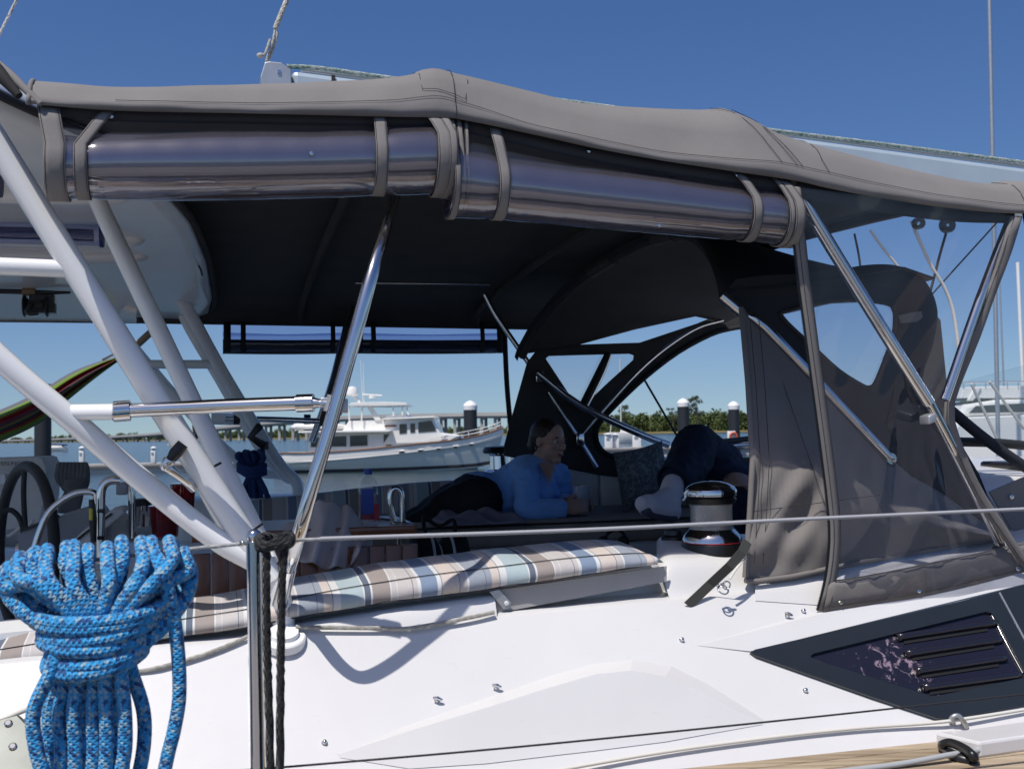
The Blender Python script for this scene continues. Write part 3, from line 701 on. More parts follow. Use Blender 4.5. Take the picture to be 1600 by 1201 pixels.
simple_boat('dinghy', 262, 276, 691.5, 697.5, 300, 'tiny white boat far off beside the winch handle', 'boat', [([(264, 692), (264, 689.5), (272, 690), (273, 692)], 'boat_white')])
simple_boat('sailing_boat', 953, 1003, 675, 683, 175, 'white sailing boat with sprayhood seen through the spray hood window', 'boat',
            [([(968, 676), (971, 672.5), (996, 673), (998, 677)], 'boat_white'), ([(973, 673), (974, 666.5), (988, 666.5), (990, 673)], 'boat_white'), ([(975.5, 671.5), (976, 668), (986.5, 668), (988, 671.5)], 'dark_window')],
            [(970.5, 676, 969, 560, .11, 'boat_white'), (953.5, 675, 957, 651, .06, 'boat_white')], bow_right=False)
simple_boat('motor_launch', 1133, 1168, 690.5, 695.5, 150, 'low white launch on the water behind the right piling', 'boat', [([(1146, 691.5), (1149, 686.5), (1162, 687), (1163, 692)], 'boat_white'), ([(1150, 689.5), (1151, 687.8), (1160, 687.8), (1161, 689.5)], 'dark_window')])

# white cruiser beyond the spray hood at right
d = 24.0
cz = thing('motor_cruiser', Vector((PD(1580, 690, d).x, d, 0)), 'white motor cruiser with flybridge seen past the bimini front edge at right', 'motor cruiser')
def CP(px, py, k=0): return PD(px, py, d+k)
def cprism(nm, pts, k, dp, mm, bv=.03): return panel(nm, [CP(x, y, k) for x, y in pts], [], dp, mm, cz, nrm=Vector((0, -1, 0)), bevel=bv)
cprism('hull', [(1470, 690), (1500, 652), (1600, 648), (1800, 640), (1850, 700), (1850, 790), (1500, 790)], 0, 3.4, 'boat_white', .1)
cprism('coachroof', [(1494, 652), (1508, 632), (1560, 624), (1720, 622), (1760, 645)], .4, 2.6, 'boat_white', .1)
cprism('side_window', [(1515, 645), (1525, 634), (1600, 630), (1700, 630), (1700, 642)], .36, .05, 'dark_window', 0)
cprism('flybridge', [(1500, 622), (1506, 605), (1560, 603), (1700, 602), (1712, 622)], .5, 2.4, 'boat_white', .08)
for x in (1506, 1523, 1540, 1557, 1574, 1591, 1608): tube('rail_post', [CP(x, 607, .5), CP(x, 597, .5)], .012, 'stainless', cz, k=5)
tube('rail', [CP(1504, 599, .5), CP(1530, 597, .5), CP(1700, 595, .5)], .015, 'stainless', cz, k=5)
cprism('radar_arch', [(1512, 626), (1525, 604), (1534, 604), (1521, 626)], .45, .12, 'boat_white', .02)
# masts of other boats at right
for (x0, y0, x1, y1, r, dd, lb) in ((1545, -40, 1556, 640, .045, 22, 'tall thin grey mast at right cutting through the boom line'), (1590, 410, 1600, 640, .05, 30, 'short white mast at the right edge of the picture'), (1562, 440, 1570, 640, .025, 30, 'thin grey stay mast right of the enclosure edge')):
    a = PD(x0, y0, dd); b = PD(x1, y1, dd); o = thing('mast', (b.x, b.y, 0.5), lb, 'mast'); tube('spar', [a, Vector((b.x, b.y, .5))], r, 'aluminium' if r != .05 else 'boat_white', o, k=8)
    lathe('mast_foot', (b.x, b.y, .4), [(r*1.6, 0), (r*1.6, .12), (r, .16)], 'aluminium', o, k=10)
# ================================================================== THE SAILING YACHT
sy = thing('sailing_yacht', B(1.0, 2.2, -2.1), 'white sailing yacht with teak side deck and dark triangular side window, filling the foreground', 'sailing yacht')
def coam_top(u): return B(u, .68+.0143*u, -.455+.025*u)
CT1, CT2, CB = coam_top(0), coam_top(1.4), B(1.4, .40, -.75)
CN = (CT2-CT1).cross(CB-CT1).normalized()
if CN.z < 0: CN = -CN
def CO(px, py, off=0.0): return PP(px, py, CT1+CN*off, CN)
CE2 = ((CB-CT2) - (CT2-CT1).normalized()*((CB-CT2).dot((CT2-CT1).normalized()))).normalized()   # down the face
def coam_bot(u):
    a = coam_top(u); s = (-.752-(a.z-H))/CE2.z; return a+CE2*s
US = [-3.2+.2*i for i in range(48)]                      # stations -3.2 .. 6.2
def nar(u): return 0.0 if u < 1.5 else -0.03*(u-1.5)**2  # beam narrows towards the bow
# hull side, toe rail, side deck
sheet('hull_side', [[B(u, -.10-nar(u), -.80), B(u, -.10-nar(u), -1.2), B(u, -.02-nar(u), -1.8), B(u, .08-nar(u), -2.3)] for u in US], 'gelcoat', sy)
sheet('toe_rail', [[B(u, -.10-nar(u), -.80), B(u, -.10-nar(u), -.70), B(u, -.06-nar(u), -.70), B(u, -.06-nar(u), -.76)] for u in US], 'aluminium', sy, smooth=False)
sd = sheet('side_deck', [[B(u, -.07-nar(u), -.757), B(u, .60, -.757)] for u in US], 'rubber', sy)
# teak planks, sprung along the deck edge: each its own piece
m = mat('teak', (0.40, 0.305, 0.20), 0.75, var=0.0); N, Lk, p = nodes(m)
tc = N.new('ShaderNodeTexCoord'); mp = N.new('ShaderNodeMapping'); mp.inputs['Rotation'].default_value = (0, 0, -BA); mp.inputs['Scale'].default_value = (1.2, 26, 26)
nz = N.new('ShaderNodeTexNoise'); nz.inputs['Scale'].default_value = 2.5; nz.inputs['Detail'].default_value = 8; Lk.new(tc.outputs['Object'], mp.inputs[0]); Lk.new(mp.outputs[0], nz.inputs['Vector'])
st = N.new('ShaderNodeTexNoise'); st.inputs['Scale'].default_value = 5; Lk.new(tc.outputs['Object'], st.inputs['Vector'])
rp = N.new('ShaderNodeValToRGB'); e = rp.color_ramp.elements; e[0].position = .32; e[0].color = (.20, .145, .085, 1); e[1].position = .7; e[1].color = (.50, .40, .28, 1)
Lk.new(nz.outputs['Fac'], rp.inputs[0])
r2 = N.new('ShaderNodeValToRGB'); e = r2.color_ramp.elements; e[0].position = .6; e[0].color = (1, 1, 1, 1); e[1].position = .72; e[1].color = (.85, .62, .38, 1); Lk.new(st.outputs['Fac'], r2.inputs[0])
mx = N.new('ShaderNodeMix'); mx.data_type = 'RGBA'; mx.blend_type = 'MULTIPLY'; mx.inputs[0].default_value = 1; Lk.new(rp.outputs[0], mx.inputs[6]); Lk.new(r2.outputs[0], mx.inputs[7]); Lk.new(mx.outputs[2], p.inputs['Base Color'])
oi = N.new('ShaderNodeObjectInfo')
for j in range(11):
    L0 = -.055+j*.052
    for k, (u0, u1) in enumerate(((-.6, .55+.13*(j % 3)), (.556+.13*(j % 3), 2.0+.17*(j % 4)), (2.006+.17*(j % 4), 3.4))):
        V, Fc, U = grid_data([[B(u, L0-nar(u), -.756), B(u, L0-nar(u), -.7492), B(u, L0+.0015-nar(u), -.748), B(u, L0+.0455-nar(u), -.748), B(u, L0+.047-nar(u), -.7492), B(u, L0+.047-nar(u), -.756)] for u in [u0+(u1-u0)*i/5 for i in range(6)]])
        mk('plank', V, Fc, 'teak', sd, smooth=False)
# coaming face (fine grid so it can carry a very slight crown)
rows = []
for u in US:
    a, b = coam_top(u), coam_bot(u)
    rows.append([a+(b-a)*t for t in (0, .25, .5, .75, 1)])
sheet('coaming_face', rows, 'gelcoat', sy)
sheet('coaming_shoulder', [[coam_top(u), coam_top(u)+IN*.012+Vector((0, 0, .006)), coam_top(u)+IN*.06+Vector((0, 0, .008)), B(u, .80, UL(coam_top(u))[2]+.008)] for u in US], 'gelcoat', sy)
# raised lip behind the cushion, inner wall of the coaming
sheet('coaming_inner', [[B(u, .80, -.452+.025*u), B(u, .80, -.40+.045*u), B(u, 1.0, -.40+.045*u), B(u, 1.03, -.42+.045*u), B(u, 1.06, -.80)] for u in US if u < 1.5], 'gelcoat_lifted', sy, smooth=False)
bbox('cockpit_sole', -3.2, 1.7, .9, 3.9, -1.25, -1.15, 'gelcoat_lifted', sy)
bbox('near_seat', -1.0, 1.6, 1.05, 1.45, -1.15, -.80, 'gelcoat_lifted', sy, .03)
bbox('far_seat', -1.2, 2.2, 2.55, 3.6, -1.15, -.485, 'gelcoat_lifted', sy, .04)
bbox('far_coaming', -.25, 3.0, 3.62, 4.1, -1.2, -.30, 'gelcoat_lifted', sy, .05)
bbox('far_coaming', -3.2, -.26, 3.7, 4.1, -1.2, -.52, 'gelcoat_lifted', sy, .05)
sheet('far_hull_side', [[B(u, 4.10, -.40), B(u, 4.35, -.75), B(u, 4.42, -.78), B(u, 4.40, -1.4), B(u, 4.2, -2.3)] for u in US], 'gelcoat', sy)
bbox('transom', -3.3, -3.2, -.05, 4.35, -2.3, -.78, 'gelcoat', sy)
# far cockpit side moulding beside the woman: pale panels with a joint
bbox('cockpit_side_panel', 1.42, 1.86, 3.46, 3.62, -.50, -.185, 'gelcoat_lifted', sy, .015)
bbox('cockpit_side_panel', 1.866, 2.35, 3.46, 3.62, -.50, -.185, 'gelcoat_lifted', sy, .015)
# cabin bulkhead and top forward of the cockpit
bbox('companionway_bulkhead', 2.36, 2.42, 1.0, 3.6, -1.15, -.20, 'gelcoat_lifted', sy, .01)
rows = []
for u in [2.3+.2*i for i in range(20)]:
    z = -.17-.02*(u-2.3)-.012*max(0, u-3.5)**2
    rows.append([B(u, 1.02, -.44), B(u, 1.06, z-.08), B(u, 1.14, z), B(u, 1.6, z+.03), B(u, 2.2, z+.045), B(u, 2.9, z+.03), B(u, 3.4, z), B(u, 3.5, z-.08), B(u, 3.6, -.6)])
sheet('cabin_top', rows, 'gelcoat', sy)
sheet('coaming_deck', [[B(u, .78, -.450+.025*u), B(u, 1.03, -.42+.02*u)] for u in [1.4+.2*i for i in range(24)]], 'gelcoat', sy)
# near instrument pod forward of the bent knee
bbox('instrument_ledge', 1.95, 2.3, 3.0, 3.45, -.26, -.14, 'gelcoat_lifted', sy, .03)
tube('grab_bar', [PL(1128, 690, 2.9), PL(1182, 684, 2.9)], .014, 'black_plastic', sy); tube('grab_bar', [PL(1128, 697, 2.9), PL(1182, 693, 2.9)], .010, 'stainless', sy)

# sculpted facet low on the coaming face
def facet(name, pts_off, faces):
    V = [CO(x, y, o) for x, y, o in pts_off]; return mk(name, V, faces, 'gelcoat', sy, sharp=10)
ups = [(528, 1178, .0012), (640, 1141, .014), (760, 1105, .025), (860, 1073, .033), (930, 1053, .036), (985, 1047, .036), (1040, 1056, .033), (1100, 1082, .024), (1190, 1128, .0015)]
los = [(532, 1183, .0012), (640, 1200, .002), (760, 1192, .002), (860, 1180, .002), (930, 1172, .002), (985, 1165, .002), (1040, 1158, .002), (1100, 1147, .002), (1192, 1131, .0012)]
outs = [(524, 1175, -.001), (638, 1131, -.001), (757, 1090, -.001), (856, 1056, -.001), (927, 1036, -.001), (988, 1030, -.001), (1050, 1040, -.001), (1110, 1070, -.001), (1197, 1125, -.001)]
V = ups+los+outs; n = 9; Fc = []
for i in range(n-1): Fc.append((i, i+n, i+n+1, i+1)); Fc.append((i, i+1, i+1+2*n, i+2*n))
facet('moulded_scallop', V, Fc)
facet('moulded_facet', [(1090, 1008, .0008), (1385, 932, .0105), (1600, 880, .012), (1600, 912, .004), (1350, 973, .004), (1172, 1017, .003), (1090, 1009, -.001), (1385, 922, -.001), (1600, 868, -.001)], [(0, 5, 4, 1), (1, 4, 3, 2), (0, 1, 7, 6), (1, 2, 8, 7)])
# dark side window with the louvred vent in it
wp = panel('side_window', [CO(x, y, .010) for x, y in ((1173, 1018), (1180, 1014), (1360, 972), (1500, 939), (1640, 903), (1800, 862), (1800, 1040), (1640, 1093), (1560, 1108), (1480, 1123), (1466, 1122), (1360, 1087), (1180, 1023))], [[CO(x, y, .010) for x, y in ((1266, 1024), (1272, 1020), (1540, 955), (1549, 957), (1556, 965), (1603, 1052), (1600, 1058), (1466, 1086), (1452, 1086), (1270, 1029))]], .012, 'black_acrylic', sy, bevel=.0015)
m = mat('worn_black', (0.012, 0.011, 0.022), 0.28, coat=0.3); N, Lk, p = nodes(m)
tc = N.new('ShaderNodeTexCoord'); n1 = N.new('ShaderNodeTexNoise'); n1.inputs['Scale'].default_value = 28; n1.inputs['Detail'].default_value = 10; n1.inputs['Roughness'].default_value = .75; n1.inputs['Distortion'].default_value = 1.2
Lk.new(tc.outputs['Object'], n1.inputs['Vector'])
gr = N.new('ShaderNodeVectorMath'); gr.operation = 'DISTANCE'; Lk.new(tc.outputs['Object'], gr.inputs[0])
ma = N.new('ShaderNodeMapRange'); ma.inputs[1].default_value = 0.02; ma.inputs[2].default_value = .17; ma.inputs[3].default_value = .15; ma.inputs[4].default_value = 0.0; Lk.new(gr.outputs['Value'], ma.inputs[0])
ad = N.new('ShaderNodeMath'); ad.operation = 'ADD'; Lk.new(n1.outputs['Fac'], ad.inputs[0]); Lk.new(ma.outputs[0], ad.inputs[1])
rp = N.new('ShaderNodeValToRGB'); e = rp.color_ramp.elements; e[0].position = .66; e[0].color = (.012, .011, .020, 1); e[1].position = .70; e[1].color = (.26, .19, .24, 1); Lk.new(ad.outputs[0], rp.inputs[0]); Lk.new(rp.outputs[0], p.inputs['Base Color'])
WORN = gr
vent = panel('vent_plate', [CO(x, y, .0016) for x, y in ((1258, 1024), (1552, 951), (1612, 1058), (1454, 1094))], [], .003, 'worn_black', wp)
cw = CO(1408, 1045, .0016) - WL[vent.name]; WORN.inputs[1].default_value = cw
mat('slot_black', (0.004, 0.004, 0.005), 0.7)
sl = [((1408, 996), (1546, 975)), ((1421, 1022), (1556, 1001)), ((1436, 1049), (1563, 1030)), ((1448, 1075), (1585, 1056))]
vt = mat('vent_slat', (0.013, 0.012, 0.02), 0.25, coat=0.4)
for (a, b) in sl:
    ax, ay = a; bx, by = b
    up = (CO(ax, ay-10, 0)-CO(ax, ay, 0)); 
    A, C = CO(ax, ay, .002), CO(bx, by, .002); hgt = .011
    V, Fc = [], []
    prof = [(-.011, 0), (-.009, .006), (-.002, .0085), (.005, .007), (.009, .0)]
    un = up.normalized()
    t = (C-A).normalized()
    tube_data([A+CN*.003, A+t*.006+CN*.005, C-t*.006+CN*.005, C+CN*.003], .0095, 10, 3, V=V, Fc=Fc, U=[])
    mk('louvre', V, Fc, 'vent_slat', vent)
    V, Fc = box_data((A+C)/2-un*.0155, (C-A)/2*.94, un*.006, CN*.0025); mk('louvre_slot', V, Fc, 'slot_black', vent, smooth=False)
# raised right border of the vent
tube('vent_rim', [CO(x, y, .001) for x, y in ((1549, 960), (1575, 1010), (1598, 1052))], .006, 'vent_slat', vent, k=8)
# joint line of the window
panel('window_joint', [CO(x, y, .0115) for x, y in ((1561, 925), (1563, 924.5), (1612, 1015), (1610, 1016))], [], .0012, 'aluminium', wp)

# turn-button studs and screws on the coaming
def stud(px, py, big, label=None):
    q = CO(px, py, 0); up = Vector((0, 0, 1))-CN*CN.z; up.normalize(); sd_ = CN.cross(up)
    V, Fc = lathe_data(q, [(.0065, 0), (.0065, .0015), (.0048, .003), (.0042, .008), (.002, .0095)], CN, 14)
    if big:
        t = (sd_*.9+up*.3).normalized()
        tube_data([q+CN*.010-t*.010, q+CN*.013, q+CN*.010+t*.010], [.0028, .0042, .0032], 8, 4, V=V, Fc=Fc, U=[])
    mk('turn_button' if big else 'stud', V, Fc, 'stainless', sy, sharp=40)
for x, y, b in ((683, 1095, 1), (775, 1075, 1), (507, 1160, 0), (1065, 1000, 0), (1230, 963, 1), (1255, 955, 0), (1258, 1079, 0), (152, 1167, 0)): stud(x, y, b)

# white fairlead block, eye, deck organiser and running lines at lower right
def DK(px, py, off=0.0): return PZ(px, py, -.748+off)
panel('deck_block', [DK(x, y, .035) for x, y in ((1461, 1143), (1530, 1159), (1600, 1149), (1760, 1125), (1760, 1100), (1600, 1126), (1500, 1140))], [], .036, 'gelcoat', sy, nrm=Vector((0, 0, 1)), bevel=.006)
tube('padeye', [CO(1488, 1129, .0), CO(1487, 1121, .022), CO(1496, 1117, .030), CO(1504, 1124, .022), CO(1508, 1134, .0)], [.008, .006, .0055, .006, .009], 'aluminium', sy, k=8, n=4)
tube('jackline', [CO(380, 1300, .03), CO(700, 1235, .02), CO(1000, 1180, .012), CO(1200, 1152, .010), CO(1340, 1137, .010), CO(1440, 1130, .012), CO(1497, 1124, .016), CO(1600, 1108, .012), CO(1760, 1080, .012)], .0042, 'white_rope', sy, k=10)
q = DK(1495, 1172, 0)
fl = tube('fairlead', [DK(1474, 1164, .004), DK(1472, 1162, .022), DK(1486, 1160, .030), DK(1508, 1170, .028), DK(1521, 1181, .022), DK(1521, 1186, .003)], [.011, .009, .010, .011, .010, .012], 'black_plastic', sy, k=10)
tube('fairlead', [DK(1474, 1168, .004), DK(1492, 1182, .006), DK(1518, 1189, .004)], [.012, .014, .012], 'black_plastic', sy, k=10)
tube('furling_line', [DK(1100, 1230, .008), DK(1300, 1206, .008), DK(1400, 1194, .008), DK(1500, 1176, .016), DK(1600, 1163, .008), DK(1760, 1138, .008)], .0062, 'grey_line', sy, k=10)
tube('sheet_line', [PL(80, 1095, .50), CO(150, 1062, .008), CO(250, 1042, .008), CO(330, 1018, .008), CO(396, 990, .009)], .005, 'pale_line', sy, k=8)
tube('sheet_line', [CO(462, 979, .014), CO(520, 980, .014), CO(600, 981, .013), CO(640, 981, .012), CO(720, 967, .014), CO(772, 956, .014)], .005, 'pale_line', sy, k=8)
# alloy bracket at lower left with bolts
bk = panel('bracket', [CO(x, y, .05) for x, y in ((-30, 1130), (30, 1114), (58, 1143), (66, 1230), (-30, 1230))], [], .04, 'bracket_green', sy, bevel=.006)
for x, y in ((13, 1130), (20, 1166)): lathe('bolt', CO(x, y, .05), [(.008, 0), (.008, .002), (.005, .005)], 'stainless', bk, ax=CN, k=14)
tube('sheet_line', [CO(-20, 1135, .02), CO(40, 1108, .02), CO(80, 1096, .012), CO(140, 1064, .009)], .006, 'white_rope', sy, k=8)
# locker recess edge and gas-strut style bracket under the cushion
panel('recess_face', [PL(x, y, .716) for x, y in ((772, 958), (1042, 908), (1042, 884), (772, 922))], [], .004, 'recess_shade_grey', sy)
bs = panel('hinge_bracket', [PL(x, y, .705) for x, y in ((765, 924), (780, 920), (799, 941), (795, 951), (786, 951))], [], .004, 'aluminium', sy, bevel=.001)
lathe('bolt', PL(791.5, 942, .704), [(.006, 0), (.0055, .003), (.002, .004)], 'white_plastic', bs, ax=-IN, k=12)
rw = []
for i in range(43):
    x = -60+832*i/42; b_ = PL(x, itps([(-60, 1054), (0, 1047), (280, 1000), (390, 985), (450, 972), (620, 945), (772, 925)], x)+5, .715); a_ = coam_top(UL(b_)[0])
    rw.append([a_-CE2*.0, a_.lerp(b_, .3)+CN*.002, a_.lerp(b_, .7)+CN*.002, b_, b_+IN*.05])
sheet('coaming_ledge', rw, 'gelcoat', sy)
# winch plinth moulded in the coaming
PLX = [(1026, 1.0), (1030, .6), (1036, .25), (1046, .05), (1060, 0), (1100, 0), (1140, 0), (1180, 0), (1230, 0), (1260, 0)]
rows = []
for x, k in PLX:
    f_ = PL(x, 868+14*k, .785); u = UL(f_)[0]; ct = coam_top(u); zf0 = f_.z
    rows.append([PL(x, 834+10*k, 1.06), PL(x, 840+8*k, .98), PL(x, 852+10*k, .88), f_, Vector((f_.x, f_.y, 0))-IN*.03+Vector((0, 0, zf0-.010)), Vector((f_.x, f_.y, 0))-IN*.05+Vector((0, 0, zf0*.55+ct.z*.45)), ct+IN*.02+Vector((0, 0, .010)), ct+IN*.004+Vector((0, 0, .001))])
sheet('winch_plinth', rows, 'gelcoat', sy, sub=1)

# long striped cushion on the coaming
yb = [(-60, 1054), (0, 1047), (280, 1000), (390, 985), (450, 972), (620, 945), (770, 925), (900, 905), (1000, 890), (1030, 884), (1038, 876)]
yt_ = [(-60, 990), (0, 981), (150, 958), (280, 938), (390, 922), (450, 908), (620, 880), (770, 862), (900, 848), (1000, 842), (1030, 846), (1038, 858)]
rows = []
N_ = 110
for i in range(N_+1):
    px = -60+1098*i/N_; a = PL(px, itps(yb, px), .70); zt = PL(px, itps(yt_, px)+1, .93).z-.006; zb = a.z; u = UL(a)[0]; h = zt-zb
    wob = .004*math.sin(u*23)+.003*math.sin(u*41+1); e = 1.0 if px < 1024 else max(.25, 1-((px-1024)/15)**2*.7)
    rows.append([B(u, .705+.16*(1-e), zb-H+.006), B(u, .69+wob+.1*(1-e), zb-H+.25*h), B(u, .688+wob+.1*(1-e), zb-H+.5*h), B(u, .698+wob, zb-H+.75*h), B(u, .722, zb-H+.92*h), B(u, .76, zb-H+h+wob), B(u, .86, zb-H+h+.012+wob), B(u, .98, zb-H+h+.010), B(u, 1.03, zb-H+h-.01), B(u, 1.055, zb-H+.5*h), B(u, 1.05, zb-H)])
cu = sheet('coaming_cushion', rows, 'cushion_stripe', None, sub=1, label='long cushion with blue, brown and cream stripes lying on the cockpit coaming', cat='cushion')
tube('seam', [Vector(r[4])+(Vector(r[4])-Vector(r[6])).normalized()*.004 for r in rows[::3]], .0012, 'canvas_dark', cu, k=6, n=2)
tube('piping', [Vector(r[0])+Vector((0, 0, .003))-IN*.004 for r in rows[::3]], .0028, 'canvas_dark', cu, k=6, n=2)

# ------------------------------------------------------------------ radar arch and hard top
ar = thing('targa_arch', PL(445, 995, .72), 'white tubular arch with slanting legs at left, foot bolted on the coaming', 'arch')
tube('main_leg', [PL(x, y, L) for x, y, L in ((-170, -30, .66), (-60, 138, .67), (0, 232, .68), (130, 440, .69), (270, 665, .70), (345, 782, .71), (392, 855, .71), (425, 905, .71))], .0285, 'white_tube', ar, k=24)
tube('lower_brace', [PL(x, y, L) for x, y, L in ((-160, 405, .66), (0, 560, .67), (110, 654, .69), (200, 732, .72), (290, 806, .715), (350, 850, .712), (400, 878, .71), (428, 906, .71), (440, 945, .715), (444, 992, .72))], .0255, 'white_tube', ar, k=24)
tube('second_leg', [PL(x, y, L) for x, y, L in ((110, 215, 1.30), (160, 330, 1.20), (250, 520, 1.08), (330, 690, .92), (400, 835, .80), (420, 880, .76))], .0235, 'white_tube', ar, k=20)
tube('gusset_tube', [PL(x, y, .80) for x, y in ((300, 722), (335, 790), (365, 836), (395, 862))], .018, 'white_tube', ar, k=16)
lathe('base_flange', CO(443, 998, .0), [(.050, -.012), (.050, .006), (.047, .009), (.034, .010), (.033, .02)], 'white_tube', ar, ax=(CN+Vector((0, 0, 1.2))).normalized(), k=32)
tube('cross_tube', [PL(-150, 410, .70), PL(0, 416, .69), PL(119, 421, .69)], .0195, 'white_tube', ar, k=16)
tube('stub_tube', [PL(105, 644, .69), PL(186, 643, .64)], .0175, 'white_tube', ar, k=16)
tube('cable_tie', [PL(x, y, L) for x, y, L in ((299, 748, .755), (318, 737, .70), (345, 723, .725))], .003, 'black_plastic', ar, k=6)
tube('cable_tie', [PL(x, y, L) for x, y, L in ((372, 842, .74), (390, 832, .70), (410, 818, .72))], .003, 'black_plastic', ar, k=6)
# far legs of the arch
FL_ = 3.75
tube('far_leg', [PL(x, y, L) for x, y, L in ((150, 300, 3.0), (175, 330, 3.1), (275, 455, 3.4), (350, 585, 3.7), (430, 715, 3.8), (462, 752, 3.8), (466, 775, 3.8))], .030, 'white_tube', ar, k=16)
tube('far_leg', [PL(x, y, 3.85) for x, y in ((272, 440), (290, 500), (345, 595), (400, 690), (440, 738), (456, 750))], .027, 'white_tube', ar, k=16)
tube('far_brace', [PL(x, y, 3.9) for x, y in ((150, 470), (240, 580), (300, 648), (350, 700), (400, 735), (455, 742))], .026, 'white_tube', ar, k=16)
tube('far_cross_tube', [PL(232, 569, 3.8), PL(338, 569, 3.8)], .022, 'white_tube', ar, k=12)
tube('far_stub', [PL(330, 654, 3.9), PL(390, 655, 3.9)], .030, 'white_tube', ar, k=12)
panel('far_plate', [PL(x, y, 3.82) for x, y in ((402, 690), (412, 700), (452, 728), (440, 737), (430, 735))], [], .02, 'white_tube', ar)
# hard top
ht = thing('hard_top', B(-1.5, 2.3, .62), 'white moulded hard top carried on the arch at upper left', 'hard top')
FE = [(.56, -.62), (.80, -.49), (1.1, -.33), (1.5, -.21), (1.95, -.13), (2.6, -.08), (3.4, -.056), (3.75, -.07), (3.95, -.16), (4.05, -.34)]
def zh(L): return .735-(L-.8)*.043 + .02*math.sin(max(0, min(1, (L-.8)/3.2))*math.pi)
rows = []
for L, uf in FE:
    rows.append([B(-3.4, L, zh(L)+.09), B(uf-.10, L, zh(L)+.09), B(uf-.015, L, zh(L)+.075), B(uf, L, zh(L)+.04), B(uf-.012, L, zh(L)+.006), B(uf-.06, L, zh(L)), B(uf-.5, L, zh(L)+.012), B(-1.2, L, zh(L)+.012), B(-3.4, L, zh(L))])
sheet('shell', rows, 'hardtop_white', ht)
V, Fc, U = grid_data([[B(u, .56, zh(.56)), B(u, .775, zh(.8)+.02), B(u, .775, zh(.8)+.07), B(u, .56, zh(.56)+.09)] for u in (-3.4, -2, -1, -.62)]); mk('side_edge', V, Fc, 'hardtop_white', ht)
V, Fc, U = grid_data([[B(u, 4.05, zh(4.05)), B(u, 4.09, zh(4.05)+.02), B(u, 4.09, zh(4.05)+.07), B(u, 4.05, zh(4.05)+.09)] for u in (-3.4, -2, -1, -.34)]); mk('side_edge', V, Fc, 'hardtop_white', ht)
tube('front_trim', [B(uf+.004, L, zh(L)+.03) for L, uf in FE], .012, 'canvas_dark', ht, k=8)
for L, r in ((1.55, .03), (2.15, .035), (2.45, .03)):
    tube('moulded_ridge', [B(-3.3, L, zh(L)), B(-1.5, L, zh(L)-.004), B(-.45, L, zh(L)+.004), B(-.30, L, zh(L)+.03)], r, 'hardtop_white', ht, k=12)
for L, u1 in ((1.30, -.62), (1.95, -.42)):
    tube('rolled_sunshade', [B(-3.3, L, zh(L)-.03), B(u1, L, zh(L)-.03)], .035, 'vinyl_far', ht, k=16, n=1)
    tube('shade_core', [B(-3.3, L, zh(L)-.03), B(u1-.02, L, zh(L)-.03)], .02, 'navy_print', ht, k=10, n=1)
    tube('shade_end', [B(u1, L, zh(L)-.03), B(u1+.012, L, zh(L)-.03)], .040, 'navy_print', ht, k=16, n=1)
tube('wiring', [PL(x, y, 2.6) for x, y in ((262, 402), (290, 404), (305, 408), (313, 420), (316, 431))], .004, 'black_plastic', ht, k=6)
# fishing rods stowed below the hard top
for i, (pts_, r0, lb) in enumerate((([(-200, 428), (0, 433), (120, 430), (262, 435)], .005, 'thin black fishing rod stowed under the hard top, uppermost of three'), ([(-200, 445), (0, 446), (70, 447), (157, 442)], .009, 'middle black fishing rod under the hard top'), ([(-200, 454), (0, 455), (60, 457), (110, 457)], .011, 'lowest fishing rod under the hard top with a black reel'))):
    t = thing('fishing_rod', PL(60, pts_[2][1], 3.2), lb, 'fishing rod', 'fishing rods under the hard top')
    tube('blank', [PL(x, y, 3.2) for x, y in pts_], [r0, r0, r0, r0*.5], 'rod_dark', t, k=8)
    if i == 0:
        for x in (2, 62, 158, 232): tube('guide_ring', [PL(x-3, 432, 3.2), PL(x, 438, 3.2), PL(x+3, 432, 3.2)], .003, 'rod_dark', t, k=5, n=4)
    else:
        tube('grip', [PL(35, pts_[1][1]+1, 3.2), PL(55, pts_[1][1]+1, 3.2)], .018, 'cork', t, k=10)
    if i == 2:
        V, Fc = lathe_data(PL(56, 478, 3.2), [(.045, -.05), (.05, -.045), (.03, -.03), (.03, .03), (.05, .045), (.045, .05)], FW, 16)
        box_data(PL(66, 470, 3.2), FW*.05, IN*.02, (0, 0, .025), V, Fc); box_data(PL(74, 482, 3.2), FW*.035, IN*.02, (0, 0, .02), V, Fc)
        tube_data([PL(62, 455, 3.2), PL(64, 472, 3.2)], .012, 8, 2, V=V, Fc=Fc, U=[]); tube_data([PL(50, 476, 3.15), PL(42, 484, 3.1), PL(46, 490, 3.1), PL(60, 489, 3.1)], .009, 8, 4, V=V, Fc=Fc, U=[])
        mk('reel', V, Fc, 'rod_dark', t, sharp=40)
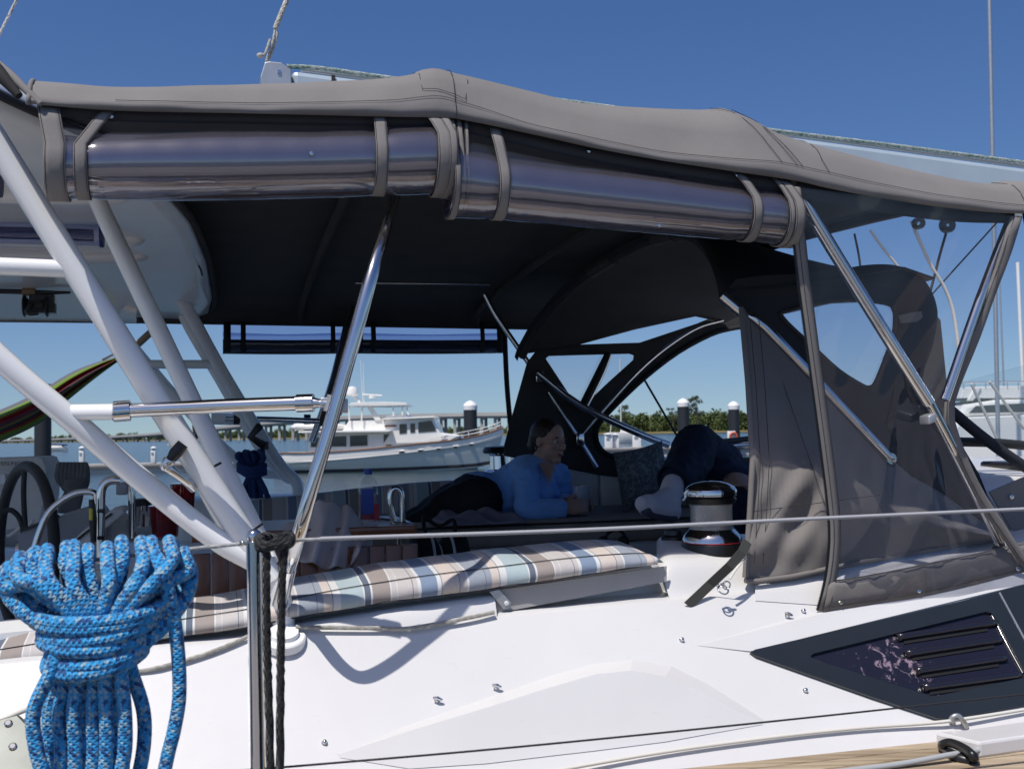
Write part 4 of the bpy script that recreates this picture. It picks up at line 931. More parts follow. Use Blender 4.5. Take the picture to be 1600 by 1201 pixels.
# ================================================================== BIMINI
bi = thing('bimini', B(.9, 2.2, .62), 'grey canvas bimini over the cockpit with rolled up clear side curtains', 'bimini')
TOP = [(60, 134), (110, 138), (190, 143), (300, 140), (400, 137), (500, 131), (590, 126), (638, 119), (652, 112), (665, 108.5), (680, 110.5), (700, 116), (760, 127), (830, 143), (900, 160), (1000, 168), (1090, 171.5), (1112, 170.5), (1126, 169), (1142, 173), (1165, 187), (1190, 204), (1215, 214), (1300, 239), (1400, 264), (1490, 284), (1540, 288), (1565, 283), (1582, 283), (1592, 289), (1598, 304)]
SEAM = [(60, 150), (190, 158), (300, 160), (400, 161), (500, 160), (600, 156), (650, 150), (675, 150), (700, 158), (720, 164), (800, 192), (900, 215), (1000, 235), (1100, 246), (1180, 252), (1210, 258), (1245, 266), (1400, 300), (1540, 318), (1598, 318)]
LOW = [(60, 162), (190, 172), (400, 176), (580, 180), (680, 181.5), (700, 184), (800, 206), (900, 229), (1000, 248), (1100, 264), (1210, 281), (1240, 289), (1300, 301), (1400, 318), (1500, 329), (1598, 331)]
def zfar(u): return .612-.008*u
rows = []
pxs = sorted(set([60+8*i for i in range(193)]+[652, 665, 680, 1126, 1142, 1582, 1592, 1598]))
rg = random.Random(5)
for px in pxs:
    yt0, ys0, yl0 = itps(TOP, px), itps(SEAM, px), itps(LOW, px)
    a = PB(px, yt0, .875); u = UL(a)[0]; zt = UL(a)[2]
    fl = PB(px, yl0, .735); se = PB(px, ys0, .745); zs, zl = UL(se)[2], UL(fl)[2]
    w1 = .004*math.sin(px*.021)+.0015*math.sin(px*.063+1)
    r = [B(u, .512, zl), B(u, .505+w1, zl*.55+zs*.45), B(u, .518+w1*.5, zs), B(u, .535-w1*.6, zs+(zt-zs)*.42), B(u, .57-w1*.5, zs+(zt-zs)*.78), B(u, .645, zt)]
    for L in (.76, 1.1, 1.6, 2.1, 2.6, 3.1, 3.5, 3.75):
        s = (L-.645)/(3.85-.645)
        r.append(B(u, L, zt+(zfar(u)+.06-zt)*s + .07*4*s*(1-s)*.9 + .012*min(1, s*8)))
    r += [B(u, 3.86, zfar(u)+.035), B(u, 3.90, zfar(u)-.01), B(u, 3.90, zfar(u)-.035)]
    rows.append(r)
V, Fc, U = grid_data(rows)
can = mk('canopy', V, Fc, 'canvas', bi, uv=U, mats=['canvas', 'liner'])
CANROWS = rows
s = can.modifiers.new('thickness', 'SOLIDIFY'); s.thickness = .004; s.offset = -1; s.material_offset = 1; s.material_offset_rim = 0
# make sure the outside faces out
if (rows[1][7]-rows[0][7]).cross(rows[0][8]-rows[0][7]).z > 0:
    for pl in can.data.polygons: pl.flip()
# front and aft closing hems (thickness of the folded edge)
tube('front_hem', [Vector(p)+FW*.002 for p in rows[-1]], .006, 'canvas', bi, k=8, n=2)
tube('aft_hem', [Vector(p) for p in rows[0]], .005, 'canvas', bi, k=8, n=2)
tube('corner_lacing', [PB(64, 163, .74), PB(40, 140, .76), PB(15, 116, .79), PB(-30, 80, .86)], [.006, .008, .009, .010], 'canvas', bi, k=10)
tube('corner_strap', [PB(30, 150, .76), PB(5, 122, .78), PB(-10, 108, .80), PB(-40, 84, .85)], [.008, .014, .018, .02], 'black_cloth', bi, k=10)
# stitched seams: dark thread lines lying on the cloth
def onrow(px, col):
    i = min(range(len(pxs)), key=lambda k: abs(pxs[k]-px)); return Vector(CANROWS[i][col])
for nm, tab in (('seam', [(x, 2) for x in range(190, 1560, 16)]),):
    tube('stitching', [onrow(x, c)-IN*.0035+Vector((0, 0, .001)) for x, c in tab], .0007, 'thread', bi, k=5, n=2)
def stitch(pts, w=.0010): tube('stitching', [PB(x, y, L) for x, y, L in pts], w, 'thread', bi, k=5, n=3)
def surf(px, f):        # point on the near shoulder: f 0 (hem) .. 1 (top)
    i = min(range(len(pxs)), key=lambda k: abs(pxs[k]-px)); r = CANROWS[i]; t = f*5; k = min(int(t), 4); q = Vector(r[k]).lerp(Vector(r[k+1]), t-k); return q-IN*.003+Vector((0, 0, .002))
for x in (689, 696): tube('stitching', [surf(x, f) for f in (0, .2, .4, .6, .8, 1)], .0007, 'thread', bi, k=5, n=2)
tube('stitching', [surf(645, .99), surf(643, .75), surf(642, .5), surf(665, .48), surf(690, .46), surf(712, .44), surf(714, .7), surf(718, .98)], .0007, 'thread', bi, k=5, n=1)
for a, b in ((1112, 1180), (1145, 1206), (1150, 1211), (1232, 1252)): tube('stitching', [surf(a+(b-a)*t, 1-.6*t) for t in (0, .25, .5, .75, 1)], .0007, 'thread', bi, k=5, n=2)
tube('stitching', [surf(1548, f) for f in (0, .25, .5, .75, 1)], .0007, 'thread', bi, k=5, n=2)
# inner dark band behind the hem that carries the curtain zip
for px0, px1 in ((70, 690), (700, 1235), (1245, 1585)):
    rw = []
    for i in range(25):
        px = px0+(px1-px0)*i/24; y = itps(LOW, px); rw.append([PB(px, y-6, .765), PB(px, y+18, .770)])
    sheet('zip_band', rw, 'canvas_dark', bi, thick=.003)
# bows across under the canvas
for px, nm in ((640, 'bow'), (1195, 'bow'), (1570, 'bow')):
    i = min(range(len(pxs)), key=lambda k: abs(pxs[k]-px)); r = CANROWS[i]
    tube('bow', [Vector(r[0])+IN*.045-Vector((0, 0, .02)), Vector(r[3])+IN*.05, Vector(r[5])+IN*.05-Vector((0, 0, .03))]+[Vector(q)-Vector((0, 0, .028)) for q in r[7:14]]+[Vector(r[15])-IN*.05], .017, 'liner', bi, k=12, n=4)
tube('spreader_bar', [PB(555, 442, 2.6), PB(765, 444, 2.6)], .006, 'stainless', bi, k=10)
# struts
st1 = tube('strut', [PL(452, 888, .62), PL(460, 860, .525), PL(471, 820, .475), PL(492, 746, .46), PL(520, 650, .462), PL(560, 505, .468), PL(583, 420, .49), PL(600, 362, .56), PL(612, 318, .648), PL(625, 270, .665), PL(636, 225, .665)], .0150, 'stainless', bi, k=24, n=5)
tube('strut_foot', [PL(437, 945, .69), PL(446, 910, .66), PL(452, 886, .615)], .0170, 'stainless', bi, k=20)
tube('strut', [PB(487, 690, 3.8), PB(518, 600, 3.82), PB(548, 482, 3.84)], .018, 'stainless', bi, k=12)
tube('strut', [PB(500, 665, 3.8), PB(530, 560, 3.8), PB(556, 470, 3.8)], .014, 'black_plastic', bi, k=12)
# clamp and telescopic tube between arch and strut
tc_ = thing('tie_bar', PL(340, 636, .64), 'polished telescopic tie bar clamped between arch tube and bimini strut', 'tie bar')
tube('bar', [PL(204, 641, .635), PL(350, 634, .56), PL(488, 629, .49)], .0152, 'stainless', tc_, k=20, n=2)
V, Fc, U = tube_data([PL(176, 643, .64), PL(178, 643, .64), PL(203, 641, .64), PL(205, 641, .64)], [.0185, .0225, .0225, .0185], 24, 1); mk('collar', V, Fc, 'stainless', tc_, sharp=30)
tube('collar', [PL(464, 630, .50), PL(490, 629, .488)], .019, 'stainless', tc_, k=20, n=1)
tube('eye_end', [PL(488, 629, .488), PL(500, 630, .48), PL(512, 631, .476)], [.012, .009, .010], 'stainless', tc_, k=12)
tube('clamp', [PL(519, 645, .476), PL(526, 620, .476)], .0205, 'aluminium', tc_, k=20, n=1)
box('clamp_lug', PL(536, 634, .475), FW*.010, IN*.006, Vector((0, 0, .015)), 'aluminium', tc_, .002)
box('clamp_lug', PL(508, 629, .475), FW*.010, IN*.005, Vector((0, 0, .011)), 'aluminium', tc_, .002)
tube('far_bar', [PB(352, 654, 3.85), PB(420, 655, 3.85), PB(500, 658, 3.8)], .016, 'stainless', tc_, k=10)
for x in (370, 480): tube('far_collar', [PB(x-5, 655, 3.85), PB(x+5, 655, 3.85)], .026, 'black_plastic', tc_, k=12, n=1)

# rolled clear curtains
def roll(px0, px1, cen, rad, L, hang, nm, end=None):
    t = mk('x', [(0, 0, 0)], [], 'thread') if False else None
    n = 90; P = []; R0 = []
    for i in range(n+1):
        px = px0+(px1-px0)*i/n; P.append(PB(px, itps(cen, px), L)); R0.append(itps(rad, px)*(1+.004*math.sin(i*.7)+.012*math.sin(i*.11+px0)-sum(.06*math.exp(-((px-q_)/16)**2) for q_ in (131, 590, 777, 1166))))
    V, Fc, U = tube_data(P, R0, 40, 1, cap=False); o = mk(nm, V, Fc, 'vinyl_roll', bi, uv=U)
    for f in (.86, .70):
        V, Fc, U = tube_data([p+Vector((0, 0, .004)) for p in P], [r*f for r in R0], 28, 1, cap=False); mk('inner_layer', V, Fc, 'vinyl_roll', o, uv=U)
    V, Fc, U = tube_data(P, [r*.50 for r in R0], 20, 1, cap=True); mk('roll_core', V, Fc, 'canvas_dark', o, uv=U)
    rw = []
    for i in range(n+1):
        px = px0+(px1-px0)*i/n; y = itps(LOW, px); c = P[i]; up = PB(px, y+6, .775); tn = c - IN*R0[i]*.98+Vector((0, 0, R0[i]*.18))
        rw.append([up, up.lerp(tn, .35)+IN*.004, up.lerp(tn, .7)-IN*.004, tn])
    sheet('hanging_sheet', rw, 'vinyl', o)
    return o, P, R0
C1 = [(90, 262), (300, 260), (500, 257), (690, 250)]; RD1 = [(90, .066), (300, .072), (690, .076)]
C2 = [(700, 285), (850, 302), (1000, 318), (1225, 343)]; RD2 = [(700, .079), (850, .071), (1225, .064)]
r1, RP1, RR1 = roll(86, 690, C1, RD1, .79, 0, 'rolled_curtain')
r2, RP2, RR2 = roll(700, 1228, C2, RD2, .79, 0, 'rolled_curtain')
def strap(P, px0, px1, nm, cen, rad, topx, w, m, parent, dx=0.0, full=False, a0=-.35, off=.004):
    """band of webbing from the hem round the roll; px of the roll point, topx where it is hung"""
    pxm = (px0+px1)/2; c = PB(pxm, itps(cen, pxm), .79); r = itps(rad, pxm)*(.935 if nm == 'strap' else 1)+off
    up = PB(topx, itps(LOW, topx)-4, .76); pts = []
    for k in range(17):
        a = .55-(k/16)*(.55+math.pi*.5+1.1)
        pts.append(c-IN*r*math.cos(a)+Vector((0, 0, r*math.sin(a))))
    line = [up, up.lerp(pts[0], .5)+(-IN)*.004]+pts
    rw = [[q-FW*w/2, q-FW*w*.2-IN*.0012, q+FW*w*.2-IN*.0012, q+FW*w/2] for q in line]
    o = sheet(nm, rw, m, parent, thick=.003)
    for s in (-.42, .42): tube('stitching', [q+FW*w*s-IN*.0022 for q in line], .0008, 'thread', o, k=4, n=1)
    return o
strap(None, 131, 131, 'strap', C1, RD1, 174, .026, 'canvas', r1)
strap(None, 590, 590, 'strap', C1, RD1, 592, .027, 'canvas', r1)
strap(None, 777, 777, 'strap', C2, RD2, 772, .025, 'canvas', r2)
strap(None, 1166, 1166, 'strap', C2, RD2, 1152, .024, 'canvas', r2)
strap(None, 92, 92, 'end_binding', C1, RD1, 74, .042, 'canvas', r1, off=.003)
strap(None, 684, 684, 'end_binding', C1, RD1, 674, .030, 'canvas', r1, off=.008)
strap(None, 697, 697, 'end_binding', C1, RD1, 690, .018, 'canvas', r1, off=.010)
strap(None, 704, 704, 'end_binding', C2, RD2, 704, .014, 'canvas', r2, off=.004)
strap(None, 714, 714, 'end_binding', C2, RD2, 716, .012, 'canvas', r2, off=-.006)
strap(None, 722, 722, 'end_binding', C2, RD2, 728, .008, 'canvas', r2, off=-.012)
strap(None, 1217, 1217, 'end_binding', C2, RD2, 1210, .014, 'canvas', r2, off=.004)
strap(None, 1229, 1229, 'end_binding', C2, RD2, 1222, .026, 'canvas', r2, off=.006)
for x, y, L in ((487, 240, .715), (174, 182, .756), (773, 212, .754), (1152, 274, .755), (1030, 352, .73), (920, 236, .76)):
    lathe('snap', PB(x, y, L), [(.005, 0), (.0045, .002), (.002, .003)], 'stainless', bi, ax=-IN, k=12)
# far side rolled curtains hang as dark silhouettes
def farroll(px0, px1, y0, y1, straps):
    P = [PB(px0, (y0+y1)/2+6, 3.92), PB((px0+px1)/2, (y0+y1)/2+7, 3.92), PB(px1, (y0+y1)/2+6, 3.92)]
    o = tube('far_rolled_curtain', P, [.055, .050, .056], 'vinyl_far', bi, k=20, n=8)
    tube('roll_core', [q-Vector((0, 0, .018)) for q in P], .038, 'liner', o, k=14, n=6)
    sheet('hanging_sheet', [[PB(x, 503, 3.91), PB(x, 525, 3.9)] for x in (px0, (px0+px1)/2, px1)], 'vinyl_far', o)
    for x, w in straps:
        q = PB(x, 503, 3.86); c = PB(x, 531, 3.86); sheet('strap', [[q-FW*w, q+FW*w], [c-FW*w-IN*.02, c+FW*w-IN*.02], [PB(x, 550, 3.87)-FW*w, PB(x, 550, 3.87)+FW*w]], 'black_cloth', o, thick=.004)
farroll(348, 545, 510, 550, ((355, .018), (380, .013), (520, .012), (540, .015)))
farroll(550, 787, 510, 550, ((562, .015), (583, .013), (753, .012), (780, .016)))
tube('far_curtain_edge', [PB(788, 505, 3.88), PB(792, 600, 3.88), PB(800, 690, 3.85)], .014, 'black_cloth', bi, k=8)
# far front strut of the bimini
tube('far_strut', [PB(758, 460, 3.4), PB(780, 500, 3.38), PB(845, 595, 3.34), PB(905, 686, 3.3), PB(932, 730, 3.28)], .013, 'stainless', bi, k=12)
box('strut_clamp', PB(842, 588, 3.32), FW*.02, IN*.02, (0, 0, .03), 'stainless', bi, .004); box('strut_clamp', PB(905, 686, 3.28), FW*.02, IN*.02, (0, 0, .03), 'stainless', bi, .004)

# ------------------------------------------------------------------ clear front side curtain of the bimini
LC0, LC1 = UL(CO(1284, 953, .006))[1], UL(CO(1625, 905, .006))[1]
cu_ = thing('clear_curtain', PL(1290, 955, LC0), 'clear vinyl side curtain with grey zip edge and snap hem at right', 'curtain')
EL = [(x, y, .52+(LC0-.52)*max(0, (y-292)/661)) for x, y in ((1240, 292), (1248, 380), (1256, 450), (1272, 570), (1288, 690), (1299, 780), (1303, 840), (1297, 900), (1284, 953))]
ER = [(x, y, .52+(LC1-.52)*max(0, (y-338)/572)) for x, y in ((1588, 338), (1560, 425), (1520, 530), (1486, 620), (1481, 650), (1494, 695), (1535, 780), (1590, 862), (1625, 910))]
def smooth_edge(E, n=24):
    P = cr([PL(*e) for e in E], 6); L_ = [0]
    for a, b in zip(P, P[1:]): L_.append(L_[-1]+(b-a).length)
    out = []
    for i in range(n+1):
        s = L_[-1]*i/n; k = max(j for j in range(len(P)) if L_[j] <= s+1e-9); k = min(k, len(P)-2); out.append(P[k].lerp(P[k+1], (s-L_[k])/(L_[k+1]-L_[k])))
    return out
le, re = smooth_edge(EL), smooth_edge(ER)
def bedge(x): return CO(x, itp([(1284, 955), (1450, 930), (1600, 893), (1700, 866)], x), .006)
# clear sheet: between the two edges, slight billow
rows = []
lf, rf_ = smooth_edge(EL, 72), smooth_edge(ER, 72)
for i in range(73):
    a, b = lf[i], rf_[i]; r = []
    for j in range(49):
        s, t = j/48, i/72; g = math.exp(-((s-.72)/.16)**2)*math.exp(-((t-.78)/.13)**2)*math.sin(math.pi*s)
        w = .010*math.sin(math.pi*s)+.0022*math.sin(i*.3+j*.4)*math.sin(math.pi*s)+.0035*g*math.sin(s*62+t*9)+.0025*math.exp(-((t-.66)/.1)**2)*math.sin((s*1.2+t)*30)*math.sin(math.pi*s)
        r.append(a.lerp(b, s)-IN*w)
    rows.append(r)
sheet('clear_sheet', rows, 'vinyl', cu_)
sheet('zip_edge', [[q-FW*.012, q-FW*.004-IN*.003, q+FW*.006-IN*.003, q+FW*.020] for q in le], 'canvas', cu_, thick=.0035)
zt, zf, zu = [], [], []
P = cr(le, 8)
for i in range(0, len(P)-1):
    q = P[i]-FW*.0155-IN*.002; box_data(q, FW*.003, IN*.0015, Vector((0, 0, .0018)), zt, zf)
mk('zip_teeth', zt, zf, 'black_plastic', cu_, smooth=False, kind='stuff')
tube('zip_tape', [q-FW*.013 for q in le], .0025, 'black_cloth', cu_, k=6, n=1)
for s in (-.002, .017): tube('stitching', [q+FW*s-IN*.0055 for q in le], .0008, 'thread', cu_, k=4, n=1)
rw = []
for i, q in enumerate(re):
    w = .017+.002*math.sin(i*1.1); k = .003*math.sin(i*1.9); rw.append([q-FW*w+IN*.002, q-FW*w*.4-IN*(.004+k), q+FW*w*.4-IN*(.004-k), q+FW*w])
sheet('front_edge', rw, 'canvas', cu_, thick=.004)
tube('stitching', [q-FW*.010-IN*.006 for q in re], .0008, 'thread', cu_, k=4, n=1)
# hem along the coaming with snaps
rw = []
HT = [(1296, 907), (1340, 901), (1400, 890), (1450, 880), (1520, 866), (1590, 850), (1640, 838), (1700, 822)]
HB = [(1284, 956), (1340, 948), (1400, 939), (1450, 930), (1520, 914), (1590, 896), (1640, 884), (1700, 866)]
for i in range(33):
    x = 1286+(1700-1286)*i/32; b = CO(x, itps(HB, x), .006); a = PL(x+8*(1-i/32), itps(HT, x+8), UL(b)[1]-.004); k = .006*math.sin(i*1.7)+.005*math.sin(i*.8+1)
    rw.append([a, a.lerp(b, .33)+CN*(.006+k), a.lerp(b, .66)+CN*(.008-k*.6), b])
sheet('hem_band', rw, 'canvas_side', cu_, thick=.004)
for j in (0.07, .93): tube('stitching', [r[0].lerp(r[3], j)+CN*.0075 for r in rw], .0008, 'thread', cu_, k=4, n=1)
mat('snap_brass', (.5, .45, .30), .3, metal=1.0)
for x, y, mm in ((1313, 940, 'snap_brass'), (1435, 922, 'stainless'), (1563, 889, 'snap_brass'), (1590, 888, 'stainless')):
    lathe('snap', CO(x, y, .021), [(.008, 0), (.0078, .003), (.0045, .0055), (.001, .006)], mm, cu_, ax=CN, k=16)
# stainless front hoop legs behind the clear sheet
tube('hoop_leg', [PB(1246, 298, .80), PB(1300, 388, .80), PB(1400, 548, .80), PB(1452, 630, .80)], .0165, 'stainless', bi, k=20, n=2)
tube('hoop_leg', [PL(1448, 622, .57), PL(1500, 722, .64), PL(1560, 842, .70), PL(1566, 858, .72)], .0135, 'stainless', bi, k=20, n=2)
tube('hoop_leg', [PB(1578, 345, .79), PB(1530, 470, .79), PB(1476, 625, .79)], .0125, 'stainless', bi, k=16, n=2)
box('hoop_clamp', PB(1450, 654, .79), FW*.012+Vector((0, 0, .004)), IN*.02, (0, 0, .011), 'aluminium', bi, .003)
lathe('hoop_foot', PL(1563, 862, .72), [(.028, -.02), (.028, .0), (.02, .012), (.014, .03)], 'rubber', bi, k=16)

# ================================================================== SPRAY HOOD
sh = thing('spray_hood', B(2.0, 2.2, -.2), 'grey canvas spray hood arched over the companionway, sunlit side wing at right', 'spray hood')
# roof between the aft hoop and the front edge
def hoop(L):                                   # aft hoop: (u, z) at lateral position
    s = (L-2.15)/1.17; s = max(-1.02, min(1.02, s)); z = .36+(.745-.36)*max(0, 1-abs(s)**2.4)**.75; u = 1.37+.17*(1-abs(s)**2)+.02*s; return u, z
def front(L):
    s = (L-2.2)/1.12; s = max(-1, min(1, s)); return 2.06+.2*(L-1)+.05*(1-s*s), .51+.055*s+.06*(1-s*s)
rows = []
Ls = [.985, 1.0, 1.03, 1.1, 1.2, 1.35, 1.55, 1.8, 2.15, 2.5, 2.75, 2.95, 3.1, 3.2, 3.27, 3.3, 3.315]
for L in Ls:
    ua, za = hoop(L); uf, zf_ = front(L); 
    s = abs((L-2.15)/1.165); zs = za*.55+zf_*.45+.02*(1-s*s)
    zf2 = zf_
    rows.append([B(ua, L, za-.02), B(ua-.012, L, za), B(ua+.012, L, za+.012), B(ua*.75+uf*.25, L, za*.78+zf2*.22+.01), B(ua*.45+uf*.55, L, zs*.6+zf2*.4+.012), B(ua*.15+uf*.85, L, zf2+.02), B(uf, L, zf2-.01)])
V, Fc, U = grid_data(rows); rf = mk('roof', V, Fc, 'canvas', sh, uv=U, mats=['hood_shade_navy', 'liner'])
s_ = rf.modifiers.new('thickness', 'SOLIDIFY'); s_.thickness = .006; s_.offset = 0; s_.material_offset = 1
hp = []
for L in [1.0+.115*i for i in range(21)]:
    ua, za = hoop(max(1.0, min(3.3, L))); hp.append(B(ua+.015, L, za-.022))
mat('hoop_sleeve', (0.06, 0.045, 0.04), 0.6)
tube('aft_hoop', hp, .020, 'canvas_dark', sh, k=12, n=3)
for a, b in ((6, 9), (12, 15)): tube('leather_grip', hp[a:b], .026, 'hoop_sleeve', sh, k=12, n=3)
tube('hoop_leg', [PL(1128, 462, .985), PL(1162, 490, .965), PL(1195, 512, .94), PL(1300, 622, .925), PL(1385, 712, .92), PL(1391, 722, .925)], .0165, 'stainless', sh, k=20, n=3)
tube('hoop_leg', [PL(840, 582, 3.30), PL(905, 632, 3.26), PL(1000, 678, 3.22), PL(1045, 695, 3.2)], .018, 'stainless', sh, k=12, n=3)
lathe('hoop_foot', PL(1389, 716, .92), [(.022, -.02), (.024, .0), (.016, .014)], 'stainless', sh, ax=-IN, k=14)
# near side wing: cloth with draped folds
WT = [(1160, 478), (1172, 500), (1200, 516), (1300, 622), (1385, 712), (1420, 742), (1470, 772), (1530, 815), (1566, 838)]
WB = [(1160, 906), (1172, 910), (1240, 901), (1300, 888), (1400, 869), (1480, 855), (1566, 840)]
def wingL(t): return itps([(0, .95), (.3, .80), (.55, .715), (.8, .705), (1, .70)], t)
XL = [(478, 1160), (600, 1171), (720, 1178), (800, 1174), (910, 1166)]
rows = []
for i in range(57):
    x = 1160+(1566-1160)*i/56; yt0, yb0 = itp(WT, x), itp(WB, x); r = []
    for j in range(41):
        t = j/40; y = yt0+(yb0-yt0)*t
        xx = x + (itp(XL, y)-1160)*(1-(x-1160)/406)**3
        L = wingL(t)
        g = math.exp(-((xx-1235)/75)**2)*math.exp(-((y-800)/95)**2)
        fold = .016*g*math.sin((xx*.62+y*.52)*.085) + .010*g*math.sin((xx*.75+y*.45)*.16+1)
        g2 = math.exp(-((y-850)/55)**2)*math.exp(-((xx-1215)/55)**2); fold += .018*g2*math.sin(y*.055+xx*.012)
        g3 = math.exp(-((xx-1440)/90)**2)*math.exp(-((y-790)/60)**2); fold += .007*g3*math.sin(xx*.07+y*.03)+.005*g3*math.sin(y*.12-xx*.05)
        fold += .0025*math.sin(xx*.045+y*.02)+.0015*math.sin(xx*.11-y*.06)
        L += .14*max(0, min(1, (xx-1290)/90))*t
        r.append(PL(xx, y, L+fold))
    rows.append(r)
wg = sheet('side_wing', rows, 'canvas_side', sh, thick=.004, mats=['canvas_side', 'canvas_dark'])
tube('wing_edge', [PL(itp(XL, y)-2, y, wingL((y-480)/430)-.002) for y in range(482, 908, 20)], .008, 'canvas_side', sh, k=8, n=2)
tube('wing_hem', [PL(x, itp(WB, x)-1, .697+.14*max(0, min(1, (x-1290)/90))) for x in range(1164, 1560, 18)], .007, 'canvas_side', sh, k=8, n=2)
for dx in (10, 24): tube('stitching', [PL(itp(XL, y)+dx, y, wingL((y-480)/430)-.012) for y in range(500, 900, 20)], .0009, 'thread', sh, k=4, n=2)
tube('stitching', [PL(1200+(1290-1200)*t, 530+(790-530)*t, wingL(t*.62)-.012) for t in (0, .2, .4, .6, .8, 1)], .0009, 'thread', sh, k=4, n=2)
tube('stitching', [PL(1175+x, 799-x*.13, wingL(.75)-.012) for x in (2, 40, 80, 115, 150, 200)], .0009, 'thread', sh, k=4, n=2)
rw = []
for x in range(1180, 1720, 12):
    h_ = CO(x, itp([(1180, 938), (1284, 945), (1450, 922), (1600, 886), (1720, 850)], x), .002); q_ = PL(x, itp(WB+[(1720, 806)], x)+3, .715+.14*max(0, min(1, (x-1290)/90))); rw.append([h_, h_.lerp(q_, .35)+Vector((0, 0, .006)), h_.lerp(q_, .7)+Vector((0, 0, .006)), q_, q_+IN*.1])
sheet('deck_ramp', rw, 'gelcoat', sy)
# framed window panel above the wing, near side
OUT = [(1150, 470), (1136, 452), (1150, 436), (1190, 430), (1240, 428), (1300, 420), (1345, 424), (1390, 424), (1416, 432), (1432, 450), (1446, 480), (1452, 510), (1450, 545), (1442, 590), (1438, 610), (1470, 640), (1500, 690), (1530, 740), (1566, 830), (1530, 810), (1470, 768), (1420, 738), (1385, 708), (1300, 616), (1200, 508), (1170, 490)]
HOLE = [(1218, 489), (1262, 477), (1322, 468), (1372, 472), (1393, 478), (1398, 492), (1396, 522), (1386, 552), (1374, 583), (1366, 600), (1358, 605), (1346, 601), (1310, 578), (1270, 541), (1232, 506)]
fp = panel('window_frame', [PL(x, y, .995) for x, y in OUT], [[PL(x, y, .995) for x, y in HOLE]], .008, 'hood_shade_navy', sh, bevel=.002)
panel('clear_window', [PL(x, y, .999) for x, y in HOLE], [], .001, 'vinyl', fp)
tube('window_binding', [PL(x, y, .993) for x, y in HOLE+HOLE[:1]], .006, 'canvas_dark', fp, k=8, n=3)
tube('brow_roll', [PL(x, y, 1.04) for x, y in ((1185, 458), (1240, 452), (1300, 446), (1350, 440), (1390, 441), (1420, 455), (1436, 490), (1432, 540), (1418, 590))], [.030, .034, .042, .050, .054, .056, .054, .046, .034], 'hood_shade_navy', sh, k=20)
panel('strap_tab', [PL(x, y, .985) for x, y in ((1404, 493), (1424, 488), (1440, 486), (1442, 496), (1432, 503), (1408, 505))], [], .004, 'canvas', fp)
# hanging webbing strap inside the curtain
tube('webbing', [PL(1398, 600, .88), PL(1392, 640, .86), PL(1386, 662, .85), PL(1393, 680, .85), PL(1402, 692, .86)], .005, 'black_cloth', sh, k=6); lathe('buckle', PL(1391, 664, .845), [(.012, -.004), (.013, 0), (.012, .004)], 'black_plastic', sh, ax=-IN, k=10)
# far side of the hood: black silhouette with a three-cornered window and the big open curve
FO = [(824, 566), (838, 548), (842, 540), (1000, 535), (1090, 505), (1160, 476), (1260, 440), (1420, 440), (1470, 500), (1480, 600), (1500, 720), (1500, 745), (960, 745), (935, 742), (900, 735), (788, 712), (788, 696), (806, 630)]
H1 = [(853, 560), (858, 556), (984, 552.5), (991, 555), (990, 562), (950, 598), (909, 637), (904, 637), (886, 610)]
H2 = [(1165, 510), (1140, 514), (1110, 523), (1060, 550), (1010, 588), (965, 630), (938, 660), (932, 676), (934, 692), (944, 706), (962, 713), (1000, 715), (1180, 714), (1440, 708), (1440, 560), (1400, 470), (1300, 474), (1220, 492)]
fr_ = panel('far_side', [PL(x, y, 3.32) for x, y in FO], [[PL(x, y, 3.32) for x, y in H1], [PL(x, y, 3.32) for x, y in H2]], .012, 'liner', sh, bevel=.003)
panel('far_window', [PL(x, y, 3.325) for x, y in H1], [], .001, 'vinyl', fr_)
tube('window_strut', [PL(907, 640, 3.30), PL(932, 590, 3.30), PL(951, 552, 3.30)], .020, 'black_cloth', fr_, k=8); tube('window_strut', [PL(914, 640, 3.26), PL(940, 588, 3.26), PL(954, 553, 3.26)], .010, 'stainless', fr_, k=8)
tube('front_hoop', [PL(x, y, 3.27) for x, y in ((900, 690), (950, 632), (1000, 578), (1045, 540), (1090, 512), (1130, 500))], .008, 'stainless', sh, k=10)
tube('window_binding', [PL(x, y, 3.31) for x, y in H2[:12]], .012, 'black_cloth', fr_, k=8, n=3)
# windscreen frame, cabin hatch and dark strut seen past the front edge at right
ws = thing('windscreen', B(2.9, 2.2, -.2), 'dark framed clear windscreen of the spray hood at the right picture edge', 'windscreen')
tube('frame', [PL(1484, 640, 1.15), PL(1540, 686, 1.15), PL(1600, 728, 1.15), PL(1700, 790, 1.15)], .018, 'hood_shade_navy', ws, k=10)
tube('frame', [PL(1497, 690, 1.2), PL(1560, 692, 1.2), PL(1640, 700, 1.2)], .016, 'rubber', ws, k=10)
panel('pane', [PL(x, y, 1.25) for x, y in ((1490, 600), (1640, 560), (1720, 700), (1500, 690))], [], .003, 'clear_glass', ws)
for x0, y0, x1, y1 in ((1518, 600, 1560, 690), (1546, 596, 1600, 670)): tube('rigging_line', [PL(x0, y0, 1.4), PL(x1, y1, 1.4)], .005, 'white_rope', ws, k=6)
bbox('hatch', 2.62, 2.86, 1.24, 1.52, -.165, -.135, 'sky_reflect_hatch', sy, .01)
panel('hood_skirt', [PL(x, y, .93) for x, y in ((1546, 768), (1600, 745), (1700, 715), (1700, 850), (1600, 832), (1580, 826))], [], .006, 'canvas_side', sh, bevel=.001)
lathe('snap', PL(1580, 776, .925), [(.008, 0), (.0075, .003), (.001, .006)], 'stainless', sh, ax=-IN, k=14)
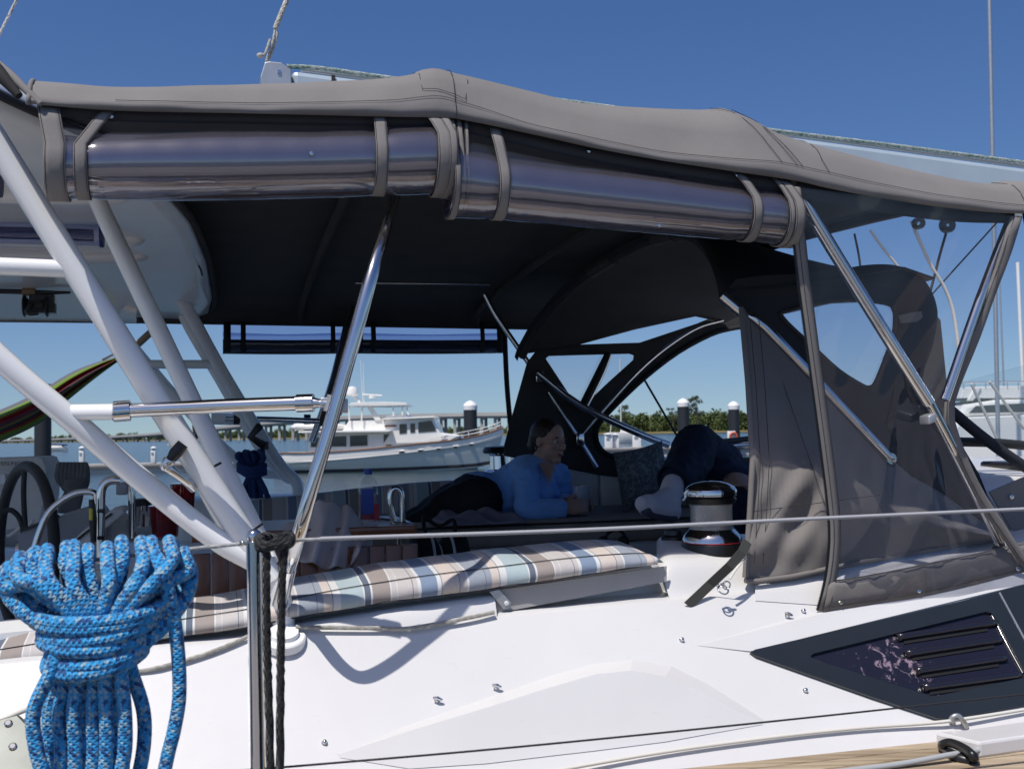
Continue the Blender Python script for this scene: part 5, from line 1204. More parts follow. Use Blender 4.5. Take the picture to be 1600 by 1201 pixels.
# tie strap with ring on the coaming
ts = thing('tie_strap', CO(1120, 912, 0), 'dark webbing strap with steel ring lying on the white coaming', 'strap')
sheet('webbing', [[PL(x-6, y-4, l), PL(x+6, y+5, l+.002)] for x, y, l in ((1075, 945, UL(CO(1075, 945, .005))[1]), (1110, 912, UL(CO(1110, 915, .012))[1]-.02), (1140, 884, .655), (1160, 862, .66), (1168, 845, .68))], 'olive_strap', ts, thick=.002, smooth=False)
for cx, cy, r_, an in ((1130, 921, .013, 0), (1135, 914, .010, .9), (1126, 914, .009, 1.8)):
    c = PL(cx, cy, .645); e1 = FW; e2 = (CN.cross(FW)).normalized(); e2 = (e2*math.cos(an)+CN*math.sin(an)).normalized()
    tube('ring', [c+e1*r_*math.cos(a)+e2*r_*math.sin(a) for a in [i*math.pi/6 for i in range(13)]], .0022, 'stainless', ts, k=8, n=2)
tube('lashing', [PL(1140, 904, .65), PL(1152, 886, .655), PL(1166, 872, .67)], .003, 'white_rope', ts, k=6)
# ================================================================== DECK GEAR NEAR THE CAMERA
# winch
wb = PL(1113, 866, .86); wz = Vector((wb.x, wb.y, 0))
wn_ = thing('winch', wb, 'chrome self tailing winch on the coaming in front of the bent knees', 'winch')
def wl_(name, prof, m): return lathe(name, wb, prof, m, wn_, k=48, sharp=30)
k_ = 3.0/1700
wl_('base', [(.078, -.006), (.082, .0), (.083, .028), (.080, .034)], 'black_plastic')
wl_('red_ring', [(.0815, .0345), (.0815, .0368)], 'tinted_red')
wl_('skirt', [(.081, .0368), (.080, .046), (.074, .056), (.066, .064), (.061, .070)], 'stainless')
m = mat('knurled_drum', (.55, .54, .52), .28, metal=1.0); N, Lk, p = nodes(m)
tc = N.new('ShaderNodeTexCoord'); sp_ = N.new('ShaderNodeSeparateXYZ'); Lk.new(tc.outputs['Object'], sp_.inputs[0])
at = N.new('ShaderNodeMath'); at.operation = 'ARCTAN2'; Lk.new(sp_.outputs['Y'], at.inputs[0]); Lk.new(sp_.outputs['X'], at.inputs[1])
def dg(sg):
    a = N.new('ShaderNodeMath'); a.operation = 'MULTIPLY'; a.inputs[1].default_value = 42; Lk.new(at.outputs[0], a.inputs[0])
    b = N.new('ShaderNodeMath'); b.operation = 'MULTIPLY_ADD'; b.inputs[1].default_value = sg*700; Lk.new(sp_.outputs['Z'], b.inputs[0]); Lk.new(a.outputs[0], b.inputs[2])
    c = N.new('ShaderNodeMath'); c.operation = 'SINE'; Lk.new(b.outputs[0], c.inputs[0]); return c
a, b = dg(1), dg(-1); mnn = N.new('ShaderNodeMath'); mnn.operation = 'MAXIMUM'; Lk.new(a.outputs[0], mnn.inputs[0]); Lk.new(b.outputs[0], mnn.inputs[1])
bp = N.new('ShaderNodeBump'); bp.inputs['Strength'].default_value = .9; bp.inputs['Distance'].default_value = .0015; Lk.new(mnn.outputs[0], bp.inputs['Height']); Lk.new(bp.outputs['Normal'], p.inputs['Normal'])
wl_('drum', [(.061, .070), (.0575, .076), (.0565, .085), (.0565, .128), (.059, .136)], 'knurled_drum')
wl_('self_tailing_jaw', [(.059, .136), (.066, .140), (.069, .150), (.062, .156)], 'black_plastic')
wl_('upper_jaw', [(.062, .156), (.070, .159), (.071, .170), (.069, .175)], 'stainless')
wl_('cap', [(.0685, .175), (.062, .184), (.046, .192), (.026, .197), (.014, .198), (.013, .194), (.002, .194)], 'stainless')
tube('feeder_arm', [wb-FW*.062+Vector((0, 0, .176)), wb-FW*.074+Vector((0, 0, .170)), wb-FW*.075+Vector((0, 0, .156)), wb-FW*.085+Vector((0, 0, .149))], [.006, .005, .005, .006], 'stainless', wn_, k=8)
# rope clutch knob beside the winch
cb = PL(1053, 838, .98); ck = thing('line_organiser', cb, 'small black round deck fitting left of the chrome winch', 'deck fitting')
lathe('base', cb, [(.036, -.02), (.036, .0), (.030, .006)], 'black_plastic', ck, k=24); lathe('knob', cb, [(.028, .006), (.026, .018), (.012, .022)], 'black_plastic', ck, k=24)

# stanchion
sb = B(UL(PL(404, 1100, 0))[0], 0, -.75); tp = PL(397, 846, 0)
sn = thing('stanchion', sb, 'polished steel stanchion with ball top carrying the lifelines', 'stanchion')
tube('post', [tp, tp.lerp(sb, .5), sb], .0128, 'stainless', sn, k=20, n=1)
lathe('ball_top', tp-Vector((0, 0, .004)), [(.0128, 0), (.0128, .004), (.0105, .006), (.0118, .010), (.0122, .014), (.0105, .020), (.006, .024), (.001, .025)], 'stainless', sn, k=20)
lathe('base', sb, [(.045, 0), (.045, .006), (.02, .012), (.018, .06)], 'stainless', sn, k=20)
tube('lifeline_eye', [tp-FW*.012+Vector((0, 0, -.004)), tp-FW*.018-IN*.004, tp-FW*.022], .003, 'stainless', sn, k=8)
# lifelines
ll = thing('lifeline', tp, 'upper lifeline, braided wire left of the stanchion and grey sleeved wire right of it', 'lifeline')
tube('bare_wire', [PL(-80, 898, 0), PL(0, 887, 0), PL(90, 881, 0), PL(200, 868, 0), PL(300, 857, 0), PL(388, 848, 0)], .0032, 'wire', ll, k=10)
tube('bare_wire', [PL(404, 848, 0), PL(450, 844, 0), PL(500, 842, 0)], .0030, 'wire', ll, k=10)
tube('sleeved_wire', [PL(500, 841.5, 0), PL(900, 828, 0), PL(1250, 811, 0), PL(1600, 795, 0), PL(1760, 788, 0)], .0036, 'wire_cover', ll, k=12)
l2 = thing('lifeline', B(.5, 0, -.55), 'lower lifeline, thin dark wire crossing the white coaming', 'lifeline')
tube('wire', [PL(360, 1204, 0), PL(440, 1198, 0), PL(800, 1167, 0), PL(1200, 1127, 0), PL(1600, 1084, 0), PL(1760, 1066, 0)], .0019, 'rubber', l2, k=8)
# black laid rope tied to the stanchion head
br = thing('black_rope', PL(430, 845, -.02), 'thick black laid rope knotted at the stanchion head, two strands hanging', 'rope')
def laid(name, pts, r=.0066): return tube(name, [PL(*q) for q in pts], r, 'black_laid', br, k=18, n=10, twist=120, amp=.14)
laid('strand', ((417, 850, -.02), (416, 900, -.03), (417, 1000, -.03), (420, 1100, -.03), (424, 1240, -.03)))
laid('strand', ((446, 842, -.025), (441, 900, -.03), (439, 1000, -.03), (438, 1100, -.03), (437, 1240, -.03)))
laid('knot', ((404, 838, .01), (404, 852, -.018), (416, 856, -.028), (428, 848, -.03), (440, 840, -.03), (452, 836, -.02), (455, 846, .0), (446, 850, .015), (430, 842, .018), (414, 838, .0), (404, 842, -.02), (412, 852, -.032), (430, 853, -.034), (447, 846, -.034), (453, 838, -.02)), .0072)
# ------------------------------------------------------------------ big blue dock line coil
rg = random.Random(11)
V, Fc, U = [], [], []
RR = .0110
def brope(pts, n=8): tube_data([PL(x, y, L) for x, y, L in pts], RR, 14, n, V=V, Fc=Fc, U=U, seam=True)
# fan of turns over the lifeline, gathered at the wraps
tops = [(14, 884), (32, 868), (54, 858), (78, 854), (100, 848), (119, 854), (140, 858), (168, 850), (190, 842), (216, 840), (238, 846), (262, 844), (283, 858)]
for i, (x, y) in enumerate(tops):
    t = i/(len(tops)-1); gx = 104+96*t; d0 = .020*(-1)**i
    x += rg.uniform(-5, 5); y += rg.uniform(-3, 5); bx = x+rg.uniform(-8, 8); side = (t-.5)*2
    mid = gx*.5+x*.5+side*12+rg.uniform(-14, 14)
    brope([(gx, 985, -.050+d0*.5), (gx+side*3, 958, -.054+d0*.6), (mid, 915, -.056+d0*.7), (x+side*5, y+32, -.040+d0*.4), (x+side*1, y+8, -.022), (x, y+1, .004), (bx+side*2, y+14, .026), (bx, y+50, .030), (gx*.6+bx*.4, 935, .020), (gx, 985, .010)])
# outer drooping turns on each side
brope([(20, 886, .0), (10, 905, -.02), (16, 935, -.03), (44, 962, -.045), (80, 985, -.05), (110, 1005, -.045)])
brope([(34, 895, .01), (32, 920, .0), (46, 946, -.02), (66, 968, -.035), (100, 990, -.04)])
brope([(292, 872, .0), (299, 895, -.01), (292, 930, -.025), (262, 972, -.045), (226, 1004, -.05), (190, 1020, -.045)])
brope([(285, 870, .015), (290, 900, .01), (280, 938, -.01), (246, 985, -.03), (215, 1010, -.035)])
# frapping wraps
for i in range(6):
    y0 = 940+i*17+rg.uniform(-4, 4); rx = 108-i*7+rg.uniform(-7, 7); cx = 152+rg.uniform(-5, 5); tl_ = rg.uniform(.35, .85); pts = []
    for k in range(19):
        a = math.pi*(-.06+2*k/18*1.0); fx = cx+rx*math.cos(a)*(1.0 if math.sin(a) > 0 else .85)
        pts.append((fx, y0-22*math.cos(a)*tl_+30*max(0, math.sin(a))-4*k/18-(18 if math.sin(a) < 0 else 0), -.022-.062*math.sin(a)))
    brope(pts, 4)
# hanging loops below the wraps
for i in range(10):
    t = (i*7 % 10)/9; x0 = 92+104*t; xf = 66+156*t+rg.uniform(-12, 12); xb = xf+(1-2*t)*34+rg.uniform(-8, 8)+(22 if i < 4 else -18); yb_ = 1225+rg.uniform(-22, 26)
    L0 = -.060+.014*(i % 4)
    brope([(x0, 1000, L0+.01), (x0*.7+xf*.3, 1045, L0-.006), (xf-4*(1-t), 1110, L0), (xf, 1170, L0), ((xf*3+xb)/4, yb_, L0+.005), ((xf+xb)/2, yb_+16, .0-.01), ((xf+3*xb)/4, yb_-4, .01), (xb, 1150, .012), (xb*.6+x0*.4, 1080, .005), (x0+(4 if t < .5 else -4), 1000, -.005)])
# tail
brope([(232, 855, -.012), (250, 880, -.05), (262, 920, -.055), (272, 965, -.045), (279, 1030, -.04), (280, 1090, -.04), (272, 1140, -.04), (262, 1180, -.04), (250, 1240, -.04)])
mk('dock_line_coil', V, Fc, 'blue_braid', None, uv=U, label='big coil of bright blue flecked dock line hung on the lifeline', cat='rope')

# ================================================================== RIG OVERHEAD
bo = thing('boom', PL(430, 130, 2.2), 'pale grey boom with end casting above the canvas bimini', 'boom')
panel('spar', [PL(x, y, 2.15) for x, y in ((456, 109), (800, 154), (1200, 208), (1600, 262), (1760, 283), (1760, 350), (1600, 330), (1200, 283), (456, 160))], [], .12, 'boom_paint', bo, nrm=-IN, bevel=.02)
panel('end_casting', [PL(x, y, 2.13) for x, y in ((414, 97), (422, 96), (440, 98), (455, 109), (456, 150), (430, 145), (410, 133), (407, 120))], [], .16, 'aluminium', bo, nrm=-IN, bevel=.008)
panel('band', [PL(x, y, 2.146) for x, y in ((518, 117), (524, 118), (524, 150), (518, 150))], [], .004, 'rubber', bo)
tube('track', [PL(x, y, 2.21) for x, y in ((470, 109), (800, 152), (1200, 206), (1760, 281))], .010, 'aluminium', bo, k=8)
go = tube('reefing_line', [PL(x, y, 2.17) for x, y in ((448, 104), (500, 107), (600, 121), (800, 147), (1000, 174), (1200, 203), (1400, 228), (1600, 254), (1760, 274))], .0085, 'green_braid', bo, k=10)
box('rivet_plate', PL(436, 112, 2.128), FW*.006, IN*.003, (0, 0, .006), 'stainless', bo)
tl = thing('topping_lift', PL(415, 96, 2.2), 'pale rope rising from the boom end at top', 'rope')
tube('line', [PL(430, 45, 2.2), PL(440, 20, 2.2), PL(452, -10, 2.2), PL(480, -90, 2.2)], .0095, 'pale_line', tl, k=10)
tube('tail', [PL(416, 96, 2.2), PL(424, 72, 2.2), PL(428, 58, 2.2), PL(430, 45, 2.2)], .005, 'pale_line', tl, k=8); tube('tail', [PL(419, 96, 2.2), PL(428, 74, 2.21), PL(433, 56, 2.2), PL(431, 45, 2.2)], .005, 'pale_line', tl, k=8)
tube('tail', [PL(422, 62, 2.2), PL(414, 84, 2.18), PL(405, 90, 2.18)], .005, 'pale_line', tl, k=8)
V, Fc = ell_data(PL(407, 87, 2.18), FW*.014, IN*.012, (0, 0, .010), 12, 8); mk('knot', V, Fc, 'pale_line', tl)
o = thing('backstay', PL(0, 55, 1.4), 'twisted steel stay at the top left corner', 'stay'); tube('wire', [PL(-14, 80, 1.4), PL(28, -4, 1.4), PL(60, -70, 1.4)], .0040, 'wire', o, k=8)
# blocks and halyards seen through the clear curtain
for i, (x, y, lb) in enumerate(((1435, 349, 'left of two black blocks hanging under the boom, seen through the clear curtain'), (1480, 352, 'right of two black blocks hanging under the boom, seen through the clear curtain'))):
    o = thing('block', PL(x, y, 2.2), lb, 'block', 'blocks under the boom'); r_ = .026+.008*i
    lathe('cheek', PL(x, y, 2.2), [(r_*.9, -.018), (r_, -.012), (r_, .012), (r_*.9, .018)], 'black_plastic', o, ax=-IN, k=20); lathe('sheave_pin', PL(x, y, 2.178), [(.007, -.004), (.007, .004)], 'stainless', o, ax=-IN, k=10)
    tube('shackle', [PL(x, y-12, 2.2), PL(x+1, y-26, 2.2)], .005, 'stainless', o, k=8)
for i, (pts_, r_, mm, lb) in enumerate((([(1424, 345), (1435, 372), (1455, 415), (1476, 450), (1490, 490), (1500, 560)], .008, 'white_rope', 'thick white rope running down from the left block'), ([(1360, 360), (1380, 388), (1404, 418), (1440, 470)], .006, 'white_rope', 'thin white rope left of the blocks'), ([(1478, 365), (1468, 400), (1455, 450), (1440, 500)], .006, 'canvas_dark', 'dark rope running down from the right block'), ([(1335, 365), (1342, 400), (1347, 440)], .005, 'canvas_dark', 'short dark line above the spray hood brow'), ([(1560, 345), (1430, 490), (1380, 560)], .004, 'canvas_dark', 'thin dark line slanting across the clear curtain'))):
    o = thing('halyard', PL(pts_[-1][0], pts_[-1][1], 2.25), lb, 'rope'); tube('line', [PL(x, y, 2.25) for x, y in pts_], r_, mm, o, k=8)
o = thing('far_stay', PL(1060, 680, 3.6), 'thin dark wire slanting beside the right piling', 'stay'); tube('wire', [PL(1005, 590, 3.5), PL(1062, 688, 3.5)], .006, 'rubber', o, k=6)
# ================================================================== COCKPIT FURNITURE
# far backrest cushions in the same stripe
rows = []
for i in range(41):
    x = 385+(752-385)*i/40; y = itp([(385, 781), (405, 778), (480, 770), (560, 760), (640, 752), (700, 748), (752, 747)], x); a = PL(x, y, 3.52); b = PL(x, 850, 3.40); 
    e = .35 if i in (0, 40) else 1; rows.append([b, b.lerp(a, .5)-IN*.05*e, b.lerp(a, .85)-IN*.04*e, a-IN*.01, a+IN*.05*e-Vector((0, 0, .01)), a+IN*.10-Vector((0, 0, .10))])
sheet('backrest_cushion', rows, 'backrest_stripe', None, sub=1, label='dark striped backrest cushion along the far cockpit side', cat='cushion')
o = thing('seat_cushion', PL(900, 815, 2.9), 'brown seat cushion under the lying woman on the far cockpit seat', 'cushion')
zs = UL(PL(930, 806, 2.75))[2]
bbox('pad', .45, 2.25, 2.60, 3.42, -.486, zs, 'brown_cushion', o, .03); tube('piping', [B(.47, 2.602, zs-.012), B(1.3, 2.600, zs-.012), B(2.23, 2.602, zs-.012)], .005, 'thread', o, k=6)
# cockpit table with flap
tb = thing('cockpit_table', PL(540, 900, 1.95), 'varnished wooden cockpit table with white top and slatted front', 'table')
zt_ = UL(PL(600, 822, 1.9))[2]
ut0, ut1 = UL(PL(300, 822, 1.9))[0], UL(PL(640, 824, 1.9))[0]
bbox('table_top', ut0, ut1, 1.85, 2.35, zt_-.008, zt_+.002, 'white_plastic', tb, .003)
bbox('fiddle_rail', ut0, ut1+.01, 1.83, 1.852, zt_-.022, zt_+.006, 'varnished_wood', tb, .004); bbox('fiddle_rail', ut1-.0, ut1+.02, 1.856, 2.36, zt_-.022, zt_+.006, 'varnished_wood', tb, .004)
bbox('pedestal', ut0+.1, ut1-.12, 1.95, 2.25, -1.15, zt_-.023, 'gelcoat_lifted', tb, .01)
x = ut0-.05
while x < ut1-.02:
    bbox('slat', x, x+.052, 1.78, 1.80, -1.0, UL(PL(500, 856, 1.79))[2], 'varnished_wood', tb, .003); x += .056
tube('table_handle', [PL(617, 818, 1.9), PL(610, 790, 1.9), PL(611, 769, 1.9), PL(618, 763, 1.9), PL(626, 769, 1.9), PL(629, 790, 1.9), PL(629, 816, 1.9)], .011, 'stainless', tb, k=14)
for x_ in (617, 629): lathe('handle_base', PL(x_, 817, 1.9), [(.018, -.004), (.018, .002), (.012, .006)], 'stainless', tb, k=16)
tube('table_leg', [PL(624, 830, 1.92), PL(624, 880, 1.92)], .010, 'stainless', tb, k=12)
q = PL(592, 802, 2.1); o = thing('notepaper', B(UL(q)[0], 2.1, zt_+.004), 'white paper with a black pen lying on the cockpit table', 'paper')
bbox('sheet', UL(q)[0]-.10, UL(q)[0]+.09, 2.0, 2.2, zt_+.003, zt_+.0045, 'paper', o); tube('pen', [B(UL(q)[0]-.0, 2.15, zt_+.010), B(UL(q)[0]+.04, 2.02, zt_+.010)], .004, 'black_plastic', o, k=8)
# water bottle
q = B(UL(PL(576, 800, 2.1))[0], 2.1, zt_+.0025); o = thing('water_bottle', q, 'square clear water bottle with blue cap and blue pink print', 'bottle')
s_ = .034
def sqring(h, w, r=.35):
    out = []
    for k in range(24):
        a = 2*math.pi*k/24; c, s = math.cos(a), math.sin(a); n = (abs(c)**5+abs(s)**5)**-.2*(1-r)+r; out.append(q+FW*w*c*n+IN*w*s*n+Vector((0, 0, h)))
    return out
V, Fc = [], []
for h, w in ((0, .030), (.004, .034), (.12, .034), (.135, .033), (.15, .028), (.160, .018), (.165, .013), (.172, .013)): V += sqring(h, w)
for i in range(7):
    for j in range(24): a = i*24+j; b = i*24+(j+1) % 24; Fc.append((a, b, b+24, a+24))
Fc.append(tuple(range(24))[::-1]); mk('body', V, Fc, 'clear_glass', o, sharp=50)
lathe('cap', q+Vector((0, 0, .170)), [(.0145, 0), (.0145, .019), (.013, .021)], 'bottle_blue', o, k=20)
box('label', q-IN*.0352+Vector((0, 0, .075))-FW*.008, FW*.022, IN*.0006, (0, 0, .045), 'bottle_blue', o); box('label', q-IN*.0352+Vector((0, 0, .035))+FW*.024, FW*.009, IN*.0006, (0, 0, .03), 'bottle_red', o); box('label', q+IN*.030+Vector((0, 0, .05)), FW*.028, IN*.0006, (0, 0, .045), 'bottle_red', o)
# beige cloth hanging over the table
ct = []
for i in range(25):
    t = i/24; x = 428+140*t; r = []
    for j in range(19):
        s = j/18
        ytop = itp([(0, 842), (.25, 806), (.45, 788), (.62, 782), (.8, 790), (1, 838)], t)
        ybot = itp([(0, 850), (.2, 868), (.5, 884), (.85, 889), (1, 862)], t)
        ytop += 5*math.sin(x*.11+.5)+3*math.sin(x*.29); ybot += 4*math.sin(x*.16+1)
        y = ytop+(ybot-ytop)*s; L = 1.74+.22*(1-s)**2+.035*math.sin(x*.17+s*2.5)*(.3+s)+.018*math.sin(x*.37+s*5)*(.2+s)+.02*math.sin(x*.07+1)
        r.append(PL(x+6*math.sin(s*3+t*2), y, L))
    ct.append(r)
sheet('cloth', ct, 'beige_cloth', None, thick=.006, sub=1, label='pale pink beige cloth draped over the table end', cat='cloth')
# red tumblers and steel canister on the table
def tumbler(px, py, L, h, r0, r1, m, lb, fill=None):
    q = PL(px, py, L); o = thing('tumbler', q, lb, 'tumbler')
    lathe('cup', q, [(r0, 0), (r1, h), (r1-.003, h), (r0-.003, .004)], m, o, k=24)
    if fill: lathe('drink', q, [(r0-.004, .005), (r0*.4+r1*.6-.004, h*.55)], fill, o, k=20)
    lathe('rim', q, [(r1+.001, h-.003), (r1+.0015, h), (r1-.002, h+.001)], 'clear_glass', o, k=24)
tumbler(286, 806, 2.2, .115, .036, .044, 'red_glass', 'tall clear red tinted tumbler behind the arch leg', 'tinted_red')
tumbler(258, 838, 1.85, .10, .040, .050, 'red_glass', 'short deep red tumbler below the arch brace', 'tinted_red')
q = PL(221, 822, 2.3); o = thing('steel_canister', q, 'polished steel canister with black lid near the helm', 'canister')
lathe('can', q, [(.036, 0), (.038, .006), (.038, .075)], 'stainless', o, k=24); lathe('lid', q, [(.039, .075), (.039, .095), (.032, .10)], 'black_plastic', o, k=24)
# dark striped bag below the table
q = PL(686, 884, 2.3); o = thing('duffel_bag', q, 'dark duffel bag with pale stripes on the cockpit floor', 'bag')
rw = []
for i in range(13):
    x = 640+92*i/12; r = []; sc = .55+.45*math.sin(math.pi*min(1, (i+1.2)/7 if i < 6 else (13.2-i)/7))**.5 if 0 < i < 12 else .35
    for k in range(13):
        a = math.pi*(-.1+1.2*k/12); c = PL(x, 878, 2.3); r.append(c-IN*.13*math.cos(a)*sc+Vector((0, 0, .115*math.sin(a)*sc)))
    rw.append(r)
bg = sheet('body', rw, 'black_cloth', o, thick=.004)
for i in (4, 6, 8): tube('stripe', [p_+Vector((0, 0, .002))-IN*.002 for p_ in rw[i]], .006, 'white_plastic', bg, k=6, n=2)
tube('handle', [rw[3][5], rw[3][6]+Vector((0, 0, .06)), rw[6][6]+Vector((0, 0, .075)), rw[9][6]+Vector((0, 0, .05)), rw[9][5]], .008, 'black_cloth', o, k=8)
# crumpled blanket and headphones
rw = []
for i in range(29):
    r = []
    for j in range(15):
        x = 690+128*i/28; L = 2.52+.42*j/14; b = PL(x, 826, 2.6); u = UL(b)[0]; e = min(1, i/4, (28-i)/4)*min(1, j/3, (14-j)/3)
        h = (.024+.014*math.sin(i*.55+j*.4)+.012*math.sin(i*.3-j*.6+1)+.004*math.sin(i*1.3+j*.9))*max(0, e)**.5; r.append(B(u, L, zs+.004+max(0, h)))
    rw.append(r)
sheet('blanket', rw, 'blanket', None, thick=.006, sub=1, label='crumpled dark grey blanket at the woman\'s waist', cat='blanket')
q = PL(968, 846, 2.2); o = thing('headphones', q, 'black headphones standing on the cockpit seat edge', 'headphones')
tube('band', [PL(943, 846, 2.2), PL(950, 833, 2.2), PL(962, 828, 2.2), PL(972, 831, 2.2), PL(981, 845, 2.2)], .007, 'black_plastic', o, k=8)
for x in (943, 974): V, Fc = ell_data(PL(x, 848, 2.2), FW*.022, IN*.03, (0, 0, .028), 14, 10); mk('ear_cup', V, Fc, 'black_cloth', o)
bbox('seat_front', 1.0, 2.3, 2.10, 2.545, -1.15, -.60, 'gelcoat_lifted', sy, .04)
# patterned pillow
q = PL(1000, 790, 2.75); rw = []
pc = PL(1004, 744, 2.95); e1 = (FW*.92+IN*.1+Vector((0, 0, .18))).normalized(); e2 = (Vector((0, 0, 1))+IN*.25-e1*.05).normalized(); e3 = e1.cross(e2).normalized()
for sgn in (1, -1):
    for i in range(13):
        r = []
        for j in range(13):
            a, b = (i-6)/6, (j-6)/6; th = .075*max(0, (1-a**4)*(1-b**4))**.6; w = 1-.10*(1-b*b if abs(a) > .9 else 0)-.05*(1-abs(b))*abs(a)
            r.append(pc+e1*a*.135*(1-.07*(1-b*b))+e2*b*.145*(1-.07*(1-a*a))+e3*th*sgn)
        rw.append(r)
V, Fc, U = grid_data(rw[:13]); V2, F2, U2 = grid_data(rw[13:]); Fc += [tuple(i+len(V) for i in f)[::-1] for f in F2]; V += V2; U += U2
m = mat('paisley', (.10, .12, .13), .9); N, Lk, p = nodes(m); tc = N.new('ShaderNodeTexCoord'); nz = N.new('ShaderNodeTexNoise'); nz.inputs['Scale'].default_value = 11; nz.inputs['Distortion'].default_value = 3.5; nz.inputs['Detail'].default_value = 2; Lk.new(tc.outputs['Object'], nz.inputs['Vector'])
rp = N.new('ShaderNodeValToRGB'); e = rp.color_ramp.elements; e[0].position = .44; e[0].color = (.085, .10, .115, 1); e[1].position = .50; e[1].color = (.22, .24, .25, 1); k = e.new(.55); k.color = (.09, .105, .12, 1); Lk.new(nz.outputs['Fac'], rp.inputs[0]); Lk.new(rp.outputs[0], p.inputs['Base Color'])
mk('pillow', V, Fc, 'paisley', None, uv=U, label='grey swirl patterned pillow leaning between the woman and the socked foot', cat='pillow')
# far winch
q = PL(782, 741, 3.85); o = thing('winch', q, 'small chrome winch with black top on the far coaming behind the woman', 'winch')
lathe('base', q, [(.085, -.01), (.085, .015), (.07, .03)], 'stainless', o); lathe('drum', q, [(.058, .03), (.054, .10), (.07, .115)], 'stainless', o); lathe('top', q, [(.09, .115), (.095, .13), (.085, .15), (.02, .155)], 'black_plastic', o)

# ================================================================== HELM AREA AT LEFT
hc = thing('helm_console', PL(110, 850, 1.9), 'grey helm console with curved steel rails at left', 'helm console')
panel('pod', [PL(x, y, 1.9) for x, y in ((28, 836), (40, 826), (92, 808), (98, 806), (150, 790), (165, 810), (165, 870), (30, 880))], [], .25, 'helm_grey', hc, nrm=-IN, bevel=.012)
panel('pod_edge', [PL(x, y, 1.89) for x, y in ((30, 831), (34, 826), (92, 803), (94, 808), (40, 829))], [], .006, 'black_plastic', hc)
panel('cover', [PL(x, y, 1.75) for x, y in ((100, 858), (128, 830), (172, 798), (190, 794), (196, 800), (150, 838), (125, 866))], [], .22, 'bag_white', hc, nrm=-IN, bevel=.012)
tube('cover_seam', [PL(x, y, 1.745) for x, y in ((104, 858), (130, 835), (175, 802))], .004, 'black_plastic', hc, k=6)
panel('side_cover', [PL(x, y, 2.0) for x, y in ((165, 812), (182, 800), (200, 812), (204, 835), (190, 850), (160, 850))], [], .2, 'bag_white', hc, nrm=-IN, bevel=.03)
tube('rail', [PL(x, y, 1.7) for x, y in ((52, 862), (62, 830), (74, 803), (92, 785), (116, 771), (138, 768), (149, 772), (152, 786))], .010, 'stainless', hc, k=14)
tube('rail', [PL(x, y, 1.65) for x, y in ((157, 880), (157, 800), (158, 770), (163, 756), (174, 750), (188, 750))], .0135, 'stainless', hc, k=16); tube('rail', [PL(x, y, 2.0) for x, y in ((196, 752), (203, 760), (206, 780), (207, 840))], .0125, 'stainless', hc, k=14)
for y in (798, 840): tube('cable_tie', [PL(152, y, 1.63), PL(163, y, 1.63)], .006, 'black_plastic', hc, k=6)
box('speaker', PL(191, 763, 1.9), FW*.018, IN*.02, (0, 0, .02), 'helm_grey', hc, .006)
tube('knife_sheath', [PL(146, 846, 1.62), PL(145, 810, 1.62), PL(143, 780, 1.62)], [.008, .012, .008], 'black_plastic', hc, k=10); tube('knife_grip', [PL(142, 812, 1.61), PL(142, 794, 1.61)], .006, 'yellow_plastic', hc, k=8)
# wheel
wc = PL(42, 862, 2.1); wh = thing('steering_wheel', wc, 'black rimmed steering wheel at the far left edge', 'steering wheel')
ring = []
for k in range(49):
    a = 2*math.pi*k/48; ring.append(PL(42+43*math.cos(a), 862-134*math.sin(a), 2.1-.33*math.cos(a)))
tube('rim', ring, .018, 'rubber', wh, k=12, n=1)
for pts_ in (((38, 737), (37, 780), (42, 862)), ((3, 800), (18, 797), (33, 815), (42, 862)), ((80, 905), (42, 862))): tube('spoke', [PL(x, y, 2.1) for x, y in pts_], .009, 'rubber', wh, k=10)
lathe('hub', wc, [(.04, -.03), (.04, .03), (.03, .04)], 'stainless', wh, ax=FW, k=16)
# covered box with lettering
gb = thing('covered_box', PL(20, 820, 3.0), 'pale canvas covered box with dark lettering behind the steering wheel', 'box')
panel('cover', [PL(x, y, 3.0) for x, y in ((-60, 718), (0, 716), (60, 714), (66, 716), (73, 732), (70, 780), (60, 822), (-60, 836))], [], .45, 'bag_white', gb, nrm=-IN, bevel=.02)
panel('cover_flap', [PL(x, y, 2.985) for x, y in ((-60, 736), (0, 734), (58, 732), (58, 738), (0, 741), (-60, 743))], [], .01, 'bag_white', gb)
tx = bpy.data.curves.new('lettering', 'FONT'); tx.body = 'FEISLING'; tx.size = .034; tx.extrude = .0008; tx.space_character = 1.0
to = bpy.data.objects.new('lettering_text', tx); COL.objects.link(to); bpy.context.view_layer.update()
me = bpy.data.meshes.new_from_object(to.evaluated_get(bpy.context.evaluated_depsgraph_get())); vs = [v.co.copy() for v in me.vertices]; fs = [tuple(p_.vertices) for p_ in me.polygons]; bpy.data.objects.remove(to); bpy.data.curves.remove(tx)
x0, x1 = min(v.x for v in vs), max(v.x for v in vs); a_ = PL(-2, 726.5, 2.978); b_ = PL(31, 726, 2.978); wd = (b_-a_).length
mk('lettering', [a_+(b_-a_)*((v.x-x0)/(x1-x0))+Vector((0, 0, v.y*wd/(x1-x0)*1.0))-IN*v.z for v in vs], fs, 'print_black', gb, smooth=False)
panel('print_block', [PL(x, y, 2.985) for x, y in ((-20, 740), (8, 740), (8, 756), (-20, 758))], [], .004, 'paper', gb)
tube('lashing', [PL(12, 838, 2.4), PL(22, 832, 2.4), (PL(32, 824, 2.4)), PL(44, 822, 2.4), PL(52, 812, 2.4)], .007, 'white_rope', gb, k=8)
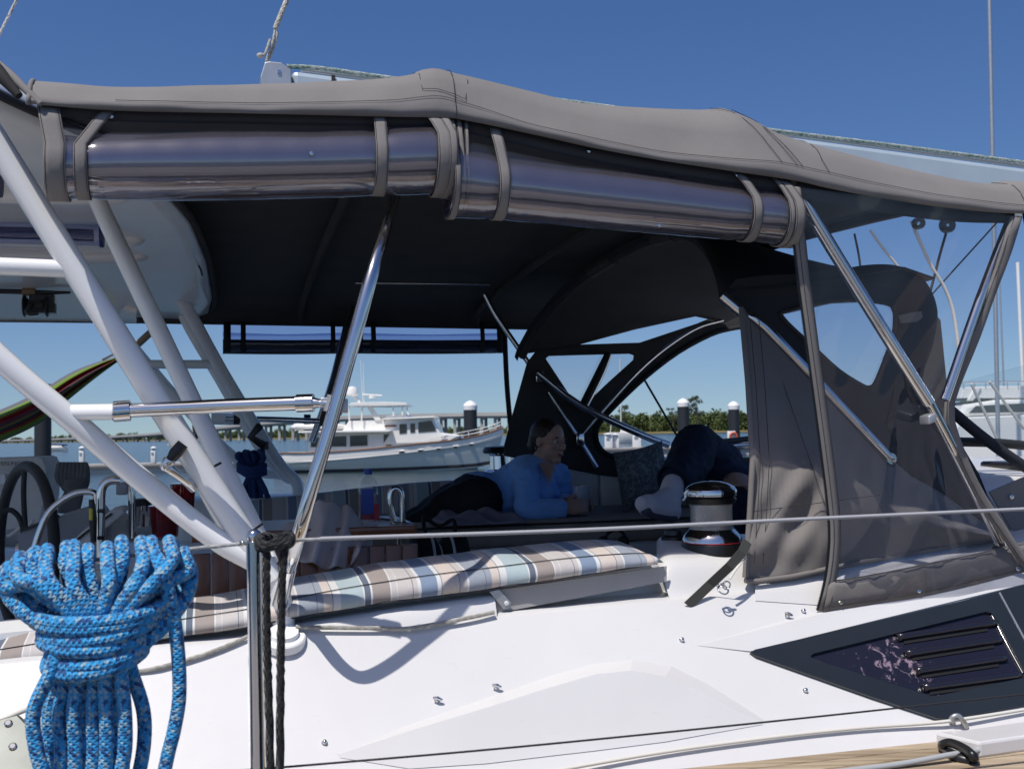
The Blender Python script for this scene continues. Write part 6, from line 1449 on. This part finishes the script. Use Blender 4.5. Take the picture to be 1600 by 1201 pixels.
# coil of grey rope
def coil(name, mm, r, L, items, lb):
    V, Fc, U = [], [], []
    for pts_ in items: tube_data([PL(x, y, L+o) for x, y, o in pts_], r, 9, 5, V=V, Fc=Fc, U=U)
    return mk(name, V, Fc, mm, None, uv=U, label=lb, cat='rope')
it = []
for i in range(8):
    x = 93+5.6*i; it.append([(110+i, 768, -.03), (x-1, 750, -.05), (x-2+i*.6, 735, -.045), (x+1, 726, 0), (x+2, 740, .03), (112+i, 770, .01)])
for i in range(4): it.append([(96, 742+4*i, -.02), (108, 752+5*i, -.06), (130, 748+5*i, -.05), (136, 738+4*i, -.02)])
for i in range(6): it.append([(106+4*i, 768, -.03), (98+5*i, 785, -.03), (94+5*i, 800, -.02)])
coil('rope_coil', 'grey_rope', .012, 2.5, it, 'grey rope coil hanging above the helm console')
it = []
rc = random.Random(4)
for i in range(9):
    j = lambda a=4: rc.uniform(-a, a)
    it.append([(388+2.4*i+j(2), 730+j(), -.02), (372+5.2*i+j(), 717+j(), -.05+j()*.01), (376+4.6*i+j(), 707+j(3), 0), (384+3*i+j(), 728, .03), (389+1.8*i, 742, -.02), (380+4.6*i+j(), 762+j(), -.03+j()*.008), (384+4.2*i+j(6), 778+j(6), -.01)])
for i in range(3): it.append([(372, 724+5*i, -.02), (392, 732+6*i, -.07), (416, 726+6*i, -.05)])
coil('rope_coil', 'blue_far_rope', .013, 3.7, it, 'dark blue rope coil hanging on the far arch leg')
# winch handle in its pocket
wh_ = thing('crank_handle', PL(272, 730, .66), 'steel winch handle with black grip clipped on the arch leg', 'crank handle')
tube('grip', [PL(266, 719, .66), PL(274, 708, .66), (PL(286, 693, .66))], [.010, .0145, .013], 'black_plastic', wh_, k=14); tube('arm', [PL(260, 725, .66), PL(268, 734, .66), PL(290, 752, .68), PL(302, 764, .70)], [.013, .011, .009, .009], 'stainless', wh_, k=12)
lathe('head', PL(262, 724, .66), [(.012, -.014), (.014, -.006), (.014, .008), (.010, .014)], 'stainless', wh_, ax=(.5, -.3, .8), k=16)
o = thing('throttle_knob', PL(311, 668, 1.05), 'dark brown round knob between the two arch legs', 'knob'); V, Fc = ell_data(PL(311, 668, 1.05), FW*.016+Vector((0, 0, .004)), IN*.01, Vector((0, 0, .022))-FW*.005, 16, 10); mk('pad', V, Fc, 'hoop_sleeve', o); tube('stem', [PL(311, 668, 1.05), PL(300, 700, 1.05)], .005, 'black_plastic', o, k=8)
o = thing('outboard_bracket', PL(405, 680, 3.6), 'black angled bracket on the far arch leg', 'bracket'); tube('arm', [PL(406, 665, 3.7), PL(392, 682, 3.68), PL(412, 696, 3.7)], .022, 'black_plastic', o, k=8, n=1); box('plate', PL(413, 696, 3.7), FW*.02, IN*.01, (0, 0, .02), 'black_plastic', o)
# striped hammock hung beyond the arch
rw = []
for i in range(25):
    t = i/24; x = -60+248*t; ya = itps([(-60, 662), (0, 640), (60, 612), (110, 582), (150, 566), (188, 556)], x); yb2 = itps([(-60, 712), (0, 690), (60, 662), (110, 622), (150, 590), (188, 562)], x); r = []
    for j in range(17):
        s = j/16; r.append(PL(x, ya+(yb2-ya)*s, 4.35-.22*math.sin(math.pi*s)*(1-t*.8)+.03*math.sin(s*19+t)))
    rw.append(r)
m = mat('hammock_cloth', (.3, .3, .3), .9); N, Lk, p = nodes(m); uv = N.new('ShaderNodeUVMap'); sx = N.new('ShaderNodeSeparateXYZ'); Lk.new(uv.outputs[0], sx.inputs[0]); rp = N.new('ShaderNodeValToRGB'); rp.color_ramp.interpolation = 'CONSTANT'; Lk.new(sx.outputs['X'], rp.inputs[0])
gn, rd, dk, og, gy = (.13, .21, .03, 1), (.22, .012, .025, 1), (.02, .025, .035, 1), (.28, .07, .03, 1), (.12, .12, .15, 1)
e = rp.color_ramp.elements; e[0].position = 0; e[0].color = gy; e[1].position = .10; e[1].color = gn
for ps, c in ((.26, og), (.31, rd), (.46, dk), (.54, og), (.58, gn), (.62, dk), (.70, rd), (.76, og), (.80, gn), (.96, dk)): k = e.new(ps); k.color = c
Lk.new(rp.outputs[0], p.inputs['Base Color'])
V, Fc, U = grid_data(rw); U = [(j/16, i/24) for i in range(25) for j in range(17)]
hm = mk('hammock', V, Fc, 'hammock_cloth', None, uv=U, label='multicoloured striped hammock stretched up to the arch at left', cat='hammock'); s_ = hm.modifiers.new('thickness', 'SOLIDIFY'); s_.thickness = .006
tube('hanging_cord', [PL(184, 559, 4.33), PL(212, 540, 4.2), PL(240, 515, 4.0)], [.016, .02, .018], 'cork', hm, k=8); tube('hanging_cord', [PL(240, 516, 4.0), PL(262, 494, 3.9), PL(272, 478, 3.85)], .012, 'rubber', hm, k=8)
tube('hanging_cord', [PL(160, 562, 4.33), PL(180, 552, 4.3)], .006, 'grey_rope', hm, k=6)

# ================================================================== PEOPLE
from mathutils import noise as mnoise
def blend(name, parts, m, parent, vox=.006, smooth=6, wrinkle=0.0):
    """fuse overlapping tapered limbs into one continuous skin"""
    V, Fc = [], []
    for kind, a in parts:
        if kind == 'chain':
            pts_, rr = a; S = cr(pts_, 5); n = len(S)
            rs = [itps([(i/(len(rr)-1), x) for i, x in enumerate(rr)], k/(n-1)) for k in range(n)]
            tube_data(S, [max(.002, x) for x in rs], 14, 1, V=V, Fc=Fc, U=[])
            for q_, r_ in ((S[0], rs[0]), (S[-1], rs[-1])): ell_data(q_, (r_, 0, 0), (0, r_, 0), (0, 0, r_), 14, 8, V, Fc)
        elif kind == 'ell': ell_data(*a, V=V, Fc=Fc, nu=20, nv=14)
        else:
            b0 = len(V); V += a[0]; Fc += [tuple(i+b0 for i in f) for f in a[1]]
    me = bpy.data.meshes.new('tmp'); me.from_pydata(V, [], Fc); o = bpy.data.objects.new('tmp', me); COL.objects.link(o)
    r = o.modifiers.new('r', 'REMESH'); r.mode = 'VOXEL'; r.voxel_size = vox
    s = o.modifiers.new('s', 'SMOOTH'); s.iterations = smooth; s.factor = .5
    bpy.context.view_layer.update()
    m2 = bpy.data.meshes.new_from_object(o.evaluated_get(bpy.context.evaluated_depsgraph_get()))
    vs = [v.co.copy() for v in m2.vertices]; fs = [tuple(p_.vertices) for p_ in m2.polygons]
    if wrinkle:
        for i_, v in enumerate(m2.vertices):
            c_ = v.co; d_ = 1-abs(mnoise.noise(Vector((c_.x*11, c_.y*11, c_.z*22)))*2.2); d2 = 1-abs(mnoise.noise(Vector((c_.x*24+5, c_.y*24, c_.z*34)))*2.2)
            vs[i_] = c_ + v.normal*wrinkle*(d_*.75+d2*.35-.45)
    bpy.data.objects.remove(o)
    return mk(name, vs, fs, m, parent)
def head_parts(c, f, up, s):
    """skull, jaw, nose, brow, cheeks, ears; f = facing, s = half head height"""
    f = f.normalized(); up = (up-f*up.dot(f)).normalized(); r = f.cross(up).normalized()
    P = [('ell', (c+up*.25*s-f*.12*s, r*.66*s, f*.80*s, up*.76*s)), ('ell', (c-up*.28*s+f*.22*s, r*.52*s, f*.50*s, up*.62*s)), ('ell', (c-up*.78*s+f*.46*s, r*.26*s, f*.24*s, up*.20*s)),
         ('ell', (c+up*.20*s+f*.52*s, r*.46*s, f*.17*s, up*.10*s)), ('chain', ([c+up*.16*s+f*.66*s, c-up*.10*s+f*.80*s, c-up*.22*s+f*.86*s], [.06*s, .08*s, .105*s])), ('ell', (c-up*.24*s+f*.76*s, r*.15*s, f*.10*s, up*.07*s)),
         ('ell', (c-up*.46*s+f*.68*s, r*.22*s, f*.10*s, up*.055*s)), ('ell', (c-up*.56*s+f*.66*s, r*.20*s, f*.10*s, up*.06*s))]
    for sg in (-1, 1):
        P += [('ell', (c-up*.14*s+f*.48*s+r*.33*s*sg, r*.18*s, f*.20*s, up*.18*s)), ('ell', (c-up*.02*s-f*.06*s+r*.66*s*sg, r*.07*s, f*.15*s, up*.24*s))]
    return P, f, up, r
def face_bits(par, c, f, up, r, s):
    for sg in (-1, 1):
        q_ = c+up*.05*s+f*.60*s+r*.27*s*sg; V, Fc = ell_data(q_, r*.115*s, f*.10*s, up*.075*s, 14, 10); ey = mk('eye', V, Fc, 'eye_white', par)
        V, Fc = ell_data(q_+f*.075*s, r*.052*s, f*.035*s, up*.052*s, 12, 8); mk('iris', V, Fc, 'iris', ey)
        V, Fc = [], []; tube_data([q_+up*.17*s-r*.13*s+f*.06*s, q_+up*.21*s+f*.10*s, q_+up*.17*s+r*.13*s+f*.06*s], [.014*s, .03*s, .014*s], 8, 4, V=V, Fc=Fc, U=[]); mk('eyebrow', V, Fc, 'hair', par)
    V, Fc = ell_data(c-up*.51*s+f*.725*s, r*.20*s, f*.055*s, up*.075*s, 16, 10); mk('lips', V, Fc, 'lip', par)
def hand_parts(w, d, up, s, curl, thumb):
    """w wrist, d pointing direction, up back of the hand normal; curl 0..1; thumb = side vector"""
    d = d.normalized(); up = (up-d*up.dot(d)).normalized(); sd_ = thumb-d*thumb.dot(d)-up*thumb.dot(up); sd_.normalize()
    P = [('ell', (w+d*.045*s, d*.052*s, sd_*.040*s, up*.016*s)), ('chain', ([w-d*.02*s, w+d*.02*s], [.026*s, .026*s]))]
    for i, (o_, ln) in enumerate(((.030, .070), (.010, .080), (-.010, .074), (-.029, .058))):
        a = w+d*.085*s+sd_*o_*s; b = a+(d*math.cos(curl*.9)-up*math.sin(curl*.9))*ln*.45*s; c = b+(d*math.cos(curl*2.0)-up*math.sin(curl*2.0))*ln*.33*s; e_ = c+(d*math.cos(curl*2.7)-up*math.sin(curl*2.7))*ln*.27*s
        P.append(('chain', ([a-d*.02*s, a, b, c, e_], [.0095*s, .0095*s, .0088*s, .0080*s, .0070*s])))
    a = w+d*.025*s+sd_*.030*s; b = a+(sd_*.7+d*.7)*.036*s-up*.008*s; c = b+(d*.9+sd_*.15)*.030*s-up*.012*s
    P.append(('chain', ([a-sd_*.012*s, a, b, c], [.013*s, .0125*s, .0105*s, .0085*s]))); return P
# woman lying on the far seat, propped on her elbows
wo = thing('person', PL(800, 812, 3.0), 'person in blue long sleeved top and black leggings lying propped on elbows', 'person')
W_ = lambda x, y, L: PL(x, y, L)
hcn = W_(858, 690, 2.98); fdir = Vector((.74, -.66, -.10)); hs = .103
HP, f_, u_, r_h = head_parts(hcn, fdir, Vector((.05, 0, 1)), hs)
hip, waist, chest, nb = W_(742, 783, 3.02), W_(782, 772, 3.02), W_(826, 752, 3.0), W_(846, 722, 3.0)
shN, elN, wrN = W_(822, 748, 2.86), W_(824, 798, 2.78), W_(882, 794, 2.74)
shF, elF, wrF = W_(872, 744, 3.14), W_(880, 790, 3.10), W_(884, 786, 2.86)
legs = [([hip-IN*.06, W_(698, 800, 2.95), W_(664, 820, 2.88), W_(612, 838, 2.85), W_(560, 846, 2.85)], [.112, .092, .066, .058, .043]), ([hip+IN*.06, W_(700, 792, 3.1), W_(662, 812, 3.05), W_(610, 834, 3.0), W_(556, 844, 3.0)], [.112, .092, .066, .058, .043])]
torso = [('chain', ([hip, waist, chest], [.128, .098, .115])), ('chain', ([shN, chest+Vector((0, 0, .03)), shF], [.056, .085, .056])), ('ell', (W_(842, 772, 2.90), FW*.06, IN*.07, Vector((0, 0, .06)))), ('ell', (W_(852, 770, 3.06), FW*.06, IN*.07, Vector((0, 0, .06))))]
armN = ('chain', ([shN, shN.lerp(elN, .5)-IN*.005, elN, elN.lerp(wrN, .45), wrN], [.052, .044, .040, .038, .027])); armF = ('chain', ([shF, shF.lerp(elF, .5), elF, elF.lerp(wrF, .5), wrF], [.052, .044, .040, .038, .027]))
gl_c = W_(908, 803, 2.80)
hN = hand_parts(wrN, (gl_c+Vector((0, 0, .045))-wrN)+Vector((0, 0, .0))-IN*.06, -IN*.75+FW*.2+Vector((0, 0, .35)), .92, .62, Vector((0, 0, 1))); hF = hand_parts(wrF, (gl_c+Vector((0, 0, .05))-wrF)+IN*.05, IN*.6+Vector((0, 0, .45)), .92, .62, Vector((0, 0, 1))-FW*.3)
body = blend('body', torso+HP+[('chain', ([nb-Vector((0, 0, .03)), nb, hcn-u_*.05], [.062, .052, .052])), armN, armF]+hN+hF+[('chain', l) for l in legs]+[('chain', ([l[0][-1], l[0][-1]-FW*.08-Vector((0, 0, .01)), l[0][-1]-FW*.18-Vector((0, 0, .03))], [.045, .04, .025])) for l in legs], 'skin', wo, .0048, 4)
face_bits(wo, hcn, f_, u_, r_h, hs)
def grow(parts, g): return [('chain', (a[0], [x+g for x in a[1]])) if k == 'chain' else ('ell', (a[0], Vector(a[1])*(1+g*9), Vector(a[2])*(1+g*9), Vector(a[3])*(1+g*9))) for k, a in parts]
sleeveN = ('chain', ([shN, shN.lerp(elN, .5)-IN*.005, elN, elN.lerp(wrN, .45), elN.lerp(wrN, .88)], [.054, .046, .042, .040, .032])); sleeveF = ('chain', ([shF, shF.lerp(elF, .5), elF, elF.lerp(wrF, .5), elF.lerp(wrF, .88)], [.054, .046, .042, .040, .032]))
hipS = hip.lerp(waist, .1)
blend('top', grow([('chain', ([hipS, waist, chest], [.126, .100, .116]))]+torso[1:]+[sleeveN, sleeveF], .010), 'blue_shirt', wo, .006, 4, .006)
blend('leggings', grow([('chain', (l[0], l[1])) for l in legs]+[('chain', ([hip, hip.lerp(waist, .15)], [.128, .120]))], .008), 'black_legging', wo, .008, 4, .005)
# skin inside the V neck
V, Fc = [], []
vn = [nb+r_h*.055-f_*.01, nb-r_h*.055-f_*.01, W_(853, 752, 2.84)]
V = [W_(842, 722, 2.86), W_(869, 724, 2.90), W_(858, 756, 2.80), W_(857, 735, 2.82)]; mk('neckline', [v-IN*.0 for v in V], [(0, 3, 1), (0, 2, 3), (3, 2, 1)], 'skin', wo)
# hair: cap, swept back to a low knot
hb = [('ell', (hcn+u_*.36*hs-f_*.20*hs, r_h*.72*hs, f_*.80*hs, u_*.72*hs)), ('ell', (hcn+u_*.05*hs-f_*.50*hs, r_h*.66*hs, f_*.50*hs, u_*.66*hs)), ('ell', (hcn-u_*.22*hs-f_*.92*hs, r_h*.30*hs, f_*.30*hs, u_*.28*hs))]
blend('hair', hb, 'hair', wo, .007, 3)
tube('earring', [hcn-u_*.32*hs-f_*.05*hs-r_h*(-.70)*hs*(-1)*0+r_h*.70*hs+Vector((0, 0, -.0)) + Vector((0, 0, -.012*math.cos(a)))+f_*.012*math.sin(a) for a in [i*math.pi/4 for i in range(9)]], .0012, 'stainless', wo, k=6, n=2)
o = thing('drinking_glass', gl_c, 'clear tumbler of water held in the hands of the lying person', 'glass'); lathe('cup', gl_c, [(.036, 0), (.040, .125), (.0375, .125), (.034, .006)], 'brightened_glass', o, k=28); lathe('water', gl_c, [(.0325, .007), (.035, .085)], 'brightened_glass', o, k=24)

# second person reclining to the right: only bent legs, one foot and a hand show
pe = thing('person', PL(1120, 840, 2.1), 'person in dark jeans and white sock reclining with knees bent behind the winch', 'person')
h1, h2 = W_(1172, 822, 2.35), W_(1182, 818, 2.10)
k1, a1 = W_(1092, 702, 2.12), W_(1052, 756, 1.86); k2, a2 = W_(1116, 712, 2.42), W_(1136, 842, 2.05)
heel, toe = W_(1048, 800, 1.80), W_(1010, 786, 1.74)
foot1 = [('chain', ([a1, W_(1048, 772, 1.83), W_(1044, 790, 1.80)], [.037, .040, .040])), ('chain', ([W_(1048, 798, 1.80), W_(1030, 794, 1.77), W_(1012, 789, 1.75), W_(1005, 787, 1.74)], [.036, .036, .037, .026])), ('chain', ([W_(1046, 776, 1.82), W_(1026, 786, 1.77), W_(1012, 787, 1.75)], [.036, .032, .030]))]
trs = [('chain', ([W_(1178, 825, 2.25), W_(1230, 800, 2.25), W_(1290, 775, 2.25)], [.16, .145, .16])), ('chain', ([W_(1295, 770, 2.05), W_(1300, 765, 2.45)], [.08, .08]))]
hc2 = W_(1370, 742, 2.25); HP2, f2, u2, r2_ = head_parts(hc2, Vector((-.6, -.2, .5)), Vector((.6, 0, .8)), .115)
sh2, el2, wr2 = W_(1290, 765, 2.02), W_(1238, 815, 1.95), W_(1186, 768, 1.92)
hd2 = hand_parts(wr2, W_(1150, 742, 1.9)-wr2, Vector((-.2, -.6, .8)), 1.0, .55, Vector((0, .6, .6)))
L1 = [('chain', ([h1, h1.lerp(k1, .5)+Vector((0, 0, .02)), k1, k1.lerp(a1, .4), a1], [.10, .085, .062, .058, .038])), ('chain', ([h2, h2.lerp(k2, .5), k2, k2.lerp(a2, .4), a2], [.10, .085, .062, .058, .04]))]
blend('body', trs+HP2+[('chain', ([W_(1300, 765, 2.25), hc2-u2*.06], [.06, .055])), ('chain', ([sh2, el2, wr2], [.055, .042, .028]))]+hd2+L1+foot1+[('chain', ([a2, W_(1130, 862, 1.95), W_(1118, 866, 1.85)], [.04, .04, .03]))], 'skin', pe, .0055, 4)
face_bits(pe, hc2, f2, u2, r2_, .115)
jl = [('chain', ([h1, h1.lerp(k1, .5)+Vector((0, 0, .02)), k1+Vector((0, 0, .012)), k1.lerp(a1, .4), k1.lerp(a1, .86)], [.115, .108, .088, .086, .066])), ('chain', ([h2, h2.lerp(k2, .5), k2, k2.lerp(a2, .45), k2.lerp(a2, .94)], [.115, .108, .088, .086, .075])), ('chain', ([W_(1178, 825, 2.25), W_(1205, 812, 2.25)], [.165, .155]))]
blend('jeans', jl, 'jeans', pe, .007, 4, .007)
hq = k1.lerp(a1, 1.0); ax_ = (a1-k1).normalized(); exx = ax_.cross(IN).normalized(); eyy = ax_.cross(exx)
V, Fc = [], []
for i, (rr, tt) in enumerate(((.070, -.06), (.074, 0), (.070, .0), (.060, -.06))):
    for j in range(28): a = 2*math.pi*j/28; V.append(hq+ax_*tt+(exx*math.cos(a)*rr+eyy*math.sin(a)*rr*.8))
for i in range(3):
    for j in range(28): a = i*28+j; b = i*28+(j+1) % 28; Fc.append((a, b, b+28, a+28))
mk('jeans_hem', V, Fc, 'jeans', pe)
blend('shirt', grow(trs+[('chain', ([sh2, el2, el2.lerp(wr2, .8)], [.058, .046, .036]))], .01), 'black_cloth', pe, .009, 4)
blend('sock', grow([('chain', (foot1[0][1][0][:], foot1[0][1][1]))]+foot1[1:], .0045), 'sock', pe, .005, 4)
blend('sock_sole', [('chain', ([W_(1050, 806, 1.785), W_(1030, 803, 1.755), W_(1010, 796, 1.735)], [.024, .022, .024]))], 'sock_sole', pe, .005, 3)
hair2 = [('ell', (hc2+u2*.040-f2*.022, r2_*.080, f2*.09, u2*.082))]; blend('hair', hair2, 'hair', pe, .008, 3)
